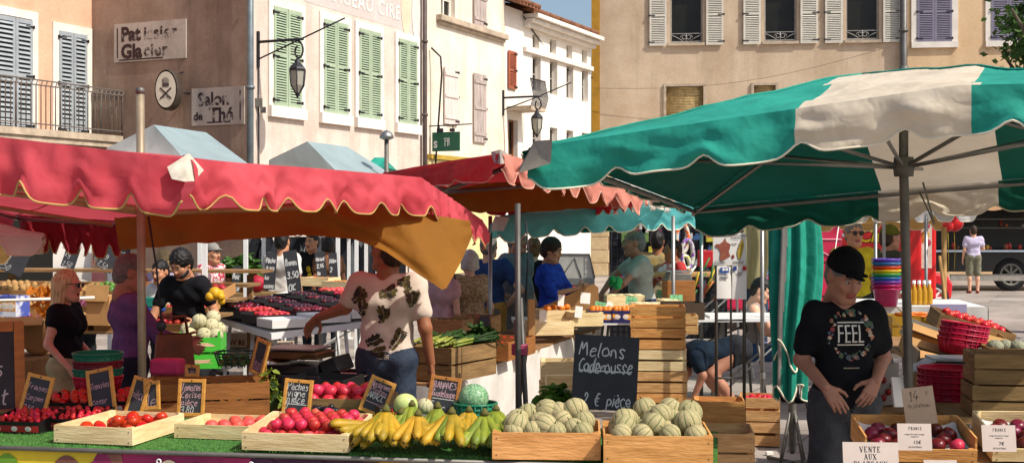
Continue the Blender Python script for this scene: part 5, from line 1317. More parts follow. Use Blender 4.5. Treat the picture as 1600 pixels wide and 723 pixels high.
# crouching person with dark top, head down
person('crouching person in a dark blue top bending down behind the crate stack', at(1150, 12.4), rad(-80), 1.72, SKR, fabric('dark_teal', '12191E', '16283A'), F_BLK2, .6, 2, 'short', HBLACK, lean=rad(98), vox=.016, build=1.1,
 pose=dict(knl=(.14, -.3, .5), knr=(-.14, -.3, .5), pel=(0, .0, .72), hil=(.09, 0, .72), hir=(-.09, 0, .72), anl=(.14, .02, .08), anr=(-.14, .02, .08), ell=(.24, -.42, .5), wrl=(.2, -.5, .28), elr=(-.24, -.42, .5), wrr=(-.2, -.5, .28)), head=(0, rad(10), 0))
# seated person
zs = .46
person('seated person in a grey vest and denim shorts with bare legs by the folded parasol', at(1172, 14), rad(72), 1.70, SKP, fabric('grey_vest', '8E8A88'), fabric('denim', '3C5C84'), 0, .5, 'short', HBLACK, vox=.016, build=1.05, lean=rad(10),
 pose=dict(pel=(0, 0, zs + .1), hil=(.1, 0, zs + .09), hir=(-.1, 0, zs + .09), knl=(.12, -.43, zs + .12), knr=(-.12, -.43, zs + .08), anl=(.12, -.36, .08), anr=(-.12, -.42, .08), ell=(.24, -.18, zs + .33), wrl=(.14, -.42, zs + .24), elr=(-.24, -.18, zs + .33), wrr=(-.12, -.42, zs + .22)), head=(rad(-8), rad(22), 0), shoes=F_BLK)
# the man in the printed black tee
p22, i22 = person('man in a black cap and black tee with a printed floral wreath, charcoal shorts', at(1319, 7.0), rad(4), 1.775, SKR, F_BLK, fabric('charcoal_shorts', '4A4B4E', '3A3B3E'), .7, .78, 'short', HGREY, hat=fabric('black_cap', '101014'), vox=.0115, build=.97,
 pose=dict(elr=(-.225, .03, 1.17), wrr=(-.165, -.2, 1.05), hdr=(.5, -.3, -.75), pnr=(.3, .75, -.5), ell=(.225, .03, 1.18), wrl=(.105, -.2, 1.085), hdl=(-.5, -.25, -.75), pnl=(-.3, .8, -.5)), head=(rad(12), rad(27), 0), hem=-.1, shw=.86, hcurl=.35, shoes=F_BLK2)
person('man in sunglasses and a yellow tee behind the man with the cap', at(1334, 15), rad(6), hgt(348, 15), SK, fabric('yellow', 'CDB52A'), F_BLK2, .6, 2, 'short', HGREY, vox=.018, glasses=SUNG)
person('man in an olive cap and dark olive shirt before the red truck', at(1379, 15.6), rad(110), hgt(354, 15.6), SKR, fabric('dark_olive', '3F4034'), F_BLK2, .7, 2, 'short', HBR, hat=fabric('olive_cap', '5A5B1E'), vox=.018, build=1.1, lean=rad(8))
person('man in a pale lilac tee and olive shorts at the dark food truck', at(1521, 34.5), rad(172), hgt(353, 34.5), SKP, fabric('pale_lilac', 'C9C0DA'), fabric('olive_short', '7C7A66'), .6, .95, 'short', HBR, vox=.022, pose=dict(elr=(-.26, -.08, 1.16), wrr=(-.1, -.3, 1.12)), shoes=mat('red_shoe', '8C3A34', .6))
# --- prints laid onto the cloth
def decal(o, polys, m, R, T, name='print', lift=.006, k=1.):
 """project flat polygons (local x,z) along +y of R onto mesh object o, in o's own space"""
 dg = bpy.context.evaluated_depsgraph_get(); bvh = BVHTree.FromPolygons([v.co for v in o.data.vertices], [p.vertices for p in o.data.polygons])
 mb = MB(); dirv = R @ Vector((0, 1, 0))
 for vs, fs, mm in polys:
  out = []; ok = True
  for v in vs:
   p = R @ Vector((v[0], -.6, v[1])) + Vector(T); hit = bvh.ray_cast(p, dirv)
   if hit[0] is None: ok = False; break
   out.append(hit[0] - dirv * lift)
  if ok: mb.add(out, fs, mm)
 if mb.v: return mb.build(name, m, o)
def rect_poly(x0, z0, x1, z1, n=4):
 n = max(1, round(abs(x1 - x0) / .009)); k = max(1, round(abs(z1 - z0) / .009)); vs = [(x0 + (x1 - x0) * i / n, z0 + (z1 - z0) * j / k) for j in range(k + 1) for i in range(n + 1)]
 return vs, [(j * (n + 1) + i, j * (n + 1) + i + 1, (j + 1) * (n + 1) + i + 1, (j + 1) * (n + 1) + i) for j in range(k) for i in range(n)]
def blob(cx, cz, r, n=7, seed=0):
 rr = random.Random(seed); vs = [(cx, cz)] + [(cx + r * rr.uniform(.6, 1.1) * math.cos(2*PI*i/n), cz + r * rr.uniform(.6, 1.1) * math.sin(2*PI*i/n)) for i in range(n)]
 return vs, [(0, i + 1, (i + 1) % n + 1) for i in range(n)]
WPR = mat('print_white', 'D9D4CA', .8, .1, 20)
sh = i22['ch']['shirt']; k = i22['k']; pol = []
T_ = (0, 0, 1.315 * k)
for i, c in enumerate('FEEL'):
 x = -.07 + i * .038; w = .030; z0, z1 = -.04, .054
 st = .0088
 pol.append((*rect_poly(x, z0, x + st, z1, 1), WPR))
 for zz in ((z0 if c != 'F' else None), (z1 - st if c != 'L' else None), ((z0 + z1) / 2 if c != 'L' else None)):
  if zz is not None: pol.append((*rect_poly(x + st, zz, x + w, zz + st, 1), WPR))
for zz in (-.056, .064): pol.append((*rect_poly(-.072, zz, .076, zz + .007, 6), WPR))
pc = [mat('print_peach', 'B97A5C', .8), mat('print_cream', 'C9B79A', .8), mat('print_leaf', '52664E', .8), mat('print_rose', '8C3F45', .8), mat('print_bluegrey', '5A6670', .8)]
rr = random.Random(4)
for i in range(95):
 a = rr.uniform(0, 2 * PI); q = rr.uniform(.098, .128)
 pol.append((*blob(q * math.cos(a) * 1.0, q * math.sin(a) * 1.06, rr.uniform(.005, .016), 7, i), rr.choice(pc)))
for i in range(12): pol.append((*rect_poly(-.045 + i * .0075, -.178, -.041 + i * .0075, -.172, 1), mat('print_cream', 'C9B79A', .8)))
decal(sh, pol, WPR, Matrix.Identity(3), T_)
sh = i7['ch']['shirt']; k = i7['k']; pol = []
lc = [mat('leaf_print_dark', '2E2A20', .85), mat('leaf_print_olive', '5A5220', .85), mat('leaf_print_brown', '4A3420', .85)]
def sprig(cx, cz, L, ang, seed, m):
 rr = random.Random(seed)
 for j in range(9):
  t_ = j / 8; sx = cx + math.cos(ang) * L * (t_ - .5) + .02 * math.sin(t_ * 3); sz = cz + math.sin(ang) * L * (t_ - .5)
  for sg in (-1, 1):
   a = ang + sg * rr.uniform(.7, 1.2); l = rr.uniform(.034, .062) * (1.1 - abs(t_ - .5)); w = l * .34
   ex, ez = sx + math.cos(a) * l, sz + math.sin(a) * l; nx, nz = -math.sin(a) * w, math.cos(a) * w
   pol.append(([(sx, sz), ((sx + ex) / 2 + nx, (sz + ez) / 2 + nz), (ex, ez), ((sx + ex) / 2 - nx, (sz + ez) / 2 - nz)], [(0, 1, 2, 3)], rr.choice(lc)))
for n_, (cx, cz, L, an) in enumerate(((-.02, .13, .1, .4), (.17, .01, .17, 1.4), (.19, .1, .1, .9), (0.02, -.03, .1, 1.6), (-.17, .09, .13, 1.8), (.08, -.2, .09, .5), (-.08, -.19, .13, 1.1), (.21, -.2, .12, 1.5), (.05, -.27, .08, .1), (-.2, -.12, .08, 1.2), (-.12, .2, .07, .2))):
 sprig(-cx, cz, L, an, n_, None)
decal(sh, pol, lc[0], Matrix.Rotation(PI, 3, 'Z'), (0, 0, 1.25 * k))
sh = i9['ch']['shirt']; decal(sh, [(*blob(0, 0, .06, 7, 3), mat('print_yellow', 'D9B21E', .8)), (*blob(.03, -.1, .05, 6, 5), mat('print_yellow', 'D9B21E', .8))], None, Matrix.Identity(3), (0, 0, 1.25))
# things the people hold
mb = MB(); mb.grid(lambda u, v: Vector((.16 * math.cos(2 * PI * u) * (1 - .2 * v), .1 * math.sin(2 * PI * u) * (1 - .35 * v), .3 * v)), 16, 4); mb.poly([(.16 * math.cos(2 * PI * i / 16), .1 * math.sin(2 * PI * i / 16), 0) for i in range(16)])
mb.tube([(-.1, 0, .28), (-.08, 0, .42), (.08, 0, .42), (.1, 0, .28)], .012, 6)
q = P(272, 588, 9.0); t = mb.build('shopping_bag', mat('brown_leather', '7A4A2C', .55, .3, 6, .2), None, (q.x, q.y, q.z + .0), rz=.6); tag(t, 'brown leather shopping bag held by the man in the purple shirt', 'bag')
mb = MB(); mb.box((0, 0, 0), (.2, .05, .1), mat('purse_green', '1F7F70', .5)); mb.box((0, 0, -.07), (.19, .045, .04), mat('purse_blue', '2E4FA0', .5)); q = P(243, 472, 12.62); tag(mb.build('purse', None, None, q, bevel=.01), 'green and blue purse in the hands of the woman with glasses', 'purse')
mb = MB(); rr = random.Random(2)
for i in range(7): mb.ball((rr.uniform(-.05, .05), rr.uniform(-.04, .04), rr.uniform(-.06, .06)), rr.uniform(.035, .06))
q = P(337, 462, 12.0); tag(mb.build('yellow_bag', mat('yellow_bag_plastic', 'D9A61E', .45, .2, 8, .3), None, q), 'crumpled yellow bag in the hand of the bearded young man', 'bag')
mb = MB(); mb.grid(lambda u, v: Vector((.13 * (u - .5) * 2 * (.7 + .3 * v), .06 * math.sin(PI * u), -.38 * v + .02 * math.sin(u * 9))), 12, 8); mb.grid(lambda u, v: Vector((.13 * (u - .5) * 2 * (.7 + .3 * v), -.06 * math.sin(PI * u), -.38 * v)), 12, 8); mb.tube([(-.08, 0, 0), (0, .02, .32), (.08, 0, 0)], .01, 6)
q = P(703, 450, 13.1); tag(mb.build('shoulder_bag', mat('black_leather', '22232A', .5, .2, 8), None, q), 'black shoulder bag beside the tan dress', 'bag')
# ------------------------------------------------------------------ produce
def tp(px, py, z):                      # where a pixel of the photo meets a level surface of height z
 d = (CAMZ - z) * FPX / (py - HOR); return Vector((X(px, d), d, z))
RRG = random.Random(11)
def fruit_mat(name, a, b, c=None, rough=.4, scale=7, rnd=.12, spec=.4):
 m = mat(name, a, rough, .2, scale, .05, spec, rnd=rnd, col2=b, detail=3); return m
M_PEACH = fruit_mat('peach_skin', 'D03A3E', '960F22', scale=5, rnd=.22, rough=.42)
M_PEACH2 = fruit_mat('peach_blush', 'E06A4C', 'C22C40', scale=10, rnd=.2, rough=.5)
M_NECT = fruit_mat('nectarine_skin', '7E1824', '45101C', scale=9, rnd=.35, rough=.32)
M_TOM = fruit_mat('tomato_skin', 'C82A1A', 'A81C12', scale=5, rnd=.15, rough=.25)
M_APR = fruit_mat('apricot_skin', 'E08A2E', 'D06A20', scale=9, rnd=.12, rough=.5)
M_PLUM = fruit_mat('plum_skin', '4A2032', '2A1220', scale=9, rnd=.3, rough=.4)
M_ORG = fruit_mat('orange_skin', 'E0801C', 'CE6A12', scale=12, rnd=.1, rough=.45)
M_POT = fruit_mat('potato_skin', 'B48C58', '94703F', scale=9, rnd=.15, rough=.8)
M_ONI = fruit_mat('onion_skin', '7A2F4A', '54203A', scale=9, rnd=.2, rough=.4)
M_STR = fruit_mat('strawberry_skin', 'CC1A22', 'A0101A', scale=20, rnd=.15, rough=.35)
M_STEM = mat('fruit_stem', '5B5A2A', .8, .2, 20)
def fruit_me(kind, seg=14):
 mb = MB(); rings = max(6, seg * 2 // 3)
 for i in range(rings + 1):
  t = PI * i / rings
  for k in range(seg):
   w = 2 * PI * k / seg
   r = math.sin(t); z = math.cos(t)
   if kind == 'peach':
    cl = 1 - .07 * math.exp(-((math.atan2(math.sin(w), math.cos(w))) / .35) ** 2) * r
    z = z * .92 - .16 * math.exp(-(t / .5) ** 2); r *= cl
   elif kind == 'tomato': z = z * .8 - .14 * math.exp(-(t / .4) ** 2); r *= 1 + .03 * math.cos(5 * w)
   elif kind == 'potato': r *= 1 + .1 * sn(math.cos(w), math.sin(w), z, 1.4); z *= 1.35
   elif kind == 'straw': r *= .85 * (1 - .35 * max(0, -z)); z *= 1.15
   mb.v.append((r * math.cos(w), r * math.sin(w), z))
 for i in range(rings):
  for k in range(seg): mb.f.append([i * seg + k, (i + 1) * seg + k, (i + 1) * seg + (k + 1) % seg, i * seg + (k + 1) % seg]); mb.m.append(0); mb.sm.append(True)
 return mb
def mesh_of(mb, name, m):
 o = mb.build(name, m); me = o.data; bpy.data.objects.remove(o); return me
FR = {}
def fruit_mesh(kind, m, seg=14):
 key = (kind, m.name, seg)
 if key not in FR: FR[key] = mesh_of(fruit_me(kind, seg), 'fruit', m)
 return FR[key]
def put(name, me, loc, r, label, cat, group, rr=RRG, rot=None):
 o = bpy.data.objects.new(name, me); COL.objects.link(o); o.location = loc
 o.rotation_euler = rot or (rr.uniform(-.7, .7), rr.uniform(-.7, .7), rr.uniform(0, 6.28)); o.scale = (r,) * 3 if not isinstance(r, tuple) else r
 return tag(o, label, cat, group)
def fill(name, kind, m, Mt, w, d, r, label, cat, layers=1, z0=0., jit=.12, slope=0., skip=0., seg=14, rowoff=True, mats=None, maxn=999, var=.08):
 """rows of fruit inside a tray whose frame is Mt (origin centre of its bottom)"""
 n = 0; nx = max(1, int(w / (2 * r))); ny = max(1, int(d / (1.8 * r)))
 for L in range(layers):
  for j in range(ny - L):
   k = nx - (1 if (rowoff and (j + L) % 2) else 0)
   for i in range(k):
    if RRG.random() < skip or n >= maxn: continue
    x = (i - (k - 1) / 2) * (w / nx) + RRG.uniform(-jit, jit) * r; y = (j - (ny - L - 1) / 2) * (d / ny) + RRG.uniform(-jit, jit) * r
    z = z0 + r * .95 + L * r * 1.45 + RRG.uniform(-jit, jit) * r * .6 + slope * (y + d / 2)
    mm = m if not mats or RRG.random() < .6 else RRG.choice(mats)
    put(name, fruit_mesh(kind, mm, seg), Mt @ Vector((x, y, z)), r * RRG.uniform(1 - var, 1 + var), label, cat, label + 's' if False else 'group of ' + label); n += 1
 return n
def crate(label, w, d, h, m=WOOD, boards=2, loc=(0, 0, 0), rz=0, tilt=0., group=None, post=.028, th=.009, gap=.012, roll=0., name='wooden_crate', front_h=None):
 t = thing(name, label, 'crate', loc, group=group, rot=(tilt, roll, rz))
 def side(nm, axis, s, hh):
  mb = MB(); bh = (hh - gap * (boards - 1)) / boards
  for k in range(boards):
   z = k * (bh + gap) + bh / 2 + .004
   if axis == 'x': mb.box((s * (w / 2 - th / 2), 0, z), (th, d - 2 * th - .001, bh))
   else: mb.box((0, s * (d / 2 - th / 2), z), (w, th, bh))
  if axis == 'y':
   for sx in (-1, 1):
    for k in range(boards):
     for dz in (-.3, .3): mb.box((sx * (w / 2 - .02), s * (d / 2 + .0006), k * (bh + gap) + bh / 2 + dz * bh), (.005, .002, .005), NAIL)
  return fixbuild(mb, nm, m, t)
 fh = front_h or h
 side('front_panel', 'y', -1, fh); side('back_panel', 'y', 1, h); side('side_panel', 'x', -1, h); side('side_panel', 'x', 1, h)
 for sx in (-1, 1):
  for sy in (-1, 1):
   mb = MB(); a = post; x, y = sx * (w / 2 - th - .001), sy * (d / 2 - th - .001)
   mb.prism([(x, y), (x - sx * a, y), (x, y - sy * a)][::1 if sx * sy > 0 else -1], (h if sy > 0 else fh) + .008, None); mb.build('corner_post', m, t)
 mb = MB()
 for k in range(4): mb.box((0, -d / 2 + th + (k + .5) * (d - 2 * th) / 4, .004), (w - 2 * th - .002, (d - 2 * th) / 4 - .008, .007))
 mb.build('base', m, t)
 return t
NAIL = mat('nail_head', '5E5348', .5, .1, 9, metal=.5)
def fixbuild(mb, nm, m, par):
 """boards without a material get m"""
 if mb.mats and m not in mb.mats:
  # indices written before the first explicit material are 0 = NAIL; boards were added first, so tell them apart by size
  mats = [m] + mb.mats; idx = []
  for f, k in zip(mb.f, mb.m):
   vs = [Vector(mb.v[i]) for i in f]; idx.append(1 if max((a - vs[0]).length for a in vs) < .008 else 0)
  mb.m = idx; mb.mats = mats
 return mb.build(nm, m, par)
def mtx(o):
 return Matrix.Translation(o.location) @ o.rotation_euler.to_matrix().to_4x4()
# ------------------------------------------------------------------ chalk boards and cards
def board(label, w, h, lines, loc, rz=0, tilt=-.2, roll=0., frame=FRAMEW, fw=.02, chalk=CHALK, lh=None, seed=1, rule=None, name='chalkboard', slate=SLATE, cat='price board', hole=True, stroke=.0036, prop=True):
 """standing board, lower edge at loc, leaning back by -tilt"""
 t = thing(name, label, cat, loc, rot=(tilt, roll, rz))
 mb = MB(); mb.box((0, 0, h / 2), (w, .007, h)); mb.build('slate', slate, t)
 if frame:
  mb = MB(); ow, oh = w + fw * 1.2, h + fw * 1.2
  for sx in (-1, 1): mb.box((sx * w / 2, 0, h / 2), (fw, .018, oh))
  for z in (0, h): mb.box((0, 0, z), (ow - fw * 1.9, .0165, fw))
  mb.build('frame', frame, t, bevel=.003)
  if hole: hb = MB(); hb.lathe([(0, 0), (.005, 0)], 8, None, TM((0, -.0092, h), RX(PI / 2))); hb.build('peg_hole', IRON, t)
 if prop:
  mb = MB(); mb.box((0, .05, h * .35), (.03, .006, h * .75), R=RX(.28)); mb.build('prop', frame or WOOD, t)
 if lines:
  n = len(lines); lh = lh or h * .68 / n; Mx = TM((0, -.0045, 0), RX(PI / 2)); mb = MB()
  for i, tx in enumerate(lines):
   m_ = chalk
   if isinstance(tx, tuple): tx, m_ = tx
   y = h * .93 - (i + .95) * (h * .9 / n)
   hand(mb, tx, -w * .43, y, lh * .66, stroke, m_, Mx, seed=seed + i, end=w * .84)
  if rule is not None: mb.box((0, rule * h, 0), (w * .8, stroke, .0005), chalk, M=Mx)
  mb.build('writing', chalk, t)
 return t
def card(label, w, h, loc, rz, tilt, lines, m=PAPER, ink=INK, roll=0., name='price_card', pen=False, ser=None):
 t = thing(name, label, 'sign', loc, rot=(tilt, roll, rz))
 mb = MB(); mb.box((0, 0, h / 2), (w, .003, h)); mb.build('card', m, t)
 Mx = TM((0, -.0022, 0), RX(PI / 2)); mb = MB()
 for (tx, x, y, sz, kind) in lines:
  if kind == 'pen': hand(mb, tx, x, y, sz, sz * .07, ink, Mx, seed=len(tx))
  elif kind == 'serif': serif(mb, tx, x, y, sz, ink, Mx)
  elif kind == 'rule': mb.box((x, y, 0), (sz, .0025, .0004), ink, M=Mx)
  else:
   vs, fs = text_pts(tx, sz, 'CENTER', 0, 1.05, sz * .012, 2); mb.add([(v.x + x, v.y + y, 0) for v in vs], fs, ink, Mx)
 if mb.v: mb.build('writing', ink, t)
 mb = MB(); mb.box((0, .02, h * .3), (.02, .003, h * .6), R=RX(.2)); mb.build('prop', m, t)
 return t
# ------------------------------------------------------------------ the front stall
TH = .83; TYAW = rad(-9.2)
TO = V(-.09, 6.06, 0); TU = V(math.cos(TYAW), math.sin(TYAW), 0); TV = V(-math.sin(TYAW), math.cos(TYAW), 0)
st = thing('stall_table', 'long front stall table with green grass mat and printed vegetable banner', 'table', (TO.x, TO.y, 0), TYAW)
TL, TR, TD = -4.2, 1.05, .95
mb = MB(); mb.box(((TL + TR) / 2, TD / 2, TH - .03), (TR - TL, TD, .05)); mb.build('table_top', WOODD, st)
mb = MB()
def matf(u, v):
 x = TL + (TR - TL) * u; y = -.04 + (TD + .03) * v
 return Vector((x, y, TH + .002 + .006 * sn(x * 2, y * 3, 1) - (.03 if v < .02 else 0)))
mb.grid(matf, 160, 30); mb.build('grass_mat', mat('grass_mat_green', '4F8A3C', .9, .35, 40, .8, col2='2C5A22'), st)
rr = random.Random(5); mb = MB()
for i in range(9000):
 x = rr.uniform(TL + 1.4, TR); y = rr.uniform(-.045, .3) if rr.random() < .8 else rr.uniform(.3, TD); z = TH + .003; a = rr.uniform(0, 6.28); l = rr.uniform(.006, .014)
 mb.add([(x, y, z), (x + .003 * math.cos(a), y + .003 * math.sin(a), z), (x + rr.uniform(-.008, .008), y + rr.uniform(-.01, .004), z + l)], [(0, 1, 2)])
tag(mb.build('grass_blades', mat('grass_blade', '6BA04A', .8, .3, 30, rnd=0), st), kind='stuff')
mb = MB()
for x in (TL + .2, -2.2, -.6, TR - .2):
 for y in (.08, TD - .08): mb.box((x, y, (TH - .06) / 2), (.05, .05, TH - .06))
mb.build('legs', STEELD, st) if False else None
for x in (TL + .2, -2.2, -.6, TR - .2):
 for y in (.08, TD - .08): b = MB(); b.box((x, y, (TH - .06) / 2), (.05, .05, TH - .06)); b.build('leg', STEELD, st)
# the banner with pictures of vegetables
bn = MB()
bm_ = {k: mat('banner_' + k, c, .5, .25, 3, 0, col2=c2) for k, c, c2 in (('yellow', 'D9BE2A', 'B8A024'), ('magenta', '9C2456', '6A1A48'), ('violet', '4A2040', '2E1630'), ('bulb', '8A5A48', '5E3430'), ('cream', 'E2D3B0', 'CDB890'), ('leaf', '6E9A2C', '4C7A22'), ('pink', 'C2508A', 'A03A70'), ('gold', 'E0A81C', 'C88A14'))}
def bq(x0, x1, m): bn.poly([(x0, -.05, .25), (x1, -.05, .25), (x1, -.05, TH - .025), (x0, -.05, TH - .025)], m)
bq(TL, -1.95, bm_['yellow']); bq(-1.95, -1.3, bm_['magenta']); bq(-1.3, -.62, bm_['violet']); bq(-.62, TR, bm_['gold'])
rr = random.Random(8); kk = 0
def oval_b(x, z, rx, rz_, m):
 global kk; kk += 1
 pts = [(x + rx * math.cos(a) * (1 - .2 * math.sin(a)), -.052 - kk * .0001, min(TH - .027, z + rz_ * math.sin(a))) for a in [2 * PI * i / 18 for i in range(18)]]
 bn.poly(pts, m)
for i in range(22): oval_b(TL + i * .11 + rr.uniform(-.03, .03), rr.uniform(.5, .8), rr.uniform(.05, .1), rr.uniform(.06, .12), bm_[rr.choice(['bulb', 'bulb', 'cream', 'leaf', 'yellow'])])
for i in range(20): oval_b(-1.95 + i * .07, rr.uniform(.45, .8), rr.uniform(.04, .1), rr.uniform(.05, .11), bm_[rr.choice(['magenta', 'pink', 'violet', 'cream', 'magenta'])])
for i in range(22): oval_b(-.5 + i * .075, rr.uniform(.4, .8), rr.uniform(.04, .1), rr.uniform(.04, .11), bm_[rr.choice(['gold', 'yellow', 'leaf', 'bulb'])])
bn.build('banner', None, st)
for px in (273, 422, 577):
 q = tp(px, 708, .78); x = (q - TO).dot(TU); b = MB(); b.tube([(x + .011 * math.cos(a), -.062, TH - .055 + .011 * math.sin(a)) for a in [k * .7 for k in range(9)]], .004, 5, closed=True); b.build('grommet', WHITEM, st)
mb = MB(); mb.tube([(TL, -.06, TH - .012), (TR, -.06, TH - .012)], .012, 6); mb.build('edge_rail', STEELD, st)
def ta(px, py, z=TH, dx=0., dy=0.):     # point on the table seen at a pixel, shifted along the table
 return tp(px, py, z) + TU * dx + TV * dy
def place_crate(label, px, py, w, d, h, m, yaw=0., z=TH + .006, tilt=0., boards=2, **k):
 """px,py = pixel of the lower front corner that points to the photo's start of the row"""
 q = tp(px, py, z); rz = TYAW + yaw
 c = q + V(math.cos(rz), math.sin(rz), 0) * w / 2 + V(-math.sin(rz), math.cos(rz), 0) * d / 2 * math.cos(tilt) + V(0, 0, math.sin(tilt) * d / 2)
 return crate(label, w, d, h, m, boards, c, rz, tilt, **k)
# the three front trays
c1 = place_crate('pale wooden tray of tomatoes beside the brass mast', 84, 691, .44, .52, .085, WOODP, yaw=rad(-5), boards=1)
fill('tomato', 'tomato', M_TOM, mtx(c1), .40, .46, .036, 'red tomato in the pale tray beside the brass mast', 'tomato', 1, .012, .2, seg=12, skip=.3)
fill('tomato', 'tomato', M_TOM, mtx(c1) @ Matrix.Translation((.05, .1, 0)), .26, .24, .034, 'red tomato in the pale tray beside the brass mast', 'tomato', 1, .04, .2, seg=12, skip=.4)
c2 = place_crate('shallow pale tray with a few peaches and paper beside the vine peach board', 272, 684, .44, .36, .07, WOODP, yaw=rad(-3), boards=1)
fill('peach', 'peach', M_PEACH2, mtx(c2) @ Matrix.Translation((.05, .03, 0)), .3, .26, .036, 'flat pale peach in the shallow tray under the vine peach board', 'peach', 1, .012, .2, seg=12, skip=.3)
mb = MB(); mb.grid(lambda u, v: Vector((-.1 + .2 * (u - .5), -.04 + .2 * (v - .5), .02 + .02 * sn(u * 4, v * 4))), 8, 8); o = mb.build('tray_liner', PLB, None, c2.location + V(0, 0, .006), TYAW); tag(o, 'black crinkled liner lying in the shallow pale tray', 'liner')
c3 = place_crate('pale wooden tray filled with rows of red peaches', 378, 703, .535, .44, .085, WOODP, boards=1, tilt=rad(5))
fill('peach', 'peach', M_PEACH, mtx(c3), .49, .40, .031, 'glossy red peach in the full tray before the black board row', 'peach', 1, .02, .08, seg=16, mats=[M_PEACH, M_PEACH2])
fill('peach', 'peach', M_PEACH, mtx(c3) @ Matrix.Translation((.02, .05, 0)), .40, .29, .031, 'glossy red peach in the full tray before the black board row', 'peach', 1, .066, .08, seg=16, mats=[M_PEACH, M_PEACH2], skip=.05)
c3b = crate('black rimmed tray of red nectarines behind the full peach tray', .5, .34, .1, WOODD, 1, ta(545, 652, TH + .02, -.05, .16), TYAW)
fill('peach', 'peach', M_PEACH, mtx(c3b), .45, .28, .038, 'red nectarine in the dark tray behind the full peach tray', 'nectarine', 1, .05, .1, seg=14)
fill('peach', 'peach', M_PEACH, mtx(c3b), .4, .22, .038, 'red nectarine in the dark tray behind the full peach tray', 'nectarine', 1, .1, .1, seg=14)
# melons
def melon_mat(name, a, b, line):
 m = mat(name, a, .75, .2, 9, .35, .2, rnd=.1, col2=b); N, L, bs = fac_tools(m)
 tc = N.new('ShaderNodeTexCoord'); sp = N.new('ShaderNodeSeparateXYZ'); L.new(tc.outputs['Object'], sp.inputs[0])
 at_ = N.new('ShaderNodeMath'); at_.operation = 'ARCTAN2'; L.new(sp.outputs['Y'], at_.inputs[0]); L.new(sp.outputs['X'], at_.inputs[1])
 ml = N.new('ShaderNodeMath'); ml.operation = 'MULTIPLY'; ml.inputs[1].default_value = 10 / (2 * PI); L.new(at_.outputs[0], ml.inputs[0])
 fr = N.new('ShaderNodeMath'); fr.operation = 'FRACT'; L.new(ml.outputs[0], fr.inputs[0])
 sb = N.new('ShaderNodeMath'); sb.operation = 'SUBTRACT'; sb.inputs[1].default_value = .5; L.new(fr.outputs[0], sb.inputs[0])
 ab = N.new('ShaderNodeMath'); ab.operation = 'ABSOLUTE'; L.new(sb.outputs[0], ab.inputs[0])
 r = N.new('ShaderNodeValToRGB'); r.color_ramp.elements[0].position = .40; r.color_ramp.elements[0].color = (0, 0, 0, 1); r.color_ramp.elements[1].position = .475; r.color_ramp.elements[1].color = (1, 1, 1, 1)
 L.new(ab.outputs[0], r.inputs[0])
 old = bs.inputs['Base Color'].links[0].from_socket
 mx = N.new('ShaderNodeMix'); mx.data_type = 'RGBA'; L.new(r.outputs[0], mx.inputs[0]); L.new(old, mx.inputs[6]); mx.inputs[7].default_value = lin(line); L.new(mx.outputs[2], bs.inputs['Base Color'])
 return m
M_MEL = melon_mat('melon_rind', 'BCAC82', '979168', '58683E')
M_MELP = melon_mat('pale_melon_rind', 'D2CBA6', 'B7B088', '7C8660')
def melon_me(m, seg=40, rings=16):
 mb = MB()
 for i in range(rings + 1):
  t = PI * i / rings
  for k in range(seg):
   w = 2 * PI * k / seg; rib = 1 - .045 * abs(math.cos(5 * w)) ** 6 * math.sin(t)
   mb.v.append((math.sin(t) * rib * math.cos(w), math.sin(t) * rib * math.sin(w), math.cos(t) * .93 - .06 * math.exp(-(t / .3) ** 2) + .05 * math.exp(-((PI - t) / .3) ** 2)))
 for i in range(rings):
  for k in range(seg): mb.f.append([i * seg + k, (i + 1) * seg + k, (i + 1) * seg + (k + 1) % seg, i * seg + (k + 1) % seg]); mb.m.append(0); mb.sm.append(True)
 return mesh_of(mb, 'melon', m)
ME_MEL, ME_MELP = melon_me(M_MEL), melon_me(M_MELP)
mb = MB(); mb.tube([(0, 0, .86), (.03, .02, 1.0), (.1, .05, 1.12)], [.07, .05, .04], 6); ME_STEM = mesh_of(mb, 'stem', M_STEM)
def melon(loc, r, label, group, rot, me=ME_MEL, stem=True):
 o = put('melon', me, loc, r, label, 'melon', group, rot=rot)
 if stem: s_ = bpy.data.objects.new('stem', ME_STEM); COL.objects.link(s_); s_.parent = o
 return o
m1 = place_crate('orange toned wooden crate of melons beside the bananas', 769, 718, .505, .40, .125, WOODO, yaw=rad(6), boards=1, z=TH + .006)
m2 = place_crate('orange toned wooden crate of melons at the end of the table', 943, 724, .50, .44, .125, WOODO, yaw=rad(6), boards=1, z=TH + .006)
def melon_pile(c, w, d, label, group, spec):
 Mt = mtx(c)
 for (x, y, z, r, a, b) in spec:
  melon(Mt @ V(x * w, y * d, z), r, label, group, (a, b, RRG.uniform(0, 6)))
R0 = .058
sp1 = [(x, y, .055, .05, RRG.uniform(.9, 2), RRG.uniform(-.6, .6)) for x in (-.36, -.12, .12, .36) for y in (-.36, 0, .34)]
sp1 += [(x + RRG.uniform(-.03, .03), y, .118, .053, RRG.uniform(.2, 1.2), RRG.uniform(-.6, .6)) for x in (-.38, -.14, .12, .38) for y in (-.3, .3)]
sp1 += [(-.33, -.22, .145, .064, .3, .2), (-.02, -.24, .14, .062, 1.35, 0), (.28, -.2, .13, .052, .5, .1), (-.33, .14, .15, .056, .6, .3), (-.1, .1, .14, .055, .4, -.3), (.16, .08, .15, .056, .9, .5), (.4, .05, .15, .055, .2, .2), (-.02, .4, .18, .062, .2, -.9), (-.22, .42, .16, .06, .4, .4), (.3, .36, .185, .066, .3, .9), (.12, .38, .17, .058, 1.5, 0)]
melon_pile(m1, .44, .34, 'ribbed beige melon heaped in the crate beside the bananas', 'melons in the crate beside the bananas', sp1)
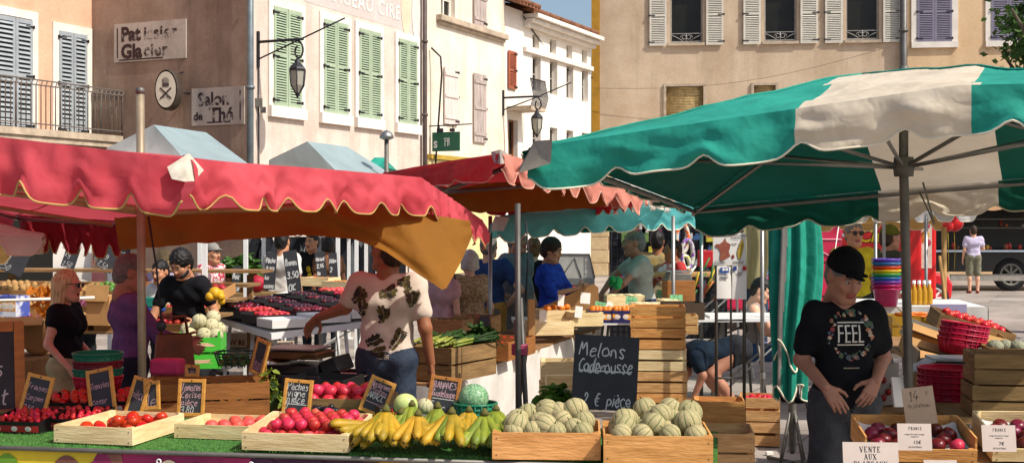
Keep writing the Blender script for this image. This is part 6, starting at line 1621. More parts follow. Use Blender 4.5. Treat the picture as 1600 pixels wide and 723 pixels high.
sp2 = [(x, y, .055, .05, RRG.uniform(.4, 1), RRG.uniform(-.6, .6)) for x in (-.36, -.12, .12, .36) for y in (-.36, 0, .34)]
sp2 += [(x + RRG.uniform(-.03, .03), y, .118, .054, RRG.uniform(.2, 1.2), RRG.uniform(-.6, .6)) for x in (-.38, -.14, .12, .38) for y in (-.33, 0, .3)]
sp2 += [(-.1, .42, .2, .06, .3, .2), (.06, .1, .185, .06, .3, .8), (-.34, .02, .165, .06, .8, .1), (-.34, -.16, .145, .056, .9, .2), (-.02, -.1, .15, .062, .7, .2), (.34, -.04, .165, .066, .25, .1), (-.3, .2, .16, .056, .4, .2), (-.02, .26, .16, .055, .2, .4), (.2, .2, .16, .056, .2, .1), (.38, .3, .19, .066, .1, -.3), (.18, .36, .2, .062, .5, .3), (-.3, .38, .15, .055, .3, -.4)]
melon_pile(m2, .44, .36, 'ribbed beige melon heaped in the crate at the table end', 'melons in the crate at the table end', sp2)
# bananas
def banana_me(m, bend=1., seed=0, L=.19):
 mb = MB(); pts = []; rs = []
 for i in range(11):
  t = i / 10; a = -.25 + bend * t * 1.25
  pts.append(Vector((0, -(L * .75) * math.sin(a * .9) - .02 * t, -(L) * t * (1 - .12 * t) )))
  rs.append(.0235 * min(1, .42 + 3.2 * t) * (1 if t < .86 else 1 - (t - .86) * 4.2) if t > .08 else .008)
 mb.tube(pts, rs, 6, m); mb.ball(pts[-1], .006, mat('banana_tip', '3A3018', .8), 6, 4)
 return mesh_of(mb, 'banana', m)
B_Y = mat('banana_yellow', 'B8901E', .5, .35, 12, .1, rnd=.16, col2='8A7420'); B_G = mat('banana_green', '8F942A', .5, .3, 9, .1, rnd=.14, col2='637626')
BM = [banana_me(B_Y, .9), banana_me(B_Y, 1.15, L=.2), banana_me(B_G, .8, L=.185), banana_me(B_G, 1.0)]
mb = MB(); mb.lathe([(.0, .004), (.007, .003), (.012, -.006), (.02, -.018), (.02, -.03), (0, -.034)], 9); ME_CROWN = mesh_of(mb, 'crown', mat('banana_crown', '5E5A28', .8, .3, 20))
def banana_hand(label, px, py, d, n=5, spread=1.2, green=False, rz=0., tilt=0., sc=1., lean=0.):
 q = P(px, py - 8, d)
 t = thing('banana_bunch', label, 'bananas', q, group='banana bunches on the front stall', rot=(tilt - .1, lean, rz))
 c = bpy.data.objects.new('crown', ME_CROWN); COL.objects.link(c); c.parent = t
 for ring, (cnt, off, up) in enumerate(((n, 0, 0), (n - 1, .028, .35))):
  for i in range(cnt):
   b = bpy.data.objects.new('banana', RRG.choice(BM[2:] if green else BM[:2] if RRG.random() < .8 else BM)); COL.objects.link(b); b.parent = t
   a = (i - (cnt - 1) / 2) * spread / max(1, cnt - 1)
   b.location = (math.sin(a) * .022, off - .012 * math.cos(a), -.022 - .01 * ring); b.rotation_euler = (-.12 - up * .5 + RRG.uniform(-.07, .07), -a * .4, a * .8); b.scale = (1, 1, RRG.uniform(.9, 1.05))
 t.scale = (sc,) * 3
 return t
for (lab, px, py, d, n, spd, gr, rz, tl, sc, ln) in (
 ('ripe yellow banana bunch fanned out in the middle below the banana board', 604, 640, 6.28, 6, 1.2, False, .1, -.1, 1.12, .1),
 ('golden banana bunch with a sticker right below the banana board', 706, 644, 6.22, 6, 1.3, False, 0, -.12, 1.1, 0),
 ('greenish banana bunch next to the melon crate', 757, 646, 6.2, 5, .9, True, .1, -.1, 1.12, -.05),
 ('green tipped banana bunch standing upright behind the golden ones', 684, 636, 6.42, 5, .9, True, 0, -.05, 1.0, 0),
 ('small green banana bunch in front of the pale melon', 644, 633, 6.45, 5, 1.0, True, .1, -.05, .95, 0),
 ('yellow green banana bunch beside the printed fruit carton', 628, 645, 6.40, 6, 1.2, True, -.2, -.1, 1.1, .1),
 ('dark tipped banana bunch lying at the edge beside the peach tray', 590, 664, 6.34, 6, 1.3, False, -.5, -.55, 1.0, .45),
 ('green banana bunch behind the greenish one by the melon crate', 775, 640, 6.36, 5, 1.1, True, .2, -.1, .98, 0),
 ('banana bunch half hidden behind the board with yellow fruit', 733, 642, 6.45, 5, 1.1, False, .1, -.05, 1.0, 0),
 ('short banana bunch at the very front of the heap', 654, 648, 6.26, 5, 1.0, False, .25, -.2, 1.05, .12)):
 banana_hand(lab, px, py, d, n, spd, gr, rz + TYAW, tl, sc, ln)
for (px, py, dd) in ((703, 671, 6.1), (751, 684, 6.06)):
 mb = MB(); mb.box((0, 0, 0), (.02, .003, .02), mat('sticker_blue', '3A6AB0', .4) if px < 720 else WHITEM); q = P(px, py, 6.095); o = mb.build('fruit_sticker', None, None, q, rz=.1); tag(o, 'blue sticker on a golden banana' if px < 720 else 'white sticker on a greenish banana by the melon crate', 'sticker')
# watermelon, pale melon, baskets and carton behind the bananas
def wm_mat():
 m = mat('watermelon_rind', '4E8A5A', .4, .3, 8, 0, col2='2E6640'); N, L, bs = fac_tools(m)
 tc = N.new('ShaderNodeTexCoord'); wv = N.new('ShaderNodeTexWave'); wv.inputs['Scale'].default_value = 1.2; wv.inputs['Distortion'].default_value = 14; wv.inputs['Detail'].default_value = 4; wv.inputs['Detail Scale'].default_value = 2.5
 L.new(tc.outputs['Object'], wv.inputs['Vector']); r = N.new('ShaderNodeValToRGB'); r.color_ramp.elements[0].color = lin('5E8E66'); r.color_ramp.elements[1].color = lin('93B58A'); r.color_ramp.elements[0].position = .35; r.color_ramp.elements[1].position = .8
 L.new(wv.outputs['Fac'], r.inputs[0]); L.new(r.outputs[0], bs.inputs['Base Color']); return m
d = 6.75
mb = MB(); mb.ball((0, 0, 0), 1, None, 24, 16); o = mb.build('watermelon', wm_mat(), None, P(740, 621, d)); o.scale = (.08, .08, .074); tag(o, 'round striped watermelon sitting in the green basket', 'watermelon')
def basket(label, loc, r0, r1, h, m, handle=False, wires=20, name='plastic_basket', rings=4, rz=0, oval=1., rot=None, group=None, solid=True):
 t = thing(name, label, 'basket', loc, group=group, rot=rot or (0, 0, rz))
 mb = MB(); S = Matrix.Diagonal((1, oval, 1, 1))
 if solid: mb.lathe([(0, .002), (r0, .002), (r1, h), (r1 * 1.0 - .004, h), (r0 - .004, .006), (0, .006)], 28, None, S)
 mb.tube([(r1 * math.cos(a), r1 * math.sin(a) * oval, h) for a in [2 * PI * i / 28 for i in range(28)]], .007, 6, None, closed=True)
 mb.build('rim_and_shell' if False else 'shell', m, t)
 mb = MB()
 for i in range(wires):
  a = 2 * PI * i / wires
  mb.tube([((r0 + .003) * math.cos(a), (r0 + .003) * math.sin(a) * oval, .0), ((r1 + .003) * math.cos(a), (r1 + .003) * math.sin(a) * oval, h)], .0035, 4)
 for k in range(1, rings + 1):
  r = r0 + (r1 - r0) * k / (rings + 1) + .003; mb.tube([(r * math.cos(a), r * math.sin(a) * oval, h * k / (rings + 1)) for a in [2 * PI * i / 28 for i in range(28)]], .003, 4, None, closed=True)
 mb.build('lattice', m, t)
 return t
q = P(743, 638, d); basket('round green plastic basket holding the watermelon', (q.x, q.y, TH + .03), .085, .112, .13, GREENP)
mb = MB(); mb.ball((0, 0, 0), 1, None, 20, 14); o = mb.build('pale_melon', mat('honeydew_rind', 'C9D08A', .4, .15, 3, .05, col2='A6BC6A'), None, P(634, 632, 6.7), rot=(.3, .4, .2)); o.scale = (.065, .055, .06); tag(o, 'pale green smooth melon behind the green bananas', 'melon')
q = P(664, 634, 6.85); melon(q, .045, 'small striped melon behind the banana board', None, (.5, .2, 0), ME_MELP)
t = thing('fruit_carton', 'fruit carton with flame coloured print leaning by the peach tray', 'box', ta(606, 668, TH + .01), rot=(0, 0, TYAW + .5))
mb = MB(); mb.box((0, 0, .06), (.12, .1, .12)); mb.build('carton', mat('dark_carton', '2A2622', .6, .2, 6), t, bevel=.003)
mb = MB(); rr = random.Random(3)
for i in range(26):
 c_ = rr.choice(['E8601C', 'F0B020', 'F2EEE6', 'D02020', 'E8601C']); x, z = rr.uniform(-.05, .05), rr.uniform(.01, .1)
 mb.add([(x + rr.uniform(-.016, .016), -.0505 - i * .0001, z + rr.uniform(-.016, .016)) for _ in range(3)], [(0, 1, 2)], mat('carton_' + c_, c_, .5))
 x = rr.uniform(-.04, .04); mb.add([(.0605 + i * .0001, x + rr.uniform(-.016, .016), z + rr.uniform(-.016, .016)) for _ in range(3)], [(0, 1, 2)], mat('carton_' + c_, c_, .5))
mb.build('print', None, t)
# price boards on the table
board('framed chalkboard reading Peches vigne piece behind the shallow tray', .145, .2, ['Pêches', 'vigne', 'pièce', '/', ''], ta(452, 656, TH + .03, 0, .1), TYAW, -.18, .06, chalk=CHALK, lh=.06, seed=2, rule=.36)
board('framed chalkboard reading Nectarines Plates tilted behind the peaches', .13, .185, ['Nectarines', 'Plates', ('ARACC', CHALK), '-', ''], ta(572, 648, TH + .06, 0, .1), TYAW, -.2, .36, chalk=CHALKP, lh=.05, seed=3, rule=.28)
board('framed chalkboard reading Bananes Guadeloupe above the banana bunches', .15, .19, [('BANANES', CHALKP), ('Guadeloupe', CHALKP), '-', '/   C'], ta(684, 650, TH + .09, 0, .08), TYAW, -.2, .12, chalk=CHALK, lh=.052, seed=4, rule=.42, frame=mat('board_frame_dark', 'B9783A', .5, .25, 4, .1, stretch=(1, 1, 6)))
board('large frameless black slate reading Melons Caderousse behind the melon crates', .36, .41, ['Melons', 'Caderousse', '', '  2  €  pièce'], P(943, 640, 7.1), TYAW + rad(4), -.12, .05, frame=None, lh=.115, seed=5, rule=.52, stroke=.0075, prop=False)
mb = MB();
bo = bpy.data.objects[-1] if False else None
board('framed chalkboard with faint writing and 3,80 beside the brass mast', .14, .19, [('Tomates', CHALKP), ('Cerise', CHALKP), ('pièce', CHALKP), ('3,80', CHALK)], ta(284, 652, TH + .02, 0, .12), TYAW + .05, -.15, 0, lh=.056, seed=6)
q = P(284, 655, 7.0)
board('dark chalkboard leaning sideways before the red and green baskets', .14, .28, [('Tomates', CHALKP), ('coeur', CHALKP), ('2,50', CHALKP)], V(X(163, 7.1), 7.1, .845), TYAW, -.2, -.22, lh=.05, seed=7, stroke=.003)
board('small tilted chalkboard between the basket stack and the mast', .09, .22, [('pièce', CHALKP), ''], V(X(206, 7.2), 7.2, .845), TYAW, -.2, .22, seed=8, stroke=.003)
board('narrow chalkboard half hidden behind the brass mast', .075, .14, [('kg', CHALKP)] if False else [('le', CHALKP)], V(X(238, 7.2), 7.2, .9), TYAW, -.15, -.1, seed=9, stroke=.003)
board('chalkboard with dim writing beside the folding sign', .135, .2, [('Fraises', CHALKP), ('Carpen', CHALKP), ('3,50', CHALKP)], P(50, 645, 7.0), TYAW + .05, -.15, .2, seed=10, stroke=.003)
board('tiny chalkboard clipped onto the long brown box', .07, .05, [('1,50', CHALKP)], P(300, 585, 7.75), TYAW, -.1, 0, seed=11, stroke=.003)
board('leaning chalkboard standing in the long brown box', .1, .2, [('Haricots', CHALKP)], P(400, 582, 7.9), TYAW - .5, -.1, .25, seed=12, stroke=.003)
# A-frame board
t = thing('folding_sign', 'tall folding chalkboard sign in an orange wooden frame', 'sign', (X(-30, 8.0), 8.0, 0), rz=rad(28))
for s_ in (-1, 1):
 mb = MB(); M4 = TM((0, s_ * .22, 0), RX(s_ * .16)); w_, h_ = .5, 1.33
 for sx in (-1, 1): mb.box((sx * (w_ / 2 - .03), 0, h_ / 2), (.06, .03, h_), M=M4)
 for z in (.3, h_ - .03): mb.box((0, 0, z), (w_ - .13, .028, .06), M=M4)
 fr_ = mb.build('frame', mat('aframe_wood', 'BF7A34', .5, .25, 4, .1, stretch=(1, 1, 5)), t)
 mb = MB(); mb.box((0, 0, .3 + (h_ - .33) / 2), (w_ - .12, .012, h_ - .36), M=M4); mb.build('slate', SLATE, fr_)
 if s_ < 0:
  mb = MB(); Mx = M4 @ TM((0, -.009, 0), RX(PI / 2)); hand(mb, 'Fruits', -.18, 1.0, .1, .01, CHALK, Mx, seed=3, end=.36); hand(mb, 'et', .04, .82, .1, .01, CHALK, Mx, seed=4); hand(mb, 'prest', -.18, .62, .12, .012, CHALK, Mx, seed=5, end=.38); mb.build('writing', CHALK, fr_)
# --- the shaded side of the stall: trays in dark printed cartons
def carton(label, loc, w, d, h, rz, m, tilt=0., group=None, cat='box', stripe=None, name='fruit_box'):
 t = thing(name, label, cat, loc, group=group, rot=(tilt, 0, rz)); th = .006
 mb = MB()
 mb.box((0, -d / 2, h / 2), (w, th, h)); mb.box((0, d / 2, h / 2), (w, th, h)); mb.box((-w / 2 + th / 2, 0, h / 2), (th, d - th * 1.1, h)); mb.box((w / 2 - th / 2, 0, h / 2), (th, d - th * 1.1, h)); mb.box((0, 0, .004), (w - th * 2.1, d - th * 1.1, .006))
 mb.build('box_walls' if False else 'carton', m, t)
 if stripe:
  mb = MB(); mb.box((0, -d / 2 - th * .55, h * .5), (w * .96, .002, h * .45))
  mb.build('print', stripe, t)
  mb = MB()
  for k in (-.3, .02, .28): mb.ball((k * w, -d / 2 - th * .62, h * .5), (h * .28, .002, h * .2), None, 8, 5)
  mb.build('fruit_picture', mat('box_print_white', 'D8D0C4', .6), t)
 return t
RB = mat('red_box_print', 'A02420', .6, .2, 9)
zt = TH + .005
for (lab, px, py, fn, fm, fl, rr_) in (
 ('dark carton of strawberries with red print at the stall corner', 20, 676, 'straw', M_STR, 'strawberry in the dark carton at the stall corner', .018),
 ('dark carton of strawberries with red print by the tomato tray', 100, 672, 'straw', M_STR, 'strawberry in the dark carton by the tomato tray', .018),
 ('dark carton of mixed tomatoes behind the front strawberries', 95, 645, 'tomato', M_TOM, 'tomato in the dark carton behind the strawberries', .026),
 ('dark carton of tomatoes beside the leaning chalkboard', 185, 643, 'tomato', M_TOM, 'tomato in the dark carton beside the leaning chalkboard', .026)):
 q = tp(px, py, zt) + TV * .15
 c = carton(lab, q, .3, .28, .075, TYAW, PLB, tilt=rad(6), stripe=RB)
 fill(fl.split(' ')[0], fn, fm, mtx(c), .27, .25, rr_, fl, fl.split(' ')[0], 1, .05, .6, seg=9, var=.22)
BOXW_ = mat('box_base_wood', '5E4226', .8, .2, 4)
# red/green basket stack
for i, (m_, lab) in enumerate(((REDP, 'lowest red plastic basket of the stack behind the leaning chalkboard'), (GREENP, 'green plastic basket second from the bottom of the stack'), (mat('dark_red_plastic', '7E1A26', .4), 'dark red plastic basket near the top of the stack'), (GREENP, 'green basket on top of the stack behind the leaning chalkboard'))):
 basket(lab, P(153, 612 - i * 12, 8.0), .12, .15, .1, m_, group='stacked shopping baskets')
crate('low dark crate under the red and green basket stack', .4, .32, .09, BOXW_, 1, V(X(153, 8.0), 8.0, .787), TYAW)
# brown boxes behind on the side table
BOXW = mat('brown_box_wood', '9A6430', .75, .25, 3, .2, stretch=(1, 1, 5), col2='7A4C22')
t = thing('side_table', 'dark trestle table behind the front stall under the brown boxes', 'table', (X(350, 8.0), 8.0, 0), TYAW)
mb = MB(); mb.box((-.4, .15, .76), (3.0, .9, .04)); mb.build('table_top', WOODD, t)
for x in (-1.8, .6):
 for y in (-.2, .4): mb = MB(); mb.box((x, y, .37), (.05, .05, .74)); mb.build('leg', PLB, t)
q = tp(262, 628, .79)
c = crate('long brown wooden box of beans on the side table', .72, .40, .2, BOXW, 2, V(X(325, 7.75), 7.75, .785), TYAW + rad(22))
def leaf_heap(name, label, cat, loc, rx, ry, rz_, n, m, size=.05, seed=0, rot=0., droop=.4):
 rr = random.Random(seed); mb = MB()
 mb.ball((0, 0, rz_ * .25), (rx * .75, ry * .75, rz_ * .5), mat('leaf_core', '24401A', .9, .3, 9), 12, 8)
 for i in range(n):
  a = rr.uniform(0, 2 * PI); q = rr.random() ** .5; h = rz_ * (1 - q * q * .8) * rr.uniform(.55, 1.1)
  p = Vector((rx * q * math.cos(a), ry * q * math.sin(a), h)); R = Euler((rr.uniform(-1, .9), rr.uniform(-.8, .8), rr.uniform(0, 6.3))).to_matrix(); s = size * rr.uniform(.6, 1.3)
  vs = [p + R @ Vector(v) * s for v in ((0, 0, 0), (.38, .45, .1), (.22, 1.0, .02), (0, 1.25, -.12), (-.22, 1.0, .02), (-.38, .45, .1), (0, .6, -.06))]
  mb.add(vs, [(0, 1, 6), (1, 2, 6), (2, 3, 6), (3, 4, 6), (4, 5, 6), (5, 0, 6)], m)
 o = mb.build(name, m, None, loc, rot); return tag(o, label, cat)
leaf_heap('bean_heap', 'heap of green beans and leaves in the long brown box', 'vegetables', mtx(c) @ V(-.02, 0, .1), .26, .15, .08, 200, LEAFD, .04, 1)
crate('orange brown crate behind the mast with a pink paper edge', .34, .3, .16, BOXW, 2, V(X(266, 8.1), 8.1, .785), TYAW)
mb = MB(); mb.box((0, 0, 0), (.2, .12, .1)); o = mb.build('pink_paper', mat('pink_paper', 'C23A6A', .7, .15, 9, .3), None, P(262, 572, 8.05), TYAW, bevel=.02); tag(o, 'bright pink paper bundle in the crate behind the mast', 'paper')
basket('dark green wire basket of limes standing on the long brown box', P(368, 572, 8.1), .1, .13, .09, mat('dark_green_wire', '1C4A40', .4), solid=False, wires=16)
fill('lime', 'tomato', fruit_mat('lime_skin', '5E7A22', '3E5A18'), Matrix.Translation(P(368, 571, 8.1)), .19, .19, .025, 'lime in the dark green wire basket', 'lime', 2, .0, .2, seg=8)
leaf_heap('herb_bunch', 'bunch of yellow green herbs beside the long brown box', 'herbs', P(420, 632, 7.8), .09, .09, .2, 160, mat('herb_yellow_green', '7A8A2A', .6, .3, 9, .1, rnd=.2, col2='4E6420'), .04, 4)
# weighing scale
carton('black plastic crate under the brown shop scale', V(X(470, 8.3), 8.3, .787), .46, .36, .135, TYAW, PLB, name='plastic_crate', cat='crate')
t = thing('weighing_scale', 'shop scale with a flat grey pan on a brown wavy body', 'scale', P(470, 592, 8.3), TYAW - .1)
mb = MB(); mb.box((0, 0, .02), (.42, .36, .05)); mb.box((0, 0, .075), (.36, .3, .06)); mb.build('base', PLB, t, bevel=.01)
mb = MB(); mb.grid(lambda u, v: Vector((-.19 + .38 * u, -.17 + .34 * v, .15 - .05 * math.sin(u * 5) * .6)), 14, 6); mb.box((0, 0, .165), (.34, .26, .05)); mb.build('body', mat('scale_brown', '6E4A28', .5, .2, 5), t, bevel=.01)
mb = MB(); mb.box((-.02, 0, .205), (.36, .3, .012)); mb.build('pan', STEEL, t, bevel=.004)
mb = MB(); mb.box((.25, 0, .1), (.12, .26, .1), R=RY(-.4)); mb.build('display', PLB, t, bevel=.01)
# black crates and papers behind
for (lab, px, py, dd, w_, h_) in (('flat black plastic crate under a newspaper behind the stall keeper', 520, 612, 8.6, .42, .14), ('black plastic crate with faded white lettering behind the dark tray', 506, 628, 7.9, .4, .16)):
 carton(lab, P(px, py, dd), w_, .34, h_, TYAW - .1, PLB, name='plastic_crate', cat='crate')
mb = MB(); mb.grid(lambda u, v: Vector((-.22 + .44 * u, -.16 + .32 * v, .012 * sn(u * 3, v * 3))), 8, 6); o = mb.build('newspaper', PAPER, None, P(524, 590, 8.6) + V(0, 0, .02), TYAW); tag(o, 'folded newspaper lying on the flat black crate', 'newspaper')
mb = MB(); rr = random.Random(1)
for i in range(14): mb.ball((rr.uniform(-.06, .06), rr.uniform(-.03, .03), rr.uniform(0, .05)), rr.uniform(.012, .03), None, 8, 6)
o = mb.build('black_bag', mat('bag_film_black', '1B1B20', .25, .2, 9, .4), None, ta(500, 655, TH + .08, 0, .1)); tag(o, 'crumpled shiny black bag beside the vine peach board', 'bag')
# green leaves and small crate between melons and slate
leaf_heap('lettuce', 'leafy green lettuce between the pole bundle and the slate', 'lettuce', P(872, 642, 7.3), .12, .1, .14, 240, mat('lettuce_leaf', '6A8E2E', .5, .3, 9, .1, rnd=.15, col2='42661E', transl=.2), .06, 3)
# ------------------------------------------------------------------ stalls further back
def table(label, c, w, d, h, rz=0, tilt=0., m=None, legm=WHITEM, cross=True, name='trestle_table', cloth_m=None, skirt=.0, legs=True):
 t = thing(name, label, 'table', c, rz)
 mb = MB(); mb.box((0, 0, h), (w, d, .035), R=RX(tilt)); mb.build('table_top', m or WHITEM, t)
 if legs:
  for sx in (-1, 1):
   for sy in (-1, 1):
    b = MB(); b.tube([(sx * (w / 2 - .08), sy * (d / 2 - .05), 0), (sx * (w / 2 - .18), sy * (d / 2 - .2), h - .03)], .016, 6); b.build('leg', legm, t)
  if cross:
   for sy in (-1, 1): b = MB(); b.tube([(-w / 2 + .1, sy * (d / 2 - .1), .12), (w / 2 - .2, sy * (d / 2 - .12), h - .12)], .012, 6); b.build('brace', legm, t)
 if cloth_m:
  for (a, b_) in (((-w / 2, -d / 2), (w / 2, -d / 2)), ((w / 2, -d / 2), (w / 2, d / 2)), ((-w / 2, d / 2), (-w / 2, -d / 2))):
   A, B = Vector((*a, 0)), Vector((*b_, 0)); n = Vector((B - A)).normalized(); nn = Vector((n.y, -n.x, 0))
   q = MB(); q.grid(lambda u, v: A.lerp(B, u) + nn * (.012 + .02 * v * math.sin(u * (B - A).length * 16 + 2 * sn(u * 4, 1))) + V(0, 0, h + .02 - skirt * v), 60, 6); q.build('table_skirt', cloth_m, t)
 return t
def frm(o): return mtx(o)
# plum and peach table of the next stall
A_ = V(-2.33, 12.4, 0); E1 = V(-.56, .83, 0).normalized(); E2 = V(.83, .56, 0).normalized()
def tb(a, b): return A_ + E1 * a + E2 * b + V(0, 0, .86 + .05 * a + .07 * b)
t = thing('display_table', 'white sloping display table loaded with trays of plums and peaches', 'table', A_)
mb = MB(); mb.add([tb(0, 0) - A_, tb(0, 1.75) - A_, tb(2.0, 1.75) - A_, tb(2.0, 0) - A_, tb(0, 0) - A_ - V(0, 0, .06), tb(0, 1.75) - A_ - V(0, 0, .06), tb(2.0, 1.75) - A_ - V(0, 0, .06), tb(2.0, 0) - A_ - V(0, 0, .06)], [(0, 1, 2, 3), (0, 4, 5, 1), (3, 7, 4, 0), (1, 5, 6, 2), (2, 6, 7, 3)]); mb.build('table_top', WHITEM, t)
for a in (.12, .7, 1.3, 1.9):
 for b in (.1, .85, 1.6): q = tb(a, b) - A_; mb = MB(); mb.tube([(q.x, q.y, q.z - .05), (q.x + RRG.uniform(-.12, .12), q.y + RRG.uniform(-.1, .1), 0)], .02, 6); mb.build('leg', WHITEM, t)
yaw1 = math.atan2(-E1.y, -E1.x)
TRB = mat('black_tray_card', '1E1D20', .6, .15, 9); TRW = mat('white_tray_card', 'E6E3DE', .6, .08, 6)
kinds = {'p': ('peach', M_PEACH, 'red peach on the white display table', 'peach', .034), 'k': ('peach', M_PLUM, 'dark plum on the white display table', 'plum', .028), 'n': ('peach', M_NECT, 'dark nectarine on the white display table', 'nectarine', .033), 't': ('peach', M_PEACH2, 'blushing apricot peach on the white display table', 'peach', .033)}
lay = ['ww.tp', 'pnkkp', 'pkkpt', 'nkkpp', 'kkktp']
RN = ['first', 'second', 'third', 'fourth', 'fifth']
for i in range(5):
 for j in range(4):
  k_ = lay[i][j]
  if k_ == '.': k_ = 'w'
  c_ = tb(.2 + i * .4, .22 + j * .43) + V(0, 0, .02)
  c = carton('%s tray in row %s from the front corner of the plum table' % ('white covered' if k_ == 'w' else 'fruit filled', RN[j] + ' column ' + RN[i]), c_, .38, .41, .08, yaw1 + PI, TRW if k_ == 'w' else TRB, name='fruit_tray', cat='tray', group='trays on the plum table', stripe=None if j else mat('tray_print', '4A4640', .6, .4, 25))
  if k_ == 'w':
   mb = MB(); mb.box((0, 0, .082), (.37, .4, .006)); o = mb.build('lid', TRW, c)
  else:
   kd, mm, lab, ct, r = kinds[k_]; fill(ct, kd, mm, mtx(c), .35, .38, r, lab, ct, 1, .045, .2, seg=8, mats=[M_PEACH, M_PEACH2] if k_ in 'pt' else [M_PLUM, M_NECT], maxn=22)
# tall price boards stuck in the fruit
for n_, (px, py, d, w_, h_, rol, ln, lab) in enumerate((
 (420, 452, 14.4, .13, .42, .05, ['Pêche', '2,90', 'la', 'caisse'], 'tall narrow slate densely written in white standing upright in the plums'),
 (461, 456, 14.6, .16, .48, -.16, ['Prunes', '3,50', 'OK'], 'tall slate tilted to one side before the plain white tee'),
 (504, 442, 16.2, .13, .4, -.12, ['Abricot', '2,95', 'le', 'kg'], 'written slate before the person in the brown top'),
 (522, 440, 16.6, .11, .38, -.08, ['Melon', '2', 'pièce'], 'written slate next to the tent pole behind the apricot crates'),
 (368, 456, 14.8, .1, .3, .03, ['Noir', '3,20'], 'small dim slate under the basil pots'))):
 board(lab, w_, h_, ln, P(px, py, d), -.05, -.12, rol, None, seed=20 + n_, stroke=.012, prop=False)
# basil pots, red sack, apricot crates
leaf_heap('basil_plant', 'bushy basil plant standing behind the dim slate', 'plant', P(355, 436, 16.6), .17, .15, .26, 170, LEAF, .08, 5)
leaf_heap('basil_plant', 'wider basil plant next to the red sack', 'plant', P(380, 432, 16.4), .22, .15, .26, 200, LEAF, .09, 6)
for px in (355, 380):
 mb = MB(); mb.lathe([(0, 0), (.08, 0), (.11, .18), (.1, .18)], 12); tag(mb.build('flower_pot', CARD, None, P(px, 455, 16.5)), 'brown pot under the %s basil plant' % ('bushy' if px == 355 else 'wider'), 'pot')
mb = MB(); mb.ball((0, 0, 0), (.13, .09, .11), None, 12, 8); tag(mb.build('red_sack', mat('red_sack', 'A81430', .6, .2, 9, .3), None, P(401, 443, 16.3)), 'small red sack beside the basil plants', 'bag')
table('plant bench carrying the two basil pots', V(X(378, 16.4), 16.4, 0), 1.0, .5, 1.02, 0, m=WOODD)
for (px, py, d, nm) in ((500, 446, 15.9, 'slates'), (536, 452, 15.4, 'tent poles'), (566, 452, 15.6, 'printed shirt')):
 c = crate('wooden crate of apricots near the ' + nm, .42, .3, .1, WOODP, 1, P(px, py, d), -.4)
 fill('apricot', 'peach', M_APR, mtx(c), .38, .26, .028, 'apricot in the crate near the ' + nm, 'apricot', 1, .05, .2, seg=8)
table('grey trestle table under the apricot crates', V(X(535, 15.7), 15.7, 0), 1.6, .6, Z(456, 15.7) - .03, -.1)
# stacked cartons under the plum table
for i, (px, py, d) in enumerate(((375, 566, 14.6), (375, 541, 14.6), (408, 562, 14.9), (408, 536, 14.9), (440, 556, 15.2))):
 t = thing('fruit_carton', 'beige carton with red brown lettering %s' % ['lowest beside the green melon box', 'upper beside the green melon box', 'at the bottom of the middle stack', 'on top of the middle stack', 'alone by the plum table leg'][i], 'box', P(px, py, d), -.1)
 mb = MB(); mb.box((0, 0, .085), (.24, .3, .165)); mb.build('carton', mat('beige_carton', 'B9A58C', .8, .12, 5, rnd=.08), t, bevel=.004)
 mb = MB(); vs, fs = text_pts('AV RI', .08, 'CENTER', 0, 1, .003, 1); mb.add([(v.x, v.y, 0) for v in vs], fs, None, TM((0, -.152, .06), RX(PI / 2))); mb.build('lettering', mat('carton_ink', '7A4034', .8), t)
# green box of pale melons
t = thing('melon_box', 'bright green printed carton holding pale melons before the young seller', 'box', P(317, 572, 11.6), .12)
mb = MB(); w_, d_, h_ = .36, .5, .3
GB = mat('bright_green_carton', '4CC23C', .5, .12, 5)
for z in (.07, .22): mb.box((0, -d_ / 2, z), (w_, .01, .125)); mb.box((w_ / 2, 0, z), (.01, d_, .125)); mb.box((-w_ / 2, 0, z), (.01, d_, .125)); mb.box((0, d_ / 2, z), (w_, .01, .125))
mb.build('carton', GB, t)
for sx in (-1, 1):
 for sy in (-1, 1): mb = MB(); mb.box((sx * (w_ / 2 - .012), sy * (d_ / 2 - .018), .165), (.022, .024, .33)); mb.build('corner_post', GB, t)
mb = MB(); rr = random.Random(6)
for i in range(12): mb.add(blob(0, 0, .022, 7, i)[0] and [(rr.uniform(-.13, .13) + x, y, 0) for (x, y) in [(v[0], v[1] + (.07 if i % 2 else .22) + 0) for v in blob(0, 0, .02, 7, i)[0]]], blob(0, 0, .02, 7, i)[1], None, TM((0, -d_ / 2 - .0062 - i * .0001, 0), RX(PI / 2)))
mb.build('print', mat('melon_print', 'E8C8A0', .6, .2, 9), t)
Mt = mtx(t)
for i, (x, y, z) in enumerate(((-.1, -.15, .3), (.03, -.16, .3), (.13, -.14, .29), (-.05, -.03, .36), (.08, -.03, .37), (-.14, .04, .33), (.0, .1, .36), (.13, .1, .33), (-.02, -.1, .42), (.09, .03, .44))):
 melon(Mt @ V(x, y, z), .068, 'pale ribbed melon in the bright green carton', 'pale melons in the green carton', (RRG.uniform(0, 1), RRG.uniform(0, 1), 0), ME_MELP)
mb = MB(); mb.box((0, 0, .17), (.6, .7, .34)); tag(mb.build('packing_case', CARDD, None, V(X(316, 11.75), 11.75, 0), .12, .005), 'large packing case carrying the bright green melon box', 'box')
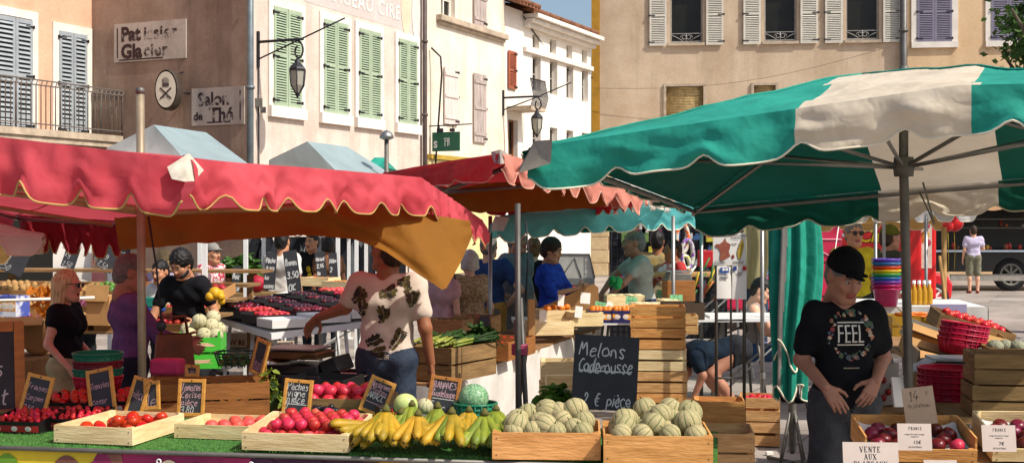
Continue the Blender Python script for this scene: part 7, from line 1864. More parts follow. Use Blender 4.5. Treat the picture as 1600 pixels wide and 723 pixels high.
# the vegetable stall on the shaded side: three tiers of cartons
t = thing('display_table', 'stepped brown table carrying the open vegetable cartons', 'table', V(-4.6, 12.6, 0), rad(-8))
for i in range(5): mb = MB(); mb.box((.1, i * .42, .88 + i * .13), (3.2, .42, .03)); mb.build('table_top', WOODD, t)
for x in (-1.3, 0, 1.5):
 for y in (-.1, 1.7): mb = MB(); mb.box((x, y, .43 if y < 0 else .68), (.06, .06, .86 if y < 0 else 1.36)); mb.build('leg', WOODD, t)
Mt = mtx(t); names = [('potato', 'potato', M_POT, .034), ('onion', 'tomato', M_ONI, .03), ('pepper', 'tomato', fruit_mat('red_pepper', 'B0201E', '8A1418'), .034), ('courgette', 'potato', fruit_mat('courgette_skin', '5E8A34', '3E6A22'), .03), ('radish', 'tomato', fruit_mat('radish_skin', 'C0304A', '8E1E36'), .024), ('chilli', 'potato', fruit_mat('chilli_skin', 'C01E1A', '9A1414'), .024)]
order = [[0, 3, 1, 0, 5, 2], [0, 1, 0, 1, 3, 5], [0, 0, 0, 3, 4, 2]]
TN = ['lowest', 'middle', 'top']; CN = ['outermost', 'next to outermost', 'third', 'fourth', 'fifth', 'innermost']
for i in range(3):
 for j in range(6):
  nm, kd, mm, r = names[order[i][j]]
  c = carton('kraft carton of %s on the %s tier, %s in its row' % (nm + ('es' if nm in ('potato', 'radish') else 's'), TN[i], CN[j]), Mt @ V(-1.25 + j * .52, i * .42, .90 + i * .13), .46, .36, .11, rad(-8) + RRG.uniform(-.12, .12), CARD if RRG.random() < .7 else CARDD, tilt=rad(12), name='vegetable_box', group='vegetable cartons on the stepped table')
  fill(nm, kd, mm, mtx(c), .42, .32, r, '%s in the vegetable cartons on the %s tier' % (nm, TN[i]), nm, 1, .07, .3, seg=8, maxn=24, var=.2)
for n_, (px, py, d, w_, h_, rol) in enumerate(((105, 418, 14.2, .16, .24, .25), (160, 420, 14.2, .2, .26, .55), (155, 405, 14.6, .14, .22, -.1), (12, 425, 13.2, .3, .3, .35), (195, 400, 14.5, .12, .3, .0))):
 board(['dark slate tilted before the white poster', 'black slate leaning sharply over the chilli carton', 'upright slate beside the white poster', 'grey slate leaning at the outer end of the vegetable table', 'bright written slate behind the grey haired man'][n_], w_, h_, ['kg', '2,50'] if n_ != 4 else ['Tous', 'fruits', 'kg'], P(px, py, d), -.1, -.2, rol, None, seed=40 + n_, stroke=.004 if n_ < 4 else .02, prop=False)
t = card('white poster with a pink heading and a pale figure behind the vegetable stall', .43, .52, P(113, 440, 14.7), .1, 0, [('Miel', 0, .5, .09, 't'), ('de fleurs', 0, .4, .06, 't')], ink=mat('pink_ink', 'C2808C', .8), name='poster')
mb = MB(); mb.tube([(-2.2, 0, 0), (-.05, -.25, .08)], .014, 8); tag(mb.build('rail', TRIMW, None, P(170, 476, 11.6)), 'pale wooden rail in front of the vegetable cartons', 'rail')
t = thing('open_box', 'big open cardboard box with raised flap beside the purple shirt', 'box', V(X(166, 12.4), 12.4, 1.06), -.25)
mb = MB(); mb.box((0, 0, .03), (.24, .3, .28)); mb.build('carton', CARD, t); mb = MB(); mb.box((0, -.16, .2), (.24, .008, .16), R=RX(-.25)); mb.build('flap', CARD, t)
t = thing('open_box', 'folded open cardboard box on the ground end of the vegetable stall', 'box', P(28, 537, 10.6), .3)
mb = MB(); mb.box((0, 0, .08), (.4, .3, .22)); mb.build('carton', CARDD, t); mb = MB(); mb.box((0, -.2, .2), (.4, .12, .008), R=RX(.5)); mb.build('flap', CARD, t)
carton('white blue carton with an orange fruit print on the vegetable stall', V(X(18, 12.4), 12.4, 1.03), .26, .2, .2, -.3, mat('white_blue_carton', 'C8CCD8', .6, .2, 4, col2='4A58A8', sharp=True), stripe=mat('orange_fruit_print', 'D8901E', .6, .2, 4))
mb = MB(); rr = random.Random(4)
for i in range(90):
 p = Vector((rr.gauss(0, .07), rr.gauss(0, .08), rr.uniform(-.25, .25))); p.x += -.25 * p.z; R = Euler((rr.uniform(0, 3), rr.uniform(0, 3), 0)).to_matrix()
 mb.add([p + R @ Vector(v) * .05 for v in ((-1, -.5, 0), (1, -.5, .2), (.8, .5, -.2), (-.8, .6, .1))], [(0, 1, 2, 3)])
tag(mb.build('orange_net', mat('orange_netting', 'D0781A', .6, .3, 20, .2, transl=.2), None, P(76, 492, 12.1)), 'crumpled bright orange netting hanging behind the blonde woman', 'netting')
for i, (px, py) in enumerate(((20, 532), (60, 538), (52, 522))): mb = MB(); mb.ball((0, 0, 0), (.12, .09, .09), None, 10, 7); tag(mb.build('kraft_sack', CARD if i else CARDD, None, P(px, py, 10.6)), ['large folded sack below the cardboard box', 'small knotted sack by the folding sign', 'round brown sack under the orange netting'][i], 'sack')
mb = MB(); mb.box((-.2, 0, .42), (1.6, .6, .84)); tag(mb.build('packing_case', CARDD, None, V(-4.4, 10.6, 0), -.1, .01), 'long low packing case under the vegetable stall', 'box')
# dark clothes hanging before the pink wall
t = thing('clothes_rail', 'steel clothes rail standing before the pink house', 'rail', V(X(515, 22), 22, 0), rad(20))
mb = MB(); mb.tube([(-1.4, 0, 0), (-1.4, 0, 1.75), (1.4, 0, 1.75), (1.4, 0, 0)], .02, 6); mb.build('rail_tube', STEEL, t)
Mt = mtx(t)
for i in range(13):
 x = -1.25 + i * .2; c_ = ['1C1D22', '24262C', '3A3C42', '5A5C60', '17181C', '8A8C90'][i % 6]; w_ = RRG.uniform(.17, .24); hh = RRG.uniform(.7, 1.1)
 mb = MB(); mb.grid(lambda u, v: Vector(((u - .5) * 2 * w_ * (.45 + .55 * min(1, v * 4)), .05 * math.sin(u * 8 + i) * v + .04 * math.sin(PI * u), -.02 - hh * v)), 12, 8)
 mb.tube([(-.15, 0, -.04), (0, 0, .02), (.15, 0, -.04)], .008, 5); mb.tube([(0, 0, .02), (.02, 0, .06)], .005, 5)
 tag(mb.build('hanging_garment', fabric('garment_' + c_, c_), None, Mt @ V(x, 0, 1.7), rad(20) + RRG.uniform(-.5, .5)), 'dark garment hanging on the clothes rail before the pink house', 'garment', 'garments on the clothes rail')
# ---- the skirted counter running back beside the pole bundle
UDv = V(.30, .954, 0); cy = math.atan2(UDv.y, UDv.x)
q0 = tp(700, 588, .8)
t = thing('skirted_counter', 'long counter with a white cloth skirt running back beside the pole bundle', 'table', q0, cy - PI / 2)
mb = MB(); mb.box((-.4, 2.2, -.03), (.85, 5.2, .05)); mb.build('table_top', WOODD, t)
mb = MB(); mb.grid(lambda u, v: Vector((.03 + .025 * v * math.sin(u * 60) + .02 * sn(u * 20, v * 2), -.4 + 5.2 * u, -.02 - .6 * v)), 120, 6); mb.build('cloth_skirt', mat('skirt_cloth', 'DDD8D0', .8, .12, 5, .1), t)
mb = MB(); mb.grid(lambda u, v: Vector((-.84 + .86 * u, -.41 - .02 * v * math.sin(u * 14), -.02 - .6 * v)), 30, 6); mb.build('cloth_skirt', mat('skirt_cloth', 'DDD8D0', .8, .12, 5, .1), t)
for y in (-.3, 2, 4.6):
 for x in (-.75, -.05): mb = MB(); mb.box((x, y, -.42), (.04, .04, .76)); mb.build('leg', STEELD, t)
Mt = mtx(t); r_ = cy - PI / 2
c = crate('worn wooden crate heaped with green leeks at the counter end', .46, .62, .24, WOODD, 2, P(700, 588, 9.45), rad(-30), gap=.014)
Mc = mtx(c); rr = random.Random(9)
for i in range(26):
 mb = MB(); x = rr.uniform(-.18, .18); y = rr.uniform(-.24, .0); z = .22 + rr.uniform(0, .05); dx = rr.uniform(-.08, .08); l = rr.uniform(.3, .5)
 mb.tube([(x, y, z), (x + dx * .5, y + l * .5, z + .02)], .011, 6, mat('leek_pale', '8E9A3E', .5, .2, 9, rnd=.2))
 for k in range(3): mb.tube([(x + dx * .5, y + l * .5, z + .02), (x + dx + rr.uniform(-.06, .06), y + l, z + rr.uniform(.0, .06)), (x + dx * 1.6 + rr.uniform(-.1, .1), y + l * 1.3, z - rr.uniform(.0, .08))], [.009, .008, .002], 4, LEAFD)
 o = mb.build('leek', None, None, Mc.translation, None, rot=c.rotation_euler); tag(o, 'green leek lying in the worn crate at the counter end', 'leek', 'leeks in the worn crate')
leaf_heap('leaf_bunch', 'dark feathery leaf bunch hanging over the leek crate edge', 'herbs', P(752, 528, 9.7), .1, .1, .1, 160, LEAFD, .05, 8)
for (px, py, d, lab, fn, fm, nm) in ((770, 552, 10.6, 'rust coloured crate beside the leek crate', 'tomato', M_TOM, 'tomato'), (798, 546, 11.0, 'dark crate behind the pole bundle', 'tomato', M_STR, 'red pepper'), (700, 512, 11.0, 'low crate of pale onions before the tan dress', 'tomato', M_POT, 'pale onion'), (745, 512, 11.4, 'crate of red radishes at the tan dress', 'tomato', M_STR, 'radish')):
 lo_ = 'low' in lab or 'radishes' in lab; c = crate(lab, .36, .28, .3 if lo_ else .15, BOXW if 'rust' in lab or 'dark' in lab else WOODD, 2 if lo_ else 1, V(X(px, d), d, .805), r_)
 fill(nm.replace(' ', '_'), fn, fm, mtx(c), .32, .24, .03, nm + ' in the ' + lab, nm, 1, .24 if lo_ else .09, .2, seg=8)
board('small black slate standing at the tan dress', .09, .16, [], P(756, 522, 11.2), 0, -.15, .05, None, prop=False); board('thin black slate before the leaning grey polo', .05, .16, [], P(777, 510, 11.6), .3, -.1, 0, None, prop=False)
# pale crates beside the slate, orange box and red oval tray
for (lab, px, py, d, h_) in (('pale wooden crate standing low beside the Melons slate', 878, 668, 9.6, .34), ('small pale crate on top beside the Melons slate', 880, 596, 9.6, .16), ('shallow pale crate tipped against the Melons slate', 890, 622, 9.0, .1)):
 crate(lab, .34, .28, h_, WOODP, 3 if h_ > .3 else 1, P(px, py, d), r_ + .3, tilt=.5 if 'tipped' in lab else 0)
c = crate('dark plastic crate of lettuce under the pale crates', .3, .3, .2, PLB, 3, V(X(872, 9.0), 9.0, .25), .2)
basket('flat red oval basket behind the Melons slate', P(958, 545, 10.2), .12, .16, .05, REDP, oval=.6)
# ---- fruit and cheese stall under the teal canopy
t = table('steel trestle table of the fruit stall under the teal canopy', V(X(930, 13.2), 13.2, 0), 1.7, .7, Z(503, 13.0), .05, legm=STEELD)
t = table('second steel trestle table behind the crate stack', V(X(1060, 13.6), 13.6, 0), 1.9, .8, Z(498, 13.4), .05, legm=STEELD)
mb = MB(); mb.prism([(-.34, -.22), (.34, .1), (.33, .3), (.28, .34), (-.34, .06)], .02); tag(mb.build('back_board', CARDD, None, P(885, 494, 13.3), rot=(PI / 2, 0, 0)), 'sloping brown board behind the oranges', 'board')
mb = MB(); mb.box((0, 0, .62), (.06, .05, 1.24)); tag(mb.build('upright_board', CARD, None, V(X(830, 11.6), 11.6, 0), .2), 'upright plank at the corner of the orange crates', 'plank')
for (lab, px, py, d, w_, n_) in (('pale crate with two oranges under the sloping board', 872, 490, 12.6, .42, 4), ('pale empty crate stepping down beside the orange crate', 912, 494, 12.4, .3, 0), ('long pale crate at the front of the orange crates', 858, 508, 12.2, .4, 0), ('pale tray of cheeses in paper before the grey tee', 1014, 480, 12.9, .34, 0), ('small pale tray of white cheese at the scale', 1044, 474, 13.1, .2, 0), ('shallow crate of wrapped bread near the green cards', 975, 466, 13.6, .4, 0)):
 c = crate(lab, w_, .3, .13, WOODP, 1, P(px, py + 14, d), .25 if px < 930 else .05)
 if n_:
  for i in range(n_): put('orange', fruit_mesh('tomato', M_ORG, 12), mtx(c) @ V(-.12 + .07 * i, -.04 + .05 * (i % 2), .15), .04, 'orange in the crate under the sloping board', 'orange', 'oranges under the sloping board')
 elif 'cheese' in lab or 'bread' in lab:
  for i in range(8): mb = MB(); mb.lathe([(0, 0), (.05, 0), (.055, .02), (.05, .04), (0, .042)], 12); tag(mb.build('cheese', mat('cheese_pale', 'E2CFA2', .7, .15, 6, rnd=.12), None, mtx(c) @ V(-w_ / 2 + .06 + (i % 4) * (w_ - .12) / 3, -.07 + .12 * (i // 4), .1)), 'small round cheese in the ' + ('white cheese tray at the scale' if 'scale' in lab else 'tray before the grey tee' if 'paper' in lab else 'shallow crate near the green cards'), 'cheese', 'cheeses ' + lab[:30])
MB_ = mat('navy_carton', '24265A', .5, .15, 6)
for i, px in enumerate((938, 974)):
 c = carton('navy blue mango carton %s' % ('beside the pale empty crate' if i == 0 else 'beside the crate of wrapped cheese'), P(px, 503, 12.5), .25, .24, .12, .05, MB_, stripe=mat('mango_print', 'D8921E', .5, .3, 9, col2='24265A', sharp=True))
 for k in range(5): put('mango', fruit_mesh('potato', M_ORG, 10), mtx(c) @ V(-.08 + .04 * k, .0, .11), .04, 'mango in the navy carton', 'mango', 'mangoes in the navy cartons')
for i, (px, py, d, w_, h_, col, rol) in enumerate(((848, 492, 12.3, .07, .12, PAPER, .05), (876, 466, 12.5, .06, .11, PAPER, .1), (903, 484, 12.2, .07, .11, PAPER, .15), (914, 462, 12.9, .1, .11, PAPER, .1), (937, 475, 12.7, .12, .1, None, .2), (986, 463, 13.2, .12, .08, None, .15), (1033, 452, 13.6, .09, .08, None, 0), (1057, 462, 13.0, .13, .09, None, 0), (950, 470, 12.6, .06, .07, PAPER, .4))):
 gc = mat('green_card', '7FC08A', .7, .2, 9)
 card(['white price card at the corner of the orange crates', 'narrow white card clipped on the sloping board', 'pale pink card in the empty pale crate', 'white card on a stick above the sloping board', 'green price card tilted above the first mango carton', 'green price card leaning before the grey tee', 'small green card at the grey tee hem', 'square green card on the dark crate by the scale', 'small white card stuck beside the first mango carton'][i], w_, h_, P(px, py + 12, d), .1, -.15, [] if col else [('2,5', -.045, .03, .05, 'pen'), ('', 0, .04, .08, 'rule')], col or gc, roll=rol)
c = crate('dark crate with the square green card beside the crate stack', .38, .3, .16, mat('dark_brown_crate', '4A3A2A', .7, .2, 5), 1, P(1066, 498, 12.4), .05)
mb = MB(); mb.box((0, 0, .13), (.3, .26, .26)); tag(mb.build('wooden_chest', BOXW, None, P(1060, 476, 13.4), .1, .01), 'brown wooden chest under the grey scale', 'box')
t = thing('weighing_scale', 'grey shop scale on the brown wooden chest', 'scale', P(1058, 440, 13.4), .1)
mb = MB(); mb.prism([(-.14, 0), (.14, 0), (.12, .09), (-.1, .1)], .22, None, TM((0, .1, 0), RX(PI / 2))); mb.build('body', STEELD, t, bevel=.01); mb = MB(); mb.box((0, 0, .11), (.26, .22, .012)); mb.build('pan', STEEL, t)
mb = MB(); rr = random.Random(3)
for i in range(9): mb.ball((rr.uniform(-.07, .07), rr.uniform(-.04, .04), rr.uniform(0, .07)), rr.uniform(.03, .05), None, 8, 6)
tag(mb.build('plastic_bag', mat('green_bag', '3CC26A', .4, .2, 9, .3, transl=.3), None, P(962, 446, 14)), 'bright green plastic bag under the hand of the grey tee keeper', 'bag')
t = thing('display_case', 'red display case with a slanted glass hood behind the blue tunic', 'display case', V(X(898, 19.5), 19.5, 0), -.05)
mb = MB(); mb.box((0, 0, .68), (.56, .5, .62)); mb.lathe([(.0, 0), (.16, 0), (.16, .01), (0, .01)], 20, PLB, TM((.2, -.256, .72), RX(PI / 2))); mb.build('body', mat('coral_paint', 'CC5A58', .5, .12, 4), t) if False else None
mb = MB(); mb.box((0, 0, .68), (.56, .5, .62)); mb.build('body', mat('coral_paint', 'CC5A58', .5, .12, 4), t, bevel=.02)
mb = MB(); mb.box((0, 0, 1.04), (.6, .52, .1)); mb.build('counter', STEEL, t)
mb = MB(); mb.prism([(-.3, 0), (.3, 0), (.22, .36), (-.3, .36)], .5, None, TM((0, .25, 1.09), RX(PI / 2))); mb.build('hood', mat('hood_glass', 'B6B4AC', .12, .25, 3, spec=.7), t)
mb = MB(); mb.tube([(-.3, -.255, 1.09), (-.3, -.255, 1.45), (.22, -.255, 1.45), (.3, -.255, 1.09)], .014, 6); mb.tube([(-.2, -.255, 1.1), (.0, -.255, 1.4), (.1, -.255, 1.1)], .01, 5); mb.build('hood_frame', STEELD, t)
# goods rack of the bazaar stall
t = thing('goods_rack', 'black wire goods rack packed with small wares behind the balding stall keeper', 'rack', V(X(1045, 19), 19, 0), 0)
mb = MB()
for x in np.arange(-.85, .9, .085): mb.tube([(x, 0, 0.2), (x, 0, 2.1)], .006, 4)
for z in np.arange(.3, 2.1, .085): mb.tube([(-.85, 0, z), (.85, 0, z)], .006, 4)
mb.box((0, .05, 1.15), (1.75, .02, 1.9)); mb.build('wire_panel', mat('rack_black', '26262A', .6), t)
WC = ['B0B2B8', 'D0C040', 'A02A30', '4A4A52', '6E8A4A', 'C8C4BC', '8A3A5A', '3A5A8A', 'C87A3A']
for i in range(64):
 mb = MB(); w_, h_ = RRG.uniform(.05, .13), RRG.uniform(.06, .16); mb.box((0, 0, 0), (w_, .04, h_)); mb.box((0, 0, h_ / 2 + .015), (w_ * .4, .02, .03))
 c_ = RRG.choice(WC); tag(mb.build('packet', mat('ware_' + c_, c_, .5, .3, 14), None, V(X(1045, 19) + RRG.uniform(-.8, .8), 18.93, RRG.uniform(.9, 2.0)), 0, .006), 'small packet hanging on the black goods rack', 'packet', 'small wares on the goods rack')
for i, (px, col, lab) in enumerate(((1066, 'D8601C', 'orange'), (1074, '7A4AA0', 'violet'), (1070, 'C8C030', 'yellow'))):
 mb = MB(); mb.tube([(.09 * math.cos(a) , 0, .2 * math.sin(a) - i * .22) for a in [2 * PI * k / 16 for k in range(16)]], .03, 6, None, closed=True); tag(mb.build('swim_ring', mat('toy_' + col, col, .4, .25, 12, col2='D0D0C0', sharp=True), None, P(px, 372, 17.6), .4), 'colourful %s toy ring hanging at the bazaar stall' % lab, 'toy')
mb = MB(); mb.grid(lambda u, v: Vector((.32 * (u - .5) * 2 + .03 * math.sin(v * 4), .05 * math.sin(u * 22) , -.75 * v - .12 * u * v)), 40, 8); tag(mb.build('sheer_cloth', mat('sheer_cloth', 'B6AE84', .8, .25, 5, 0, transl=.5, stretch=(12, 12, .5)), None, P(1156, 340, 15)), 'sheer yellowish cloth hanging beside the poster stand', 'cloth')
mb = MB(); mb.box((0, 0, 0), (.2, .1, .22)); tag(mb.build('red_bag', mat('red_shop_bag', 'B8202A', .6, .15, 6), None, P(1102, 404, 16.5), 0, .02), 'red shop bag on the bazaar counter', 'bag')
t = table('counter of the bazaar stall covered with kraft paper', V(X(1085, 16), 16, 0), 1.5, .7, Z(428, 16), .1, m=CARD)
for i in range(16):
 mb = MB(); mb.tube([(0, 0, 0), (RRG.uniform(.05, .12), RRG.uniform(-.1, .1), RRG.uniform(.12, .26))], .012, 5); c_ = RRG.choice(['D0B030', 'B02A2A', 'E0E0D8', '3A6A3A', 'C07A3A']); tag(mb.build('wooden_toy', mat('stick_' + c_, c_, .5), None, P(1060 + i * 4.6, 470 - (i % 4) * 12, 14.4)), 'small coloured stick toy on the bazaar counter', 'toy', 'stick toys on the bazaar counter')
# ------------------------------------------------------------------ crate stack, poster stand, folded parasol
d = 10.6; rr = random.Random(3)
LB = ['bottom', 'second', 'third', 'fourth', 'fifth', 'sixth', 'top']
for i in range(7):
 crate('%s wooden crate of the tall stack beside the Melons slate' % LB[i] if i in (0, 6) else '%s crate counted from the ground in the tall stack' % LB[i], .455 + rr.uniform(-.01, .01), .34, .168, [WOOD, WOODO, WOODO, WOOD, WOODP, WOODO, WOODO][i], 2, V(X(1033, d) + rr.uniform(-.012, .012) - i * .004, d + .1, .003 + i * .178), rad(-6) + rr.uniform(-.03, .03), gap=.018, group='crates of the tall stack')
crate('single wooden crate lying across behind the tall stack top', .42, .3, .16, WOOD, 2, P(1052, 520, 11.4), rad(-4))
crate('wooden crate on two others under the poster stand', .36, .28, .17, WOODO, 1, V(X(1127, 9.3), 9.4, .47), rad(-6))
crate('slatted crate carrying the one under the poster stand', .4, .3, .2, WOOD, 2, V(X(1127, 9.3), 9.4, .25), rad(-3)); crate('bottom slatted crate under the poster stand', .4, .3, .22, WOODD, 2, V(X(1127, 9.3), 9.42, .01), rad(-5))
q = V(X(1118, 6.75), 6.8, 0)
for i in range(4): crate('%s crate of the empty pile next to the front table' % ['bottom', 'second', 'third', 'topmost'][i], .36, .36, .2, WOODD if i < 3 else WOOD, 2, q + V(.02 * (i % 2), 0, .01 + i * .212), rad(-9 + i), group='crates piled next to the front table')
for i in range(2):
 c = crate(['lower slatted crate with red fruit behind the folded parasol foot', 'upper slatted crate with red fruit behind the folded parasol foot'][i], .34, .34, .2, WOOD, 2, V(X(1194, 11.0), 11.2, .01 + i * .212), rad(-10), gap=.025)
fill('pepper', 'tomato', M_STR, mtx(c), .3, .3, .035, 'red pepper in the slatted crate behind the folded parasol foot', 'pepper', 1, .14, .2, seg=8)
# poster stand: wire rack with three sheets
d = 10.3
t = thing('poster_stand', 'dark metal rack holding the apricot variety poster and two printed sheets', 'stand', V(X(1142, d), d, 0), .05)
for px in (1119, 1142, 1163):
 mb = MB(); mb.tube([(X(px, d) - X(1142, d), 0, 0), (X(px, d) - X(1142, d), 0, Z(372, d))], .014 if px != 1142 else .009, 6); mb.build('post', mat('dark_post', '3A332A', .5, .2, 6), t)
mb = MB();
for py in (500, 590, 640): mb.tube([(X(1117, d) - X(1142, d), 0, Z(py, d)), (X(1165, d) - X(1142, d), 0, Z(py, d))], .009, 6)
mb.tube([(-.1, 0, Z(362, d)), (-.06, 0, Z(354, d)), (.06, 0, Z(354, d)), (.1, 0, Z(362, d))], .014, 6); mb.build('crossbar', STEELD, t)
def sheet(px0, py0, px1, py1, nm='sheet', m=PAPER, y=-.02):
 x0, x1, z0, z1 = X(px0, d) - X(1142, d), X(px1, d) - X(1142, d), Z(py1, d), Z(py0, d)
 mb = MB(); mb.grid(lambda u, v: Vector((x0 + (x1 - x0) * u, y - .006 * math.sin(u * 3 + v), z0 + (z1 - z0) * v)), 6, 6); o = mb.build(nm, m, t); return o, x0, x1, z0, z1
o, x0, x1, z0, z1 = sheet(1113, 364, 1165, 414, 'poster', mat('poster_paper', 'DAD6D0', .5, .06, 4))
W_, H_ = x1 - x0, z1 - z0; mb = MB()
FRS = [(.36,.86),(.4,.72),(.52,.66),(.5,.52),(.47,.42),(.52,.28),(.38,.2),(.26,.13),(.2,.2),(.22,.4),(.16,.52),(.06,.58),(.08,.66),(.2,.66),(.26,.72),(.3,.74)]
MAD = [(.9,.85),(.93,.6),(.87,.35),(.82,.17),(.75,.22),(.72,.4),(.76,.55),(.8,.68)]
mb.add([(x0 + a * W_, -.03, z0 + b * H_) for a, b in FRS], [tuple(range(len(FRS)))], mat('map_red', '7A2A34', .7, .4, 40, col2='94603A')); mb.add([(x0 + a * W_, -.03, z0 + b * H_) for a, b in MAD], [tuple(range(len(MAD)))], mat('map_ochre', 'A88E30', .7, .2, 20))
mb.box((x0 + .62 * W_, -.03, z0 + .66 * H_), (.04, .002, .005), INK); mb.add([(x0 + .68 * W_, -.03, z0 + .66 * H_ + .01), (x0 + .68 * W_, -.03, z0 + .66 * H_ - .01), (x0 + .71 * W_, -.03, z0 + .66 * H_)], [(0, 1, 2)], INK); mb.ball((x0 + .6 * W_, -.03, z0 + .27 * H_), (.011, .002, .017), mat('map_fruit', '8C3A34', .7))
vs, fs = text_pts('PRODUCTEUR DE NOS FRUITS', .0135, 'CENTER', 0, 1, .0006, 1); mb.add([(v.x + .03, v.y + z1 - .022, 0) for v in vs], fs, INK, TM((0, -.03, 0), RX(PI / 2))); vs, fs = text_pts('ET MELONS', .0135, 'CENTER', 0, 1, .0006, 1); mb.add([(v.x + .03, v.y + z1 - .04, 0) for v in vs], fs, INK, TM((0, -.03, 0), RX(PI / 2)))
for k in range(3): mb.box((x0 + .2 * W_, -.03, z0 + .018 + k * .007), (.09, .001, .002), INK); mb.box((x0 + .76 * W_, -.03, z0 + .018 + k * .007), (.09, .001, .002), INK)
mb.build('map_print', None, o)
o, x0, x1, z0, z1 = sheet(1119, 415, 1142, 466); mb = MB(); mb.box(((x0 + x1) / 2, -.034, z1 - .035), (.07, .002, .045), mat('logo_blue', '2E5A9C', .7, .2, 40)); mb.ball((x0 + .05, -.035, z1 - .03), (.012, .002, .012), PAPER, 8, 6); mb.ball((x0 + .075, -.035, z1 - .03), (.012, .002, .012), PAPER, 8, 6)
for k in range(3): mb.box(((x0 + x1) / 2, -.034, z1 - .075 - k * .012), (.06, .002, .006), mat('ink_grey', '7C7C84', .8))
mb.build('print', None, o)
o, x0, x1, z0, z1 = sheet(1143, 415, 1166, 467); mb = MB(); mb.box((x0 + .02, -.034, z1 - .02), (.03, .002, .034), mat('flag_blue', '2A3A80', .7)); mb.box((x1 - .02, -.034, z1 - .02), (.03, .002, .034), mat('flag_red', 'B03030', .7))
for k in range(4): mb.box(((x0 + x1) / 2, -.034, z1 - .05 - k * .009), (.05 - k * .008, .002, .003), INK)
mb.build('print', None, o)
t = table('low white shelf table behind the poster stand', V(X(1185, 13.5), 13.5, 0), 1.1, .5, Z(404, 13.5) if False else .95, 0, legm=STEEL)
q = P(1191, 345, 11.8); mb = MB(); mb.tube([(0, 0, 0), (0, 0, 2.15)], .019, 8); mb.lathe([(.03, .5), (.03, .56)], 8); tag(mb.build('steel_pole', STEEL, None, (q.x, q.y, 0)), 'thin steel pole standing between the poster stand and the folded parasol', 'pole')
# folded parasol
d = 10.2
t = thing('folded_parasol', 'folded green parasol with a grey stripe standing on a metal foot', 'parasol', V(X(1238, d), d, 0))
zt, zb = 2.15, Z(612, d)
def fp(u, v):
 a = 2 * PI * u; r = (.15 + .045 * math.sin(PI * min(1, v * 1.2)) - .02 * v) * (1 + .2 * math.cos(a * 9 + 2 * v) + .08 * math.cos(a * 17 + 3 * v + 1)); r *= 1 - .18 * max(0, math.cos(a * 2 + 1)) * v
 return Vector((r * math.cos(a) + .02 * math.sin(v * 5), r * .8 * math.sin(a), zt + (zb - zt) * v - .07 * v * math.cos(a * 4 + 1)))
mb = MB(); mb.grid(fp, 140, 40, None, lambda u, v: (mat('folded_grey_canvas', 'A9A39A', .8, .15, 4, transl=.1) if abs(u - (.645 - .02 * v)) < .042 * (1 - .62 * v) else cloth('folded_green_canvas', '2A9A84', '1E806C', transl=.1, bump=.4))); mb.build('cloth', None, t)
mb = MB(); mb.tube([fp(i / 140, 1.0) for i in range(141)], .008, 5); mb.tube([fp(.55 + .35 * i / 40, .86 - .1 * math.sin(i * .16) - .002 * i) * 1.0 + V(0, -.012, 0) for i in range(41)], .008, 5); mb.build('hem_tape', TRIMB, t)
mb = MB(); mb.tube([(0, 0, .1), (0, 0, 2.2)], .02, 8); mb.build('mast', STEELD, t)
mb = MB(); mb.lathe([(.028, .12), (.034, .5)], 10)
for k in range(4):
 a = k * PI / 2 + .5; mb.tube([(.02 * math.cos(a), .02 * math.sin(a), .45), (.13 * math.cos(a), .13 * math.sin(a), .02)], .012, 6); mb.tube([(0, 0, .03), (.3 * math.cos(a), .3 * math.sin(a), .02)], .016, 6)
mb.build('foot', STEELD, t)
mb = MB(); mb.box((0, 0, .02), (.06, .035, .03)); tag(mb.build('paper_scrap', PAPER, None, tp(1202, 711, .0), .2, .004), 'small crumpled white paper lying on the paving', 'litter')
# ------------------------------------------------------------------ peach trays in front of the man with the cap
PT = V(2.06, 5.6, 0); py_ = rad(-4)
t = thing('tray_rack', 'stepped wooden rack under the dark peach trays', 'table', PT, py_)
for i, (y, z) in enumerate(((0, .67), (.36, .86))): mb = MB(); mb.box((.16, y, z), (1.22, .36, .03), R=RX(rad(9))); mb.build('shelf', WOODD, t)
for x in (-.4, .72):
 for y, z in ((-.12, .65), (.5, .85)): mb = MB(); mb.box((x, y, z / 2 - .01), (.045, .045, z - .02)); mb.build('leg', WOODD, t)
Mt = mtx(t); TRN = []
for (lab, x, y, z, w_, ti) in (('wooden peach tray under the hands of the man with the black cap', -.22, .36, .88, .50, 9), ('pale peach tray before the brown crates with a small France card', .33, .37, .895, .46, 12), ('lower peach tray partly hidden by the Vente aux plateaux card', -.22, -.02, .69, .50, 9), ('lower peach tray at the frame edge under the pale tray', .33, -.02, .69, .50, 9)):
 c = crate(lab, w_, .34, .115, WOODP if x > 0 else WOODO, 1, Mt @ V(x, y, z), py_, rad(ti), front_h=.06); TRN.append(c); Mc = mtx(c)
 mb = MB(); mb.grid(lambda u, v: Vector(((u - .5) * (w_ - .03), (v - .5) * .3, .02 + .03 * abs(2 * u - 1) ** 6 + .05 * v ** 6 + .006 * sn(u * 9, v * 9))), 20, 14); o = mb.build('tray_liner', mat('liner_paper', 'CFC9C2', .7, .1, 9, .2), None, Mc.translation, None, rot=c.rotation_euler); tag(o, 'white paper liner in the ' + ['upper peach tray under the kraft card', 'pale peach tray before the brown crates', 'lower peach tray behind the Vente card', 'lower peach tray at the frame edge'][len(TRN) - 1], 'liner')
 fill('peach', 'peach', M_NECT, Mc, w_ - .06, .29, .037, 'dark red peach in the ' + ['upper tray under the pen written kraft card', 'upper pale tray before the brown crates', 'lower tray behind the Vente card', 'lower tray at the frame edge'][len(TRN) - 1], 'peach', 1, .03, .12, seg=14, mats=[M_NECT, M_PEACH], skip=.05)
PK = mat('card_pinkish', 'CDBDB2', .8, .08, 5); KR = mat('card_kraft', 'B09A80', .8, .1, 5)
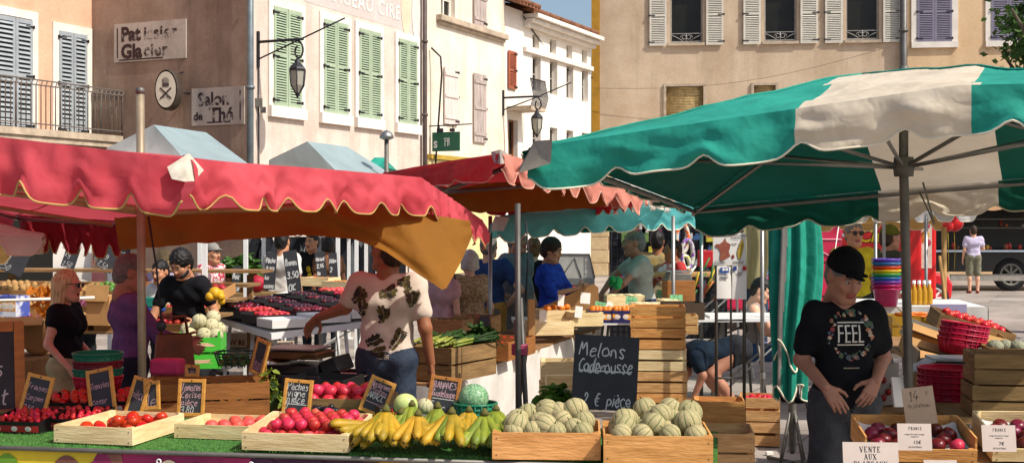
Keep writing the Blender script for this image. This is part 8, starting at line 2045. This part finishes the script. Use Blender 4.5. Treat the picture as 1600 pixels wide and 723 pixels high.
card('large white card printed Vente aux plateaux on the lower peach tray', .225, .16, P(1362, 752, 5.25), py_, -.2, [('VENTE', 0, .12, .022, 'serif'), ('AUX', -.0, .09, .022, 'serif'), ('PLATEAUX', 0, .06, .022, 'serif')], PK)
card('kraft card with 14 euro le plateau written by pen', .145, .175, P(1441, 663, 5.98), py_, -.12, [('14', -.045, .115, .042, 'pen'), ('€', .035, .135, .018, 'pen'), ('le plateau', -.055, .082, .02, 'pen')], KR, roll=-.12)
for lab, px, py, dd, pr, w_ in (('small printed France card standing in front of the kraft card', 1430, 703, 5.55, '12€', .145), ('small printed France card in the pale tray before the brown crates', 1562, 705, 5.6, '7€', .145), ('printed France card with hidden price on the lower peach tray', 1471, 762, 5.3, '10€', .135)):
 card(lab, w_, .115, P(px, py, dd), py_, -.2, [('FRANCE', .005, .088, .0125, 'serif'), ('rouge de notre verger', .0, .069, .009, 't'), ('catégorie I', .0, .059, .008, 't'), (pr, .01, .034, .02, 't'), ('LE PLATEAU', .0, .014, .010, 't')], PK)
# ------------------------------------------------------------------ clutter of baskets and crates behind the trays
t = table('low work table behind the peach trays heaped with baskets', V(X(1495, 8.5), 8.6, 0), 1.5, 1.4, .745, -.1, m=WOODD, legm=STEELD)
for i in range(5): basket('%s red plastic basket of the low stack behind the 14 euro card' % LB[i], P(1480, 640 - i * 9, 8.0), .145, .178, .12, mat('crimson_plastic', 'B8143A', .4, .2, 9, rnd=.08), group='low stack of red baskets', wires=26)
for i in range(4): basket('%s red basket of the tipped stack over the black scale' % LB[i], P(1500 + i * 2, 553 - i * 8, 9.2), .135, .17, .11, mat('crimson_plastic', 'B8143A', .4, .2, 9, rnd=.08), group='tipped stack of red baskets', wires=26, rot=(.0, .14, 0), oval=.9)
for lab, y_, h_ in (('low box under the black scale', 8.72, .13), ('box under the tipped red baskets', 9.2, .215)): mb = MB(); mb.box((0, 0, h_ / 2), (.5, .34, h_)); tag(mb.build('packing_case', CARDD, None, V(X(1492, y_), y_, .765), -.1, .006), lab, 'box')
table('small table at the edge under the brown crates', V(X(1580, 7.5), 7.55, 0), .8, .7, .82, -.15, m=WOODD, legm=STEELD)
table('small stand with the cherry bag and papers', V(X(1393, 7.5), 7.55, 0), .36, .4, .84, 0, m=WOODD, legm=STEELD)
t = thing('weighing_scale', 'black shop scale with a silver rim between the two red basket stacks', 'scale', P(1487, 585, 8.7), -.1)
mb = MB(); mb.box((0, 0, .05), (.36, .3, .1)); mb.build('body', PLB, t, bevel=.012); mb = MB(); mb.box((0, 0, .112), (.3, .28, .02)); mb.box((-.21, -.05, .07), (.16, .22, .015), R=RY(-.5)); mb.build('pan', STEEL, t, bevel=.004); mb = MB(); mb.box((.22, 0, .06), (.07, .16, .2)); mb.build('display', PLB, t, bevel=.01)
c = crate('grey brown crate of tomatoes tipped towards the square', .62, .34, .13, WOODD, 1, P(1512, 524, 10.4), -.05, tilt=.12, roll=.28); fill('tomato', 'tomato', M_TOM, mtx(c) @ Matrix.Translation((0, .02, 0)), .5, .28, .034, 'bright tomato in the tipped grey crate', 'tomato', 1, .1, .15, seg=10)
mb = MB(); mb.box((0, 0, 0), (.3, .012, .14)); tag(mb.build('lilac_lid', mat('lilac_card', '9A94B4', .6, .1, 5), None, P(1482, 488, 10.75), -.05), 'lilac card lid behind the tipped tomato crate', 'lid')
for i, (px, py, dd, ro, w_) in enumerate(((1450, 540, 9.8, .35, .4), (1452, 562, 9.5, .3, .42), (1462, 580, 9.2, .25, .36), (1530, 545, 9.9, .25, .3))):
 t = thing('open_box', ['open cardboard box tilted under the tomato crate', 'cardboard box with grey rim below the tilted one', 'flat cardboard box leaning on the black scale', 'brown box behind the tipped red baskets'][i], 'box', P(px, py, dd), rot=(.1, ro, -.1)); mb = MB()
 for s_ in (-1, 1): mb.box((s_ * w_ / 2, 0, .07), (.006, .3, .14)); mb.box((0, s_ * .15, .07), (w_, .006, .14))
 mb.box((0, 0, .005), (w_ - .01, .29, .008)); mb.build('carton', CARD if i % 2 else mat('grey_card', '9C9488', .8, .15, 5), t)
 mb = MB(); mb.box((-w_ / 2 - .05, 0, .16), (.12, .29, .006), R=RY(.5)); mb.box((0, -.18, .12), (w_, .08, .006), R=RX(.6)); mb.build('flap', CARD, t)
for i, (px, py, dd, lab) in enumerate(((1572, 645, 7.4, 'large brown crate standing at the edge behind the 7 euro tray'), (1575, 596, 7.45, 'brown slatted crate above the large brown one at the edge'), (1540, 620, 8.4, 'dim cardboard crate beside the low red baskets'), (1590, 580, 8.9, 'crate with pale wrapped heads at the edge of the pile'))):
 c = crate(lab, .44, .34, .17, WOODD if i < 2 else CARDD, 2, P(px, py, dd), -.15)
 if i == 3:
  for k in range(3): mb = MB(); mb.ball((0, 0, 0), (.06, .06, .05), None, 10, 7); tag(mb.build('cauliflower', mat('pale_head', '9A9A80', .7, .25, 20, .6), None, mtx(c) @ V(-.15 + .075 * k, .03 * (k % 2), .17)), 'pale cauliflower head in the crate at the edge of the pile', 'cauliflower', 'cauliflowers at the edge')
for (px, py, h_, lab) in ((1548, 575, .12, 'white paper tag standing before the cauliflower crate'), (1568, 590, .1, 'folded white tag at the brown slatted crate'), (1530, 555, .1, 'white tag at the end of the tipped baskets')): mb = MB(); mb.box((0, 0, 0), (.012, .03, h_), R=RY(.1)); tag(mb.build('paper_tag', PAPER, None, P(px, py, 8.2)), lab, 'tag')
mb = MB(); mb.box((0, 0, 0), (.12, .02, .17)); tag(mb.build('paper_stack', PAPER, None, P(1410, 612, 7.3), rot=(-.3, 0, .1), bevel=.002), 'white papers stacked behind the 14 euro card', 'paper')
mb = MB(); mb.grid(lambda u, v: Vector((.1 * math.cos(2 * PI * u), .06 * math.sin(2 * PI * u), .24 * v + .01 * math.sin(9 * u))), 20, 6); t = mb.build('fruit_bag', mat('printed_film_bag', 'A59E98', .4, .2, 5, transl=.3, col2='8C8680'), None, P(1378, 632, 7.6)); tag(t, 'translucent printed bag of cherries beside the man with the cap', 'bag')
mb = MB(); [mb.ball((-.01 + .03 * (k % 3), -.064, .05 + .035 * k), .02, None, 8, 6) for k in range(4)]; mb.build('cherry_print', mat('cherry_red', '8C1A20', .4), t)
t = table('pale table with magazines beyond the parasol mast', V(X(1392, 10.6), 10.8, 0), .75, .6, Z(555, 10.5), 0, m=PAPER, legm=STEELD)
for i, (px, py, c_) in enumerate(((1385, 549, '7AA8BC'), (1405, 546, '3A5A34'), (1395, 560, '5A9CB4'))): mb = MB(); mb.box((0, 0, 0), (.16, .12, .015)); tag(mb.build('magazine', mat('cover_' + c_, c_, .4, .4, 20), None, P(px, py, 10.6) + V(0, 0, .03 + .018 * i), .2 * i), ['pale blue magazine on the pale table', 'dark green magazine on the pale table', 'bright blue magazine on top of the others'][i], 'magazine')
# bucket stall
d = 12.2
t = table('white table of the bucket stall with a hanging cloth edge', V(X(1425, 12.6), 12.75, 0), 1.25, 1.2, 1.12, -.12, legm=STEEL, cloth_m=mat('table_paper', 'C9C4BC', .7, .08, 5), skirt=.4)
for i in range(9):
 c_ = ['B01858', 'B01858', '7A3AA0', '2A66B0', '3A9A4A', 'E0C020', 'D0401C', '2A76A8', '6A4AB0'][i]
 t = thing('bucket', '%s plastic bucket nested in the rainbow stack, number %s from the bottom' % (['crimson', 'pink', 'violet', 'blue', 'green', 'yellow', 'orange red', 'pale blue', 'purple patterned'][i], ['one', 'two', 'three', 'four', 'five', 'six', 'seven', 'eight', 'nine'][i]), 'bucket', P(1385, 478, d) + V(0, 0, .035 * i), group='rainbow stack of buckets')
 mb = MB(); mb.lathe([(0, 0), (.095, 0), (.125, .16), (.132, .163), (.132, .172), (.121, .172), (.092, .006)], 24); mb.build('shell', mat('bucket_' + c_, c_, .35, .12, 6), t)
 for s_ in (-1, 1): mb = MB(); mb.box((s_ * .133, 0, .165), (.012, .04, .02)); mb.build('handle_lug', mat('bucket_' + c_, c_, .35, .12, 6), t)
for i in range(10):
 px, py = 1420 + (i % 5) * 8, 463 - (i // 5) * 6; q = P(px, py, 12.4 + .2 * (i // 5)); q.z = 1.14; t = thing('juice_bottle', 'bottle of amber juice on the white table of the bucket stall', 'bottle', q, group='juice bottles')
 mb = MB(); mb.lathe([(0, 0), (.03, 0), (.034, .02), (.034, .13), (.015, .17), (.015, .2), (0, .2)], 10); mb.build('glass', mat('amber_juice', 'D09A2A', .25, .2, 6, transl=.2), t); mb = MB(); mb.lathe([(.017, .2), (.017, .225), (0, .226)], 8); mb.build('cap', WHITEM, t)
c = crate('yellow plastic crate of carrots beside the parasol mast', .46, .34, .17, mat('ochre_plastic', 'B08A28', .5, .15, 5), 2, P(1432, 524, 11.0), -.12)
for i in range(30): mb = MB(); mb.tube([(0, 0, 0), (.08, .01, .01), (.15, 0, 0)], [.014, .011, .003], 6); tag(mb.build('carrot', M_ORG, None, mtx(c) @ V(RRG.uniform(-.18, .1), RRG.uniform(-.14, .12), .16 + .03 * RRG.random()), RRG.uniform(-.5, .5)), 'carrot in the yellow plastic crate', 'carrot', 'carrots in the yellow crate')
t = table('side table carrying the carrot crate and the tilted boxes', V(X(1470, 10.4), 10.3, 0), 1.0, 1.9, Z(533, 10.6), -.1, m=WOODD, legm=STEELD)
# balloons and sticks
for i, (px, py, r, lab) in enumerate(((1491, 346, .115, 'round red balloon under the white canopy'), (1481, 352, .07, 'smaller red balloon beside the round one'))):
 t = thing('balloon', lab, 'balloon', P(px, py, 16.0 - i * .1)); mb = MB(); mb.ball((0, 0, 0), (r, r, r * 1.1), None, 18, 12); mb.lathe([(.004, -r * 1.08), (.014, -r * 1.18), (0, -r * 1.18)], 8); mb.build('skin', mat('balloon_red', 'D81A20', .2, .08, 3, spec=.6), t); mb = MB(); mb.tube([(0, 0, -r * 1.15), (.01, 0, -.4), (0, 0, -.6)], .004, 4); mb.build('string', mat('yellow_string', 'D0B030', .7), t)
for (a, b, r, lab) in ((P(1475, 355, 14.6), P(1470, 505, 14.4), .03, 'rough wooden post of the bucket stall'), (P(1468, 400, 14.2), P(1494, 520, 13.4), .018, 'bamboo cane leaning on the rough wooden post')):
 mb = MB(); b.z = max(0, b.z * 0); mb.tube([b, b.lerp(a, .5) + V(.02, 0, 0), a], r, 7); tag(mb.build('wooden_pole', mat('bamboo', 'B08850', .7, .25, 5)), lab, 'pole')
mb = MB(); mb.tube([P(1312, 342, 14), P(1299, 430, 13.6)], .006, 4); tag(mb.build('guy_rope', PAPER), 'thin white guy rope slanting before the red van', 'rope')
# ------------------------------------------------------------------ vehicles on the square
BODYR = mat('red_vehicle_paint', 'C41830', .25, .06, 2, spec=.6); RUB = mat('tyre_rubber', '17171A', .8, .2, 20); GLS = mat('vehicle_glass', '20262A', .1, .2, 2, spec=.7)
def wheel(par, x, y, r, m=STEEL, w=.2, spokes=8):
 t = thing('wheel', None, None, (x, y, r)); t.parent = par
 mb = MB(); Mx = TM((0, 0, 0), RX(PI / 2)); mb.lathe([(r * .66, -w / 2), (r * .95, -w / 2), (r, -w * .35), (r, w * .35), (r * .95, w / 2), (r * .66, w / 2)], 28, None, Mx); mb.build('tyre', RUB, t)
 mb = MB(); mb.lathe([(r * .66, w / 2 - .01), (r * .58, w / 2 - .0), (r * .56, w / 2 - .06), (0, w / 2 - .06)], 28, PLB, Mx); mb.lathe([(r * .67, w / 2), (r * .57, w / 2 + .008), (r * .55, w / 2 - .02)], 28, m, Mx); mb.lathe([(0, w / 2 + .0), (r * .16, w / 2 - .005), (r * .18, w / 2 - .04)], 14, m, Mx)
 for k in range(spokes): a = 2 * PI * k / spokes; mb.box((r * .36 * math.cos(a), -w / 2 + .015, r * .36 * math.sin(a)), (r * .46, .03, r * .13), m, R=RY(-a))
 mb.build('rim', None, t)
def profile(par, pts, width, m, name='body', bevel=.05): mb = MB(); mb.prism(pts, width, None, TM((0, width / 2, 0), RX(PI / 2))); return mb.build(name, m, par, bevel=bevel)
d = 24.0        # red food truck with the yellow lettering
t = thing('food_truck', 'red food truck with yellow script lettering and white small print', 'truck', V(X(1372, d), d + .9, 0), rad(-2))
profile(t, [(-.85, .5), (.85, .5), (.85, 2.15), (.8, 2.25), (-.75, 2.25), (-.85, 2.1)], 1.8, mat('truck_red', 'D41A1E', .3, .06, 2, spec=.5))
mb = MB(); Mx = TM((0, -.905, 0), RX(PI / 2))
vs, fs = text_pts('Chilly', .34, 'CENTER', .25, .95, .02); mb.add([(v.x + .02, v.y + 1.66, -.002) for v in vs], fs, mat('lettering_dark', '2A1A10', .6), Mx); vs, fs = text_pts('Chilly', .34, 'CENTER', .25, .95, .006); mb.add([(v.x + .02, v.y + 1.66, .003) for v in vs], fs, mat('lettering_yellow', 'E8C81C', .5), Mx)
for tx, x, z, sz in (('food truck', .0, 2.02, .15), ('64 68 76', .1, 1.14, .16), ('Bourgoin', .1, .98, .1)): vs, fs = text_pts(tx, sz, 'CENTER', 0, 1, .006); mb.add([(v.x + x, v.y + z, .002) for v in vs], fs, WHITEM, Mx)
mb.lathe([(.16, 0), (.19, .004), (.22, 0)], 24, WHITEM, TM((-.66, -.905, 1.5), RX(PI / 2))); mb.build('lettering', None, t)
mb = MB(); [mb.ball((-.2 + .12 * k, -.93, .62), (.07, .02, .05), None, 8, 6) for k in range(9)]; mb.build('scalloped_trim', WHITEM, t)
for x in (-.5, .5): wheel(t, x, -.75, .33)
t = thing('trailer', 'red and white snack trailer beyond the parasol mast with painted food pictures', 'trailer', V(X(1436, 24.4), 25.2, 0), 0)
profile(t, [(-.34, .45), (.34, .45), (.34, 2.05), (.28, 2.15), (-.34, 2.15)], 1.6, mat('truck_red', 'D41A1E', .3, .06, 2, spec=.5))
mb = MB(); mb.prism([(-.28, 1.05), (.24, 1.05), (.24, 1.85), (.1, 1.98), (-.28, 1.98)], .01, mat('trailer_cream', 'D8CDBE', .5), TM((0, -.805, 0), RX(PI / 2))); rr = random.Random(2)
for k in range(9): mb.ball((rr.uniform(-.2, .18), -.82, rr.uniform(1.1, 1.9)), (rr.uniform(.04, .1), .004, rr.uniform(.05, .12)), mat('food_%d' % (k % 4), ['A8425A', 'D0A040', 'C8782A', '6A7A3A'][k % 4], .6), 10, 7)
mb.build('painted_panel', None, t); wheel(t, 0, -.7, .3)
t = thing('delivery_van', 'pinkish red van with a rounded wheel arch line behind the folded parasol', 'van', V(X(1262, 23), 23.8, 0), 0)
profile(t, [(-1.6, .35), (.62, .35), (.62, 1.9), (.5, 2.1), (-1.5, 2.1), (-1.6, 1.9)], 1.7, mat('van_pink_red', 'C8264C', .3, .06, 2, spec=.5))
mb = MB(); mb.tube([(-.9, -.86, 1.42), (.2, -.86, 1.42), (.38, -.86, 1.32), (.42, -.86, 1.0)], .014, 6); mb.tube([(-1.5, -.86, 1.62), (.6, -.86, 1.62)], .012, 5); mb.build('body_line', mat('van_pale', 'D898A8', .4), t); wheel(t, -1.0, -.72, .33); wheel(t, .2, -.72, .33)
def car(lab, px, d, m, rz, L=4.1):
 t = thing('parked_car', lab, 'car', V(X(px, d), d + .8, 0), rz); s_ = L / 4.1
 body = [(-2.05, .3), (2.05, .3), (2.08, .62), (1.95, .82), (1.1, .95), (.45, 1.42), (-.9, 1.45), (-1.7, 1.05), (-2.02, .95)]; profile(t, [(x * s_, z) for x, z in body], 1.66, m, bevel=.06)
 for pts, nm in (([(.95, .98), (.42, 1.36), (-.1, 1.38), (-.1, .98)], 'side_window'), ([(-.16, .98), (-.16, 1.38), (-.85, 1.39), (-1.45, 1.03)], 'side_window')):
  mb = MB(); mb.prism([(x * s_, z) for x, z in pts][::-1], 1.672, None, TM((0, .836, 0), RX(PI / 2))); mb.build(nm, GLS, t)
 mb = MB(); mb.ball((1.98 * s_, -.55, .7), (.1, .2, .08), None, 10, 7); mb.build('headlight', mat('lamp_glass', 'D8D8D4', .15, .05, 3), t)
 mb = MB(); mb.box((.4 * s_, -.835, .86), (.16, .02, .03)); mb.build('door_handle', PLB, t)
 for x in (-1.3, 1.3 if L > 4 else 1.62): wheel(t, x * s_, -.74, .33, WHITEM if 'bright' in lab else STEEL)
 return t
car('silver car parked behind the sheer cloth and the folded parasol', 1228, 26, mat('silver_paint', 'B4B4B2', .3, .06, 2, metal=.4), PI)
car('glossy bright red car showing one white rimmed wheel behind the bucket stall', 1350, 27, mat('car_red', 'C81428', .2, .05, 2, spec=.7), 0, 3.7)
t = thing('barrier', 'red metal barrier between the van and the man with the cap', 'barrier', V(X(1285, 17), 17, 0)); mb = MB()
for z in (.5, .95, 1.4): mb.tube([(-.5, 0, z), (.5, 0, z)], .02, 6)
mb.build('rail', BODYR, t)
for x in (-.25, .12): mb = MB(); mb.tube([(x, 0, 0), (x, 0, 1.4)], .02, 6); mb.build('post', BODYR, t)
d = 35.6        # dark food truck with the open counter
t = thing('food_truck', 'dark food truck with an open counter hatch full of wares', 'truck', V(X(1590, d), d + 1.0, 0), 0)
DK = mat('dark_truck_paint', '1C1E20', .35, .1, 3, spec=.5); x0, x1 = X(1445, d) - X(1590, d), 3.2
mb = MB(); L_ = x1 - x0; cx = (x0 + x1) / 2
mb.box((cx, 0, .85), (L_, 2, .62)); mb.box((cx, 0, 2.4), (L_, 2, .3)); mb.box((cx, .95, 1.7), (L_, .1, 1.2)); mb.box((x0 + .05, 0, 1.7), (.1, 2, 1.2)); mb.box((x1 - .05, 0, 1.7), (.1, 2, 1.2)); mb.build('body', DK, t, bevel=.02)
mb = MB(); mb.box((cx, -1.15, 1.12), (L_, .45, .05)); mb.build('counter', mat('steel_blue_counter', '9AA6B4', .4, .1, 4), t)
mb = MB(); mb.box((cx, -.2, 1.75), (L_ - .2, .3, .03)); mb.box((cx, -.2, 2.0), (L_ - .2, .3, .03)); mb.build('shelf', STEELD, t)
mb = MB(); mb.box((cx - .4, -1.02, .38), (L_ * .62, .08, .18)); mb.build('side_skirt', mat('light_skirt', '9A948C', .6), t)
mb = MB(); mb.grid(lambda u, v: Vector((x0 + L_ * u, -1.0 - .8 * v, 2.36 - .1 * v + .03 * math.sin(u * 40) * v)), 60, 4); mb.build('awning', mat('tan_awning', 'B98E68', .8, .12, 4, transl=.2), t)
for x in (-.25 + .05, 2.2): wheel(t, x, -.95, .46, STEELD)
for i in range(46):
 x = RRG.uniform(x0 + .3, x1 - .4); z = RRG.choice([1.16, 1.77, 2.02, 1.16]); c_ = RRG.choice(['A8342A', 'C8A040', 'D8D0C4', '6A4A30', '3A5A3A', 'C87A4A', '8A8A90']); h_ = RRG.uniform(.08, .2)
 mb = MB(); mb.lathe([(0, 0), (.05, 0), (.06, h_ * .7), (.03, h_ * .85), (.03, h_), (0, h_)], 8); tag(mb.build('jar', mat('jar_' + c_, c_, .35, .3, 12), None, V(X(1590, d) + x, d + 1.0 + (-1.15 if z < 1.5 else -.2), z)), 'small jar or bottle on the counter and shelves of the dark food truck', 'jar', 'wares of the dark food truck')
# ------------------------------------------------------------------ tree at the edge
t = thing('plane_tree', 'leafy green tree standing in front of the tan house', 'tree', V(X(1690, 22), 22, 0))
mb = MB(); mb.tube([(0, 0, 0), (.05, 0, 2), (-.05, 0, 4)], [.24, .2, .15], 10)
for a, l, z in ((2.9, 1.3, 3.2), (3.5, 1.5, 3.8), (.5, 1.6, 3.5), (1.6, 1.4, 3.9), (4.6, 1.2, 3.6)): mb.tube([(0, 0, z), (l * .5 * math.cos(a), l * .5 * math.sin(a), z + .7), (l * math.cos(a), l * math.sin(a), z + 1.7)], [.1, .06, .02], 6)
mb.build('trunk', mat('bark', '6E6252', .9, .3, 6, .5), t)
def crown(par, n, cx_, cz, sx, sy, sz, k_, ls, seed):
 rr = random.Random(seed); mb = MB()
 for _ in range(n):
  a = rr.uniform(0, 2 * PI); q = rr.random() ** .5; c_ = Vector((cx_ + sx * q * math.cos(a), sy * q * math.sin(a), cz + sz * rr.uniform(-1, 1) * (1.05 - q * .7))); r = rr.uniform(.3, .6) * sx * .55
  for k in range(k_):
   p = c_ + Vector((rr.gauss(0, 1), rr.gauss(0, 1), rr.gauss(0, .8))) * r * .55; R = Euler((rr.uniform(0, 6), rr.uniform(0, 6), rr.uniform(0, 6))).to_matrix(); s_ = rr.uniform(.6, 1.2) * ls
   mb.add([p + R @ Vector(v) * s_ for v in ((0, -1, 0), (.6, 0, .15), (0, 1, 0), (-.6, 0, .15))], [(0, 1, 2, 3)])
 mb.build('crown', mat('tree_leaf', '4A6A2A', .6, .5, 1.2, 0, col2='22401A', transl=.2), par)
crown(t, 46, -.1, 5.0, 1.1, 1.1, 1.6, 60, .08, 12)
t = thing('plane_tree', 'tall plane tree added out of view to shade the paving', 'tree', V(13.2, 13.6, 0))  # unseen tree, added to cast shade on the square
mb = MB(); mb.tube([(0, 0, 0), (.1, 0, 3), (0, .1, 6)], [.3, .25, .18], 10)
for a in (.4, 1.6, 2.8, 4.1, 5.3): mb.tube([(0, 0, 4.6), (1.2 * math.cos(a), 1.2 * math.sin(a), 6), (2.6 * math.cos(a), 2.6 * math.sin(a), 7.6)], [.14, .09, .03], 6)
mb.build('trunk', mat('bark', '6E6252', .9, .3, 6, .5), t)
crown(t, 70, 0, 7.6, 3.9, 3.6, 1.7, 90, .15, 21)
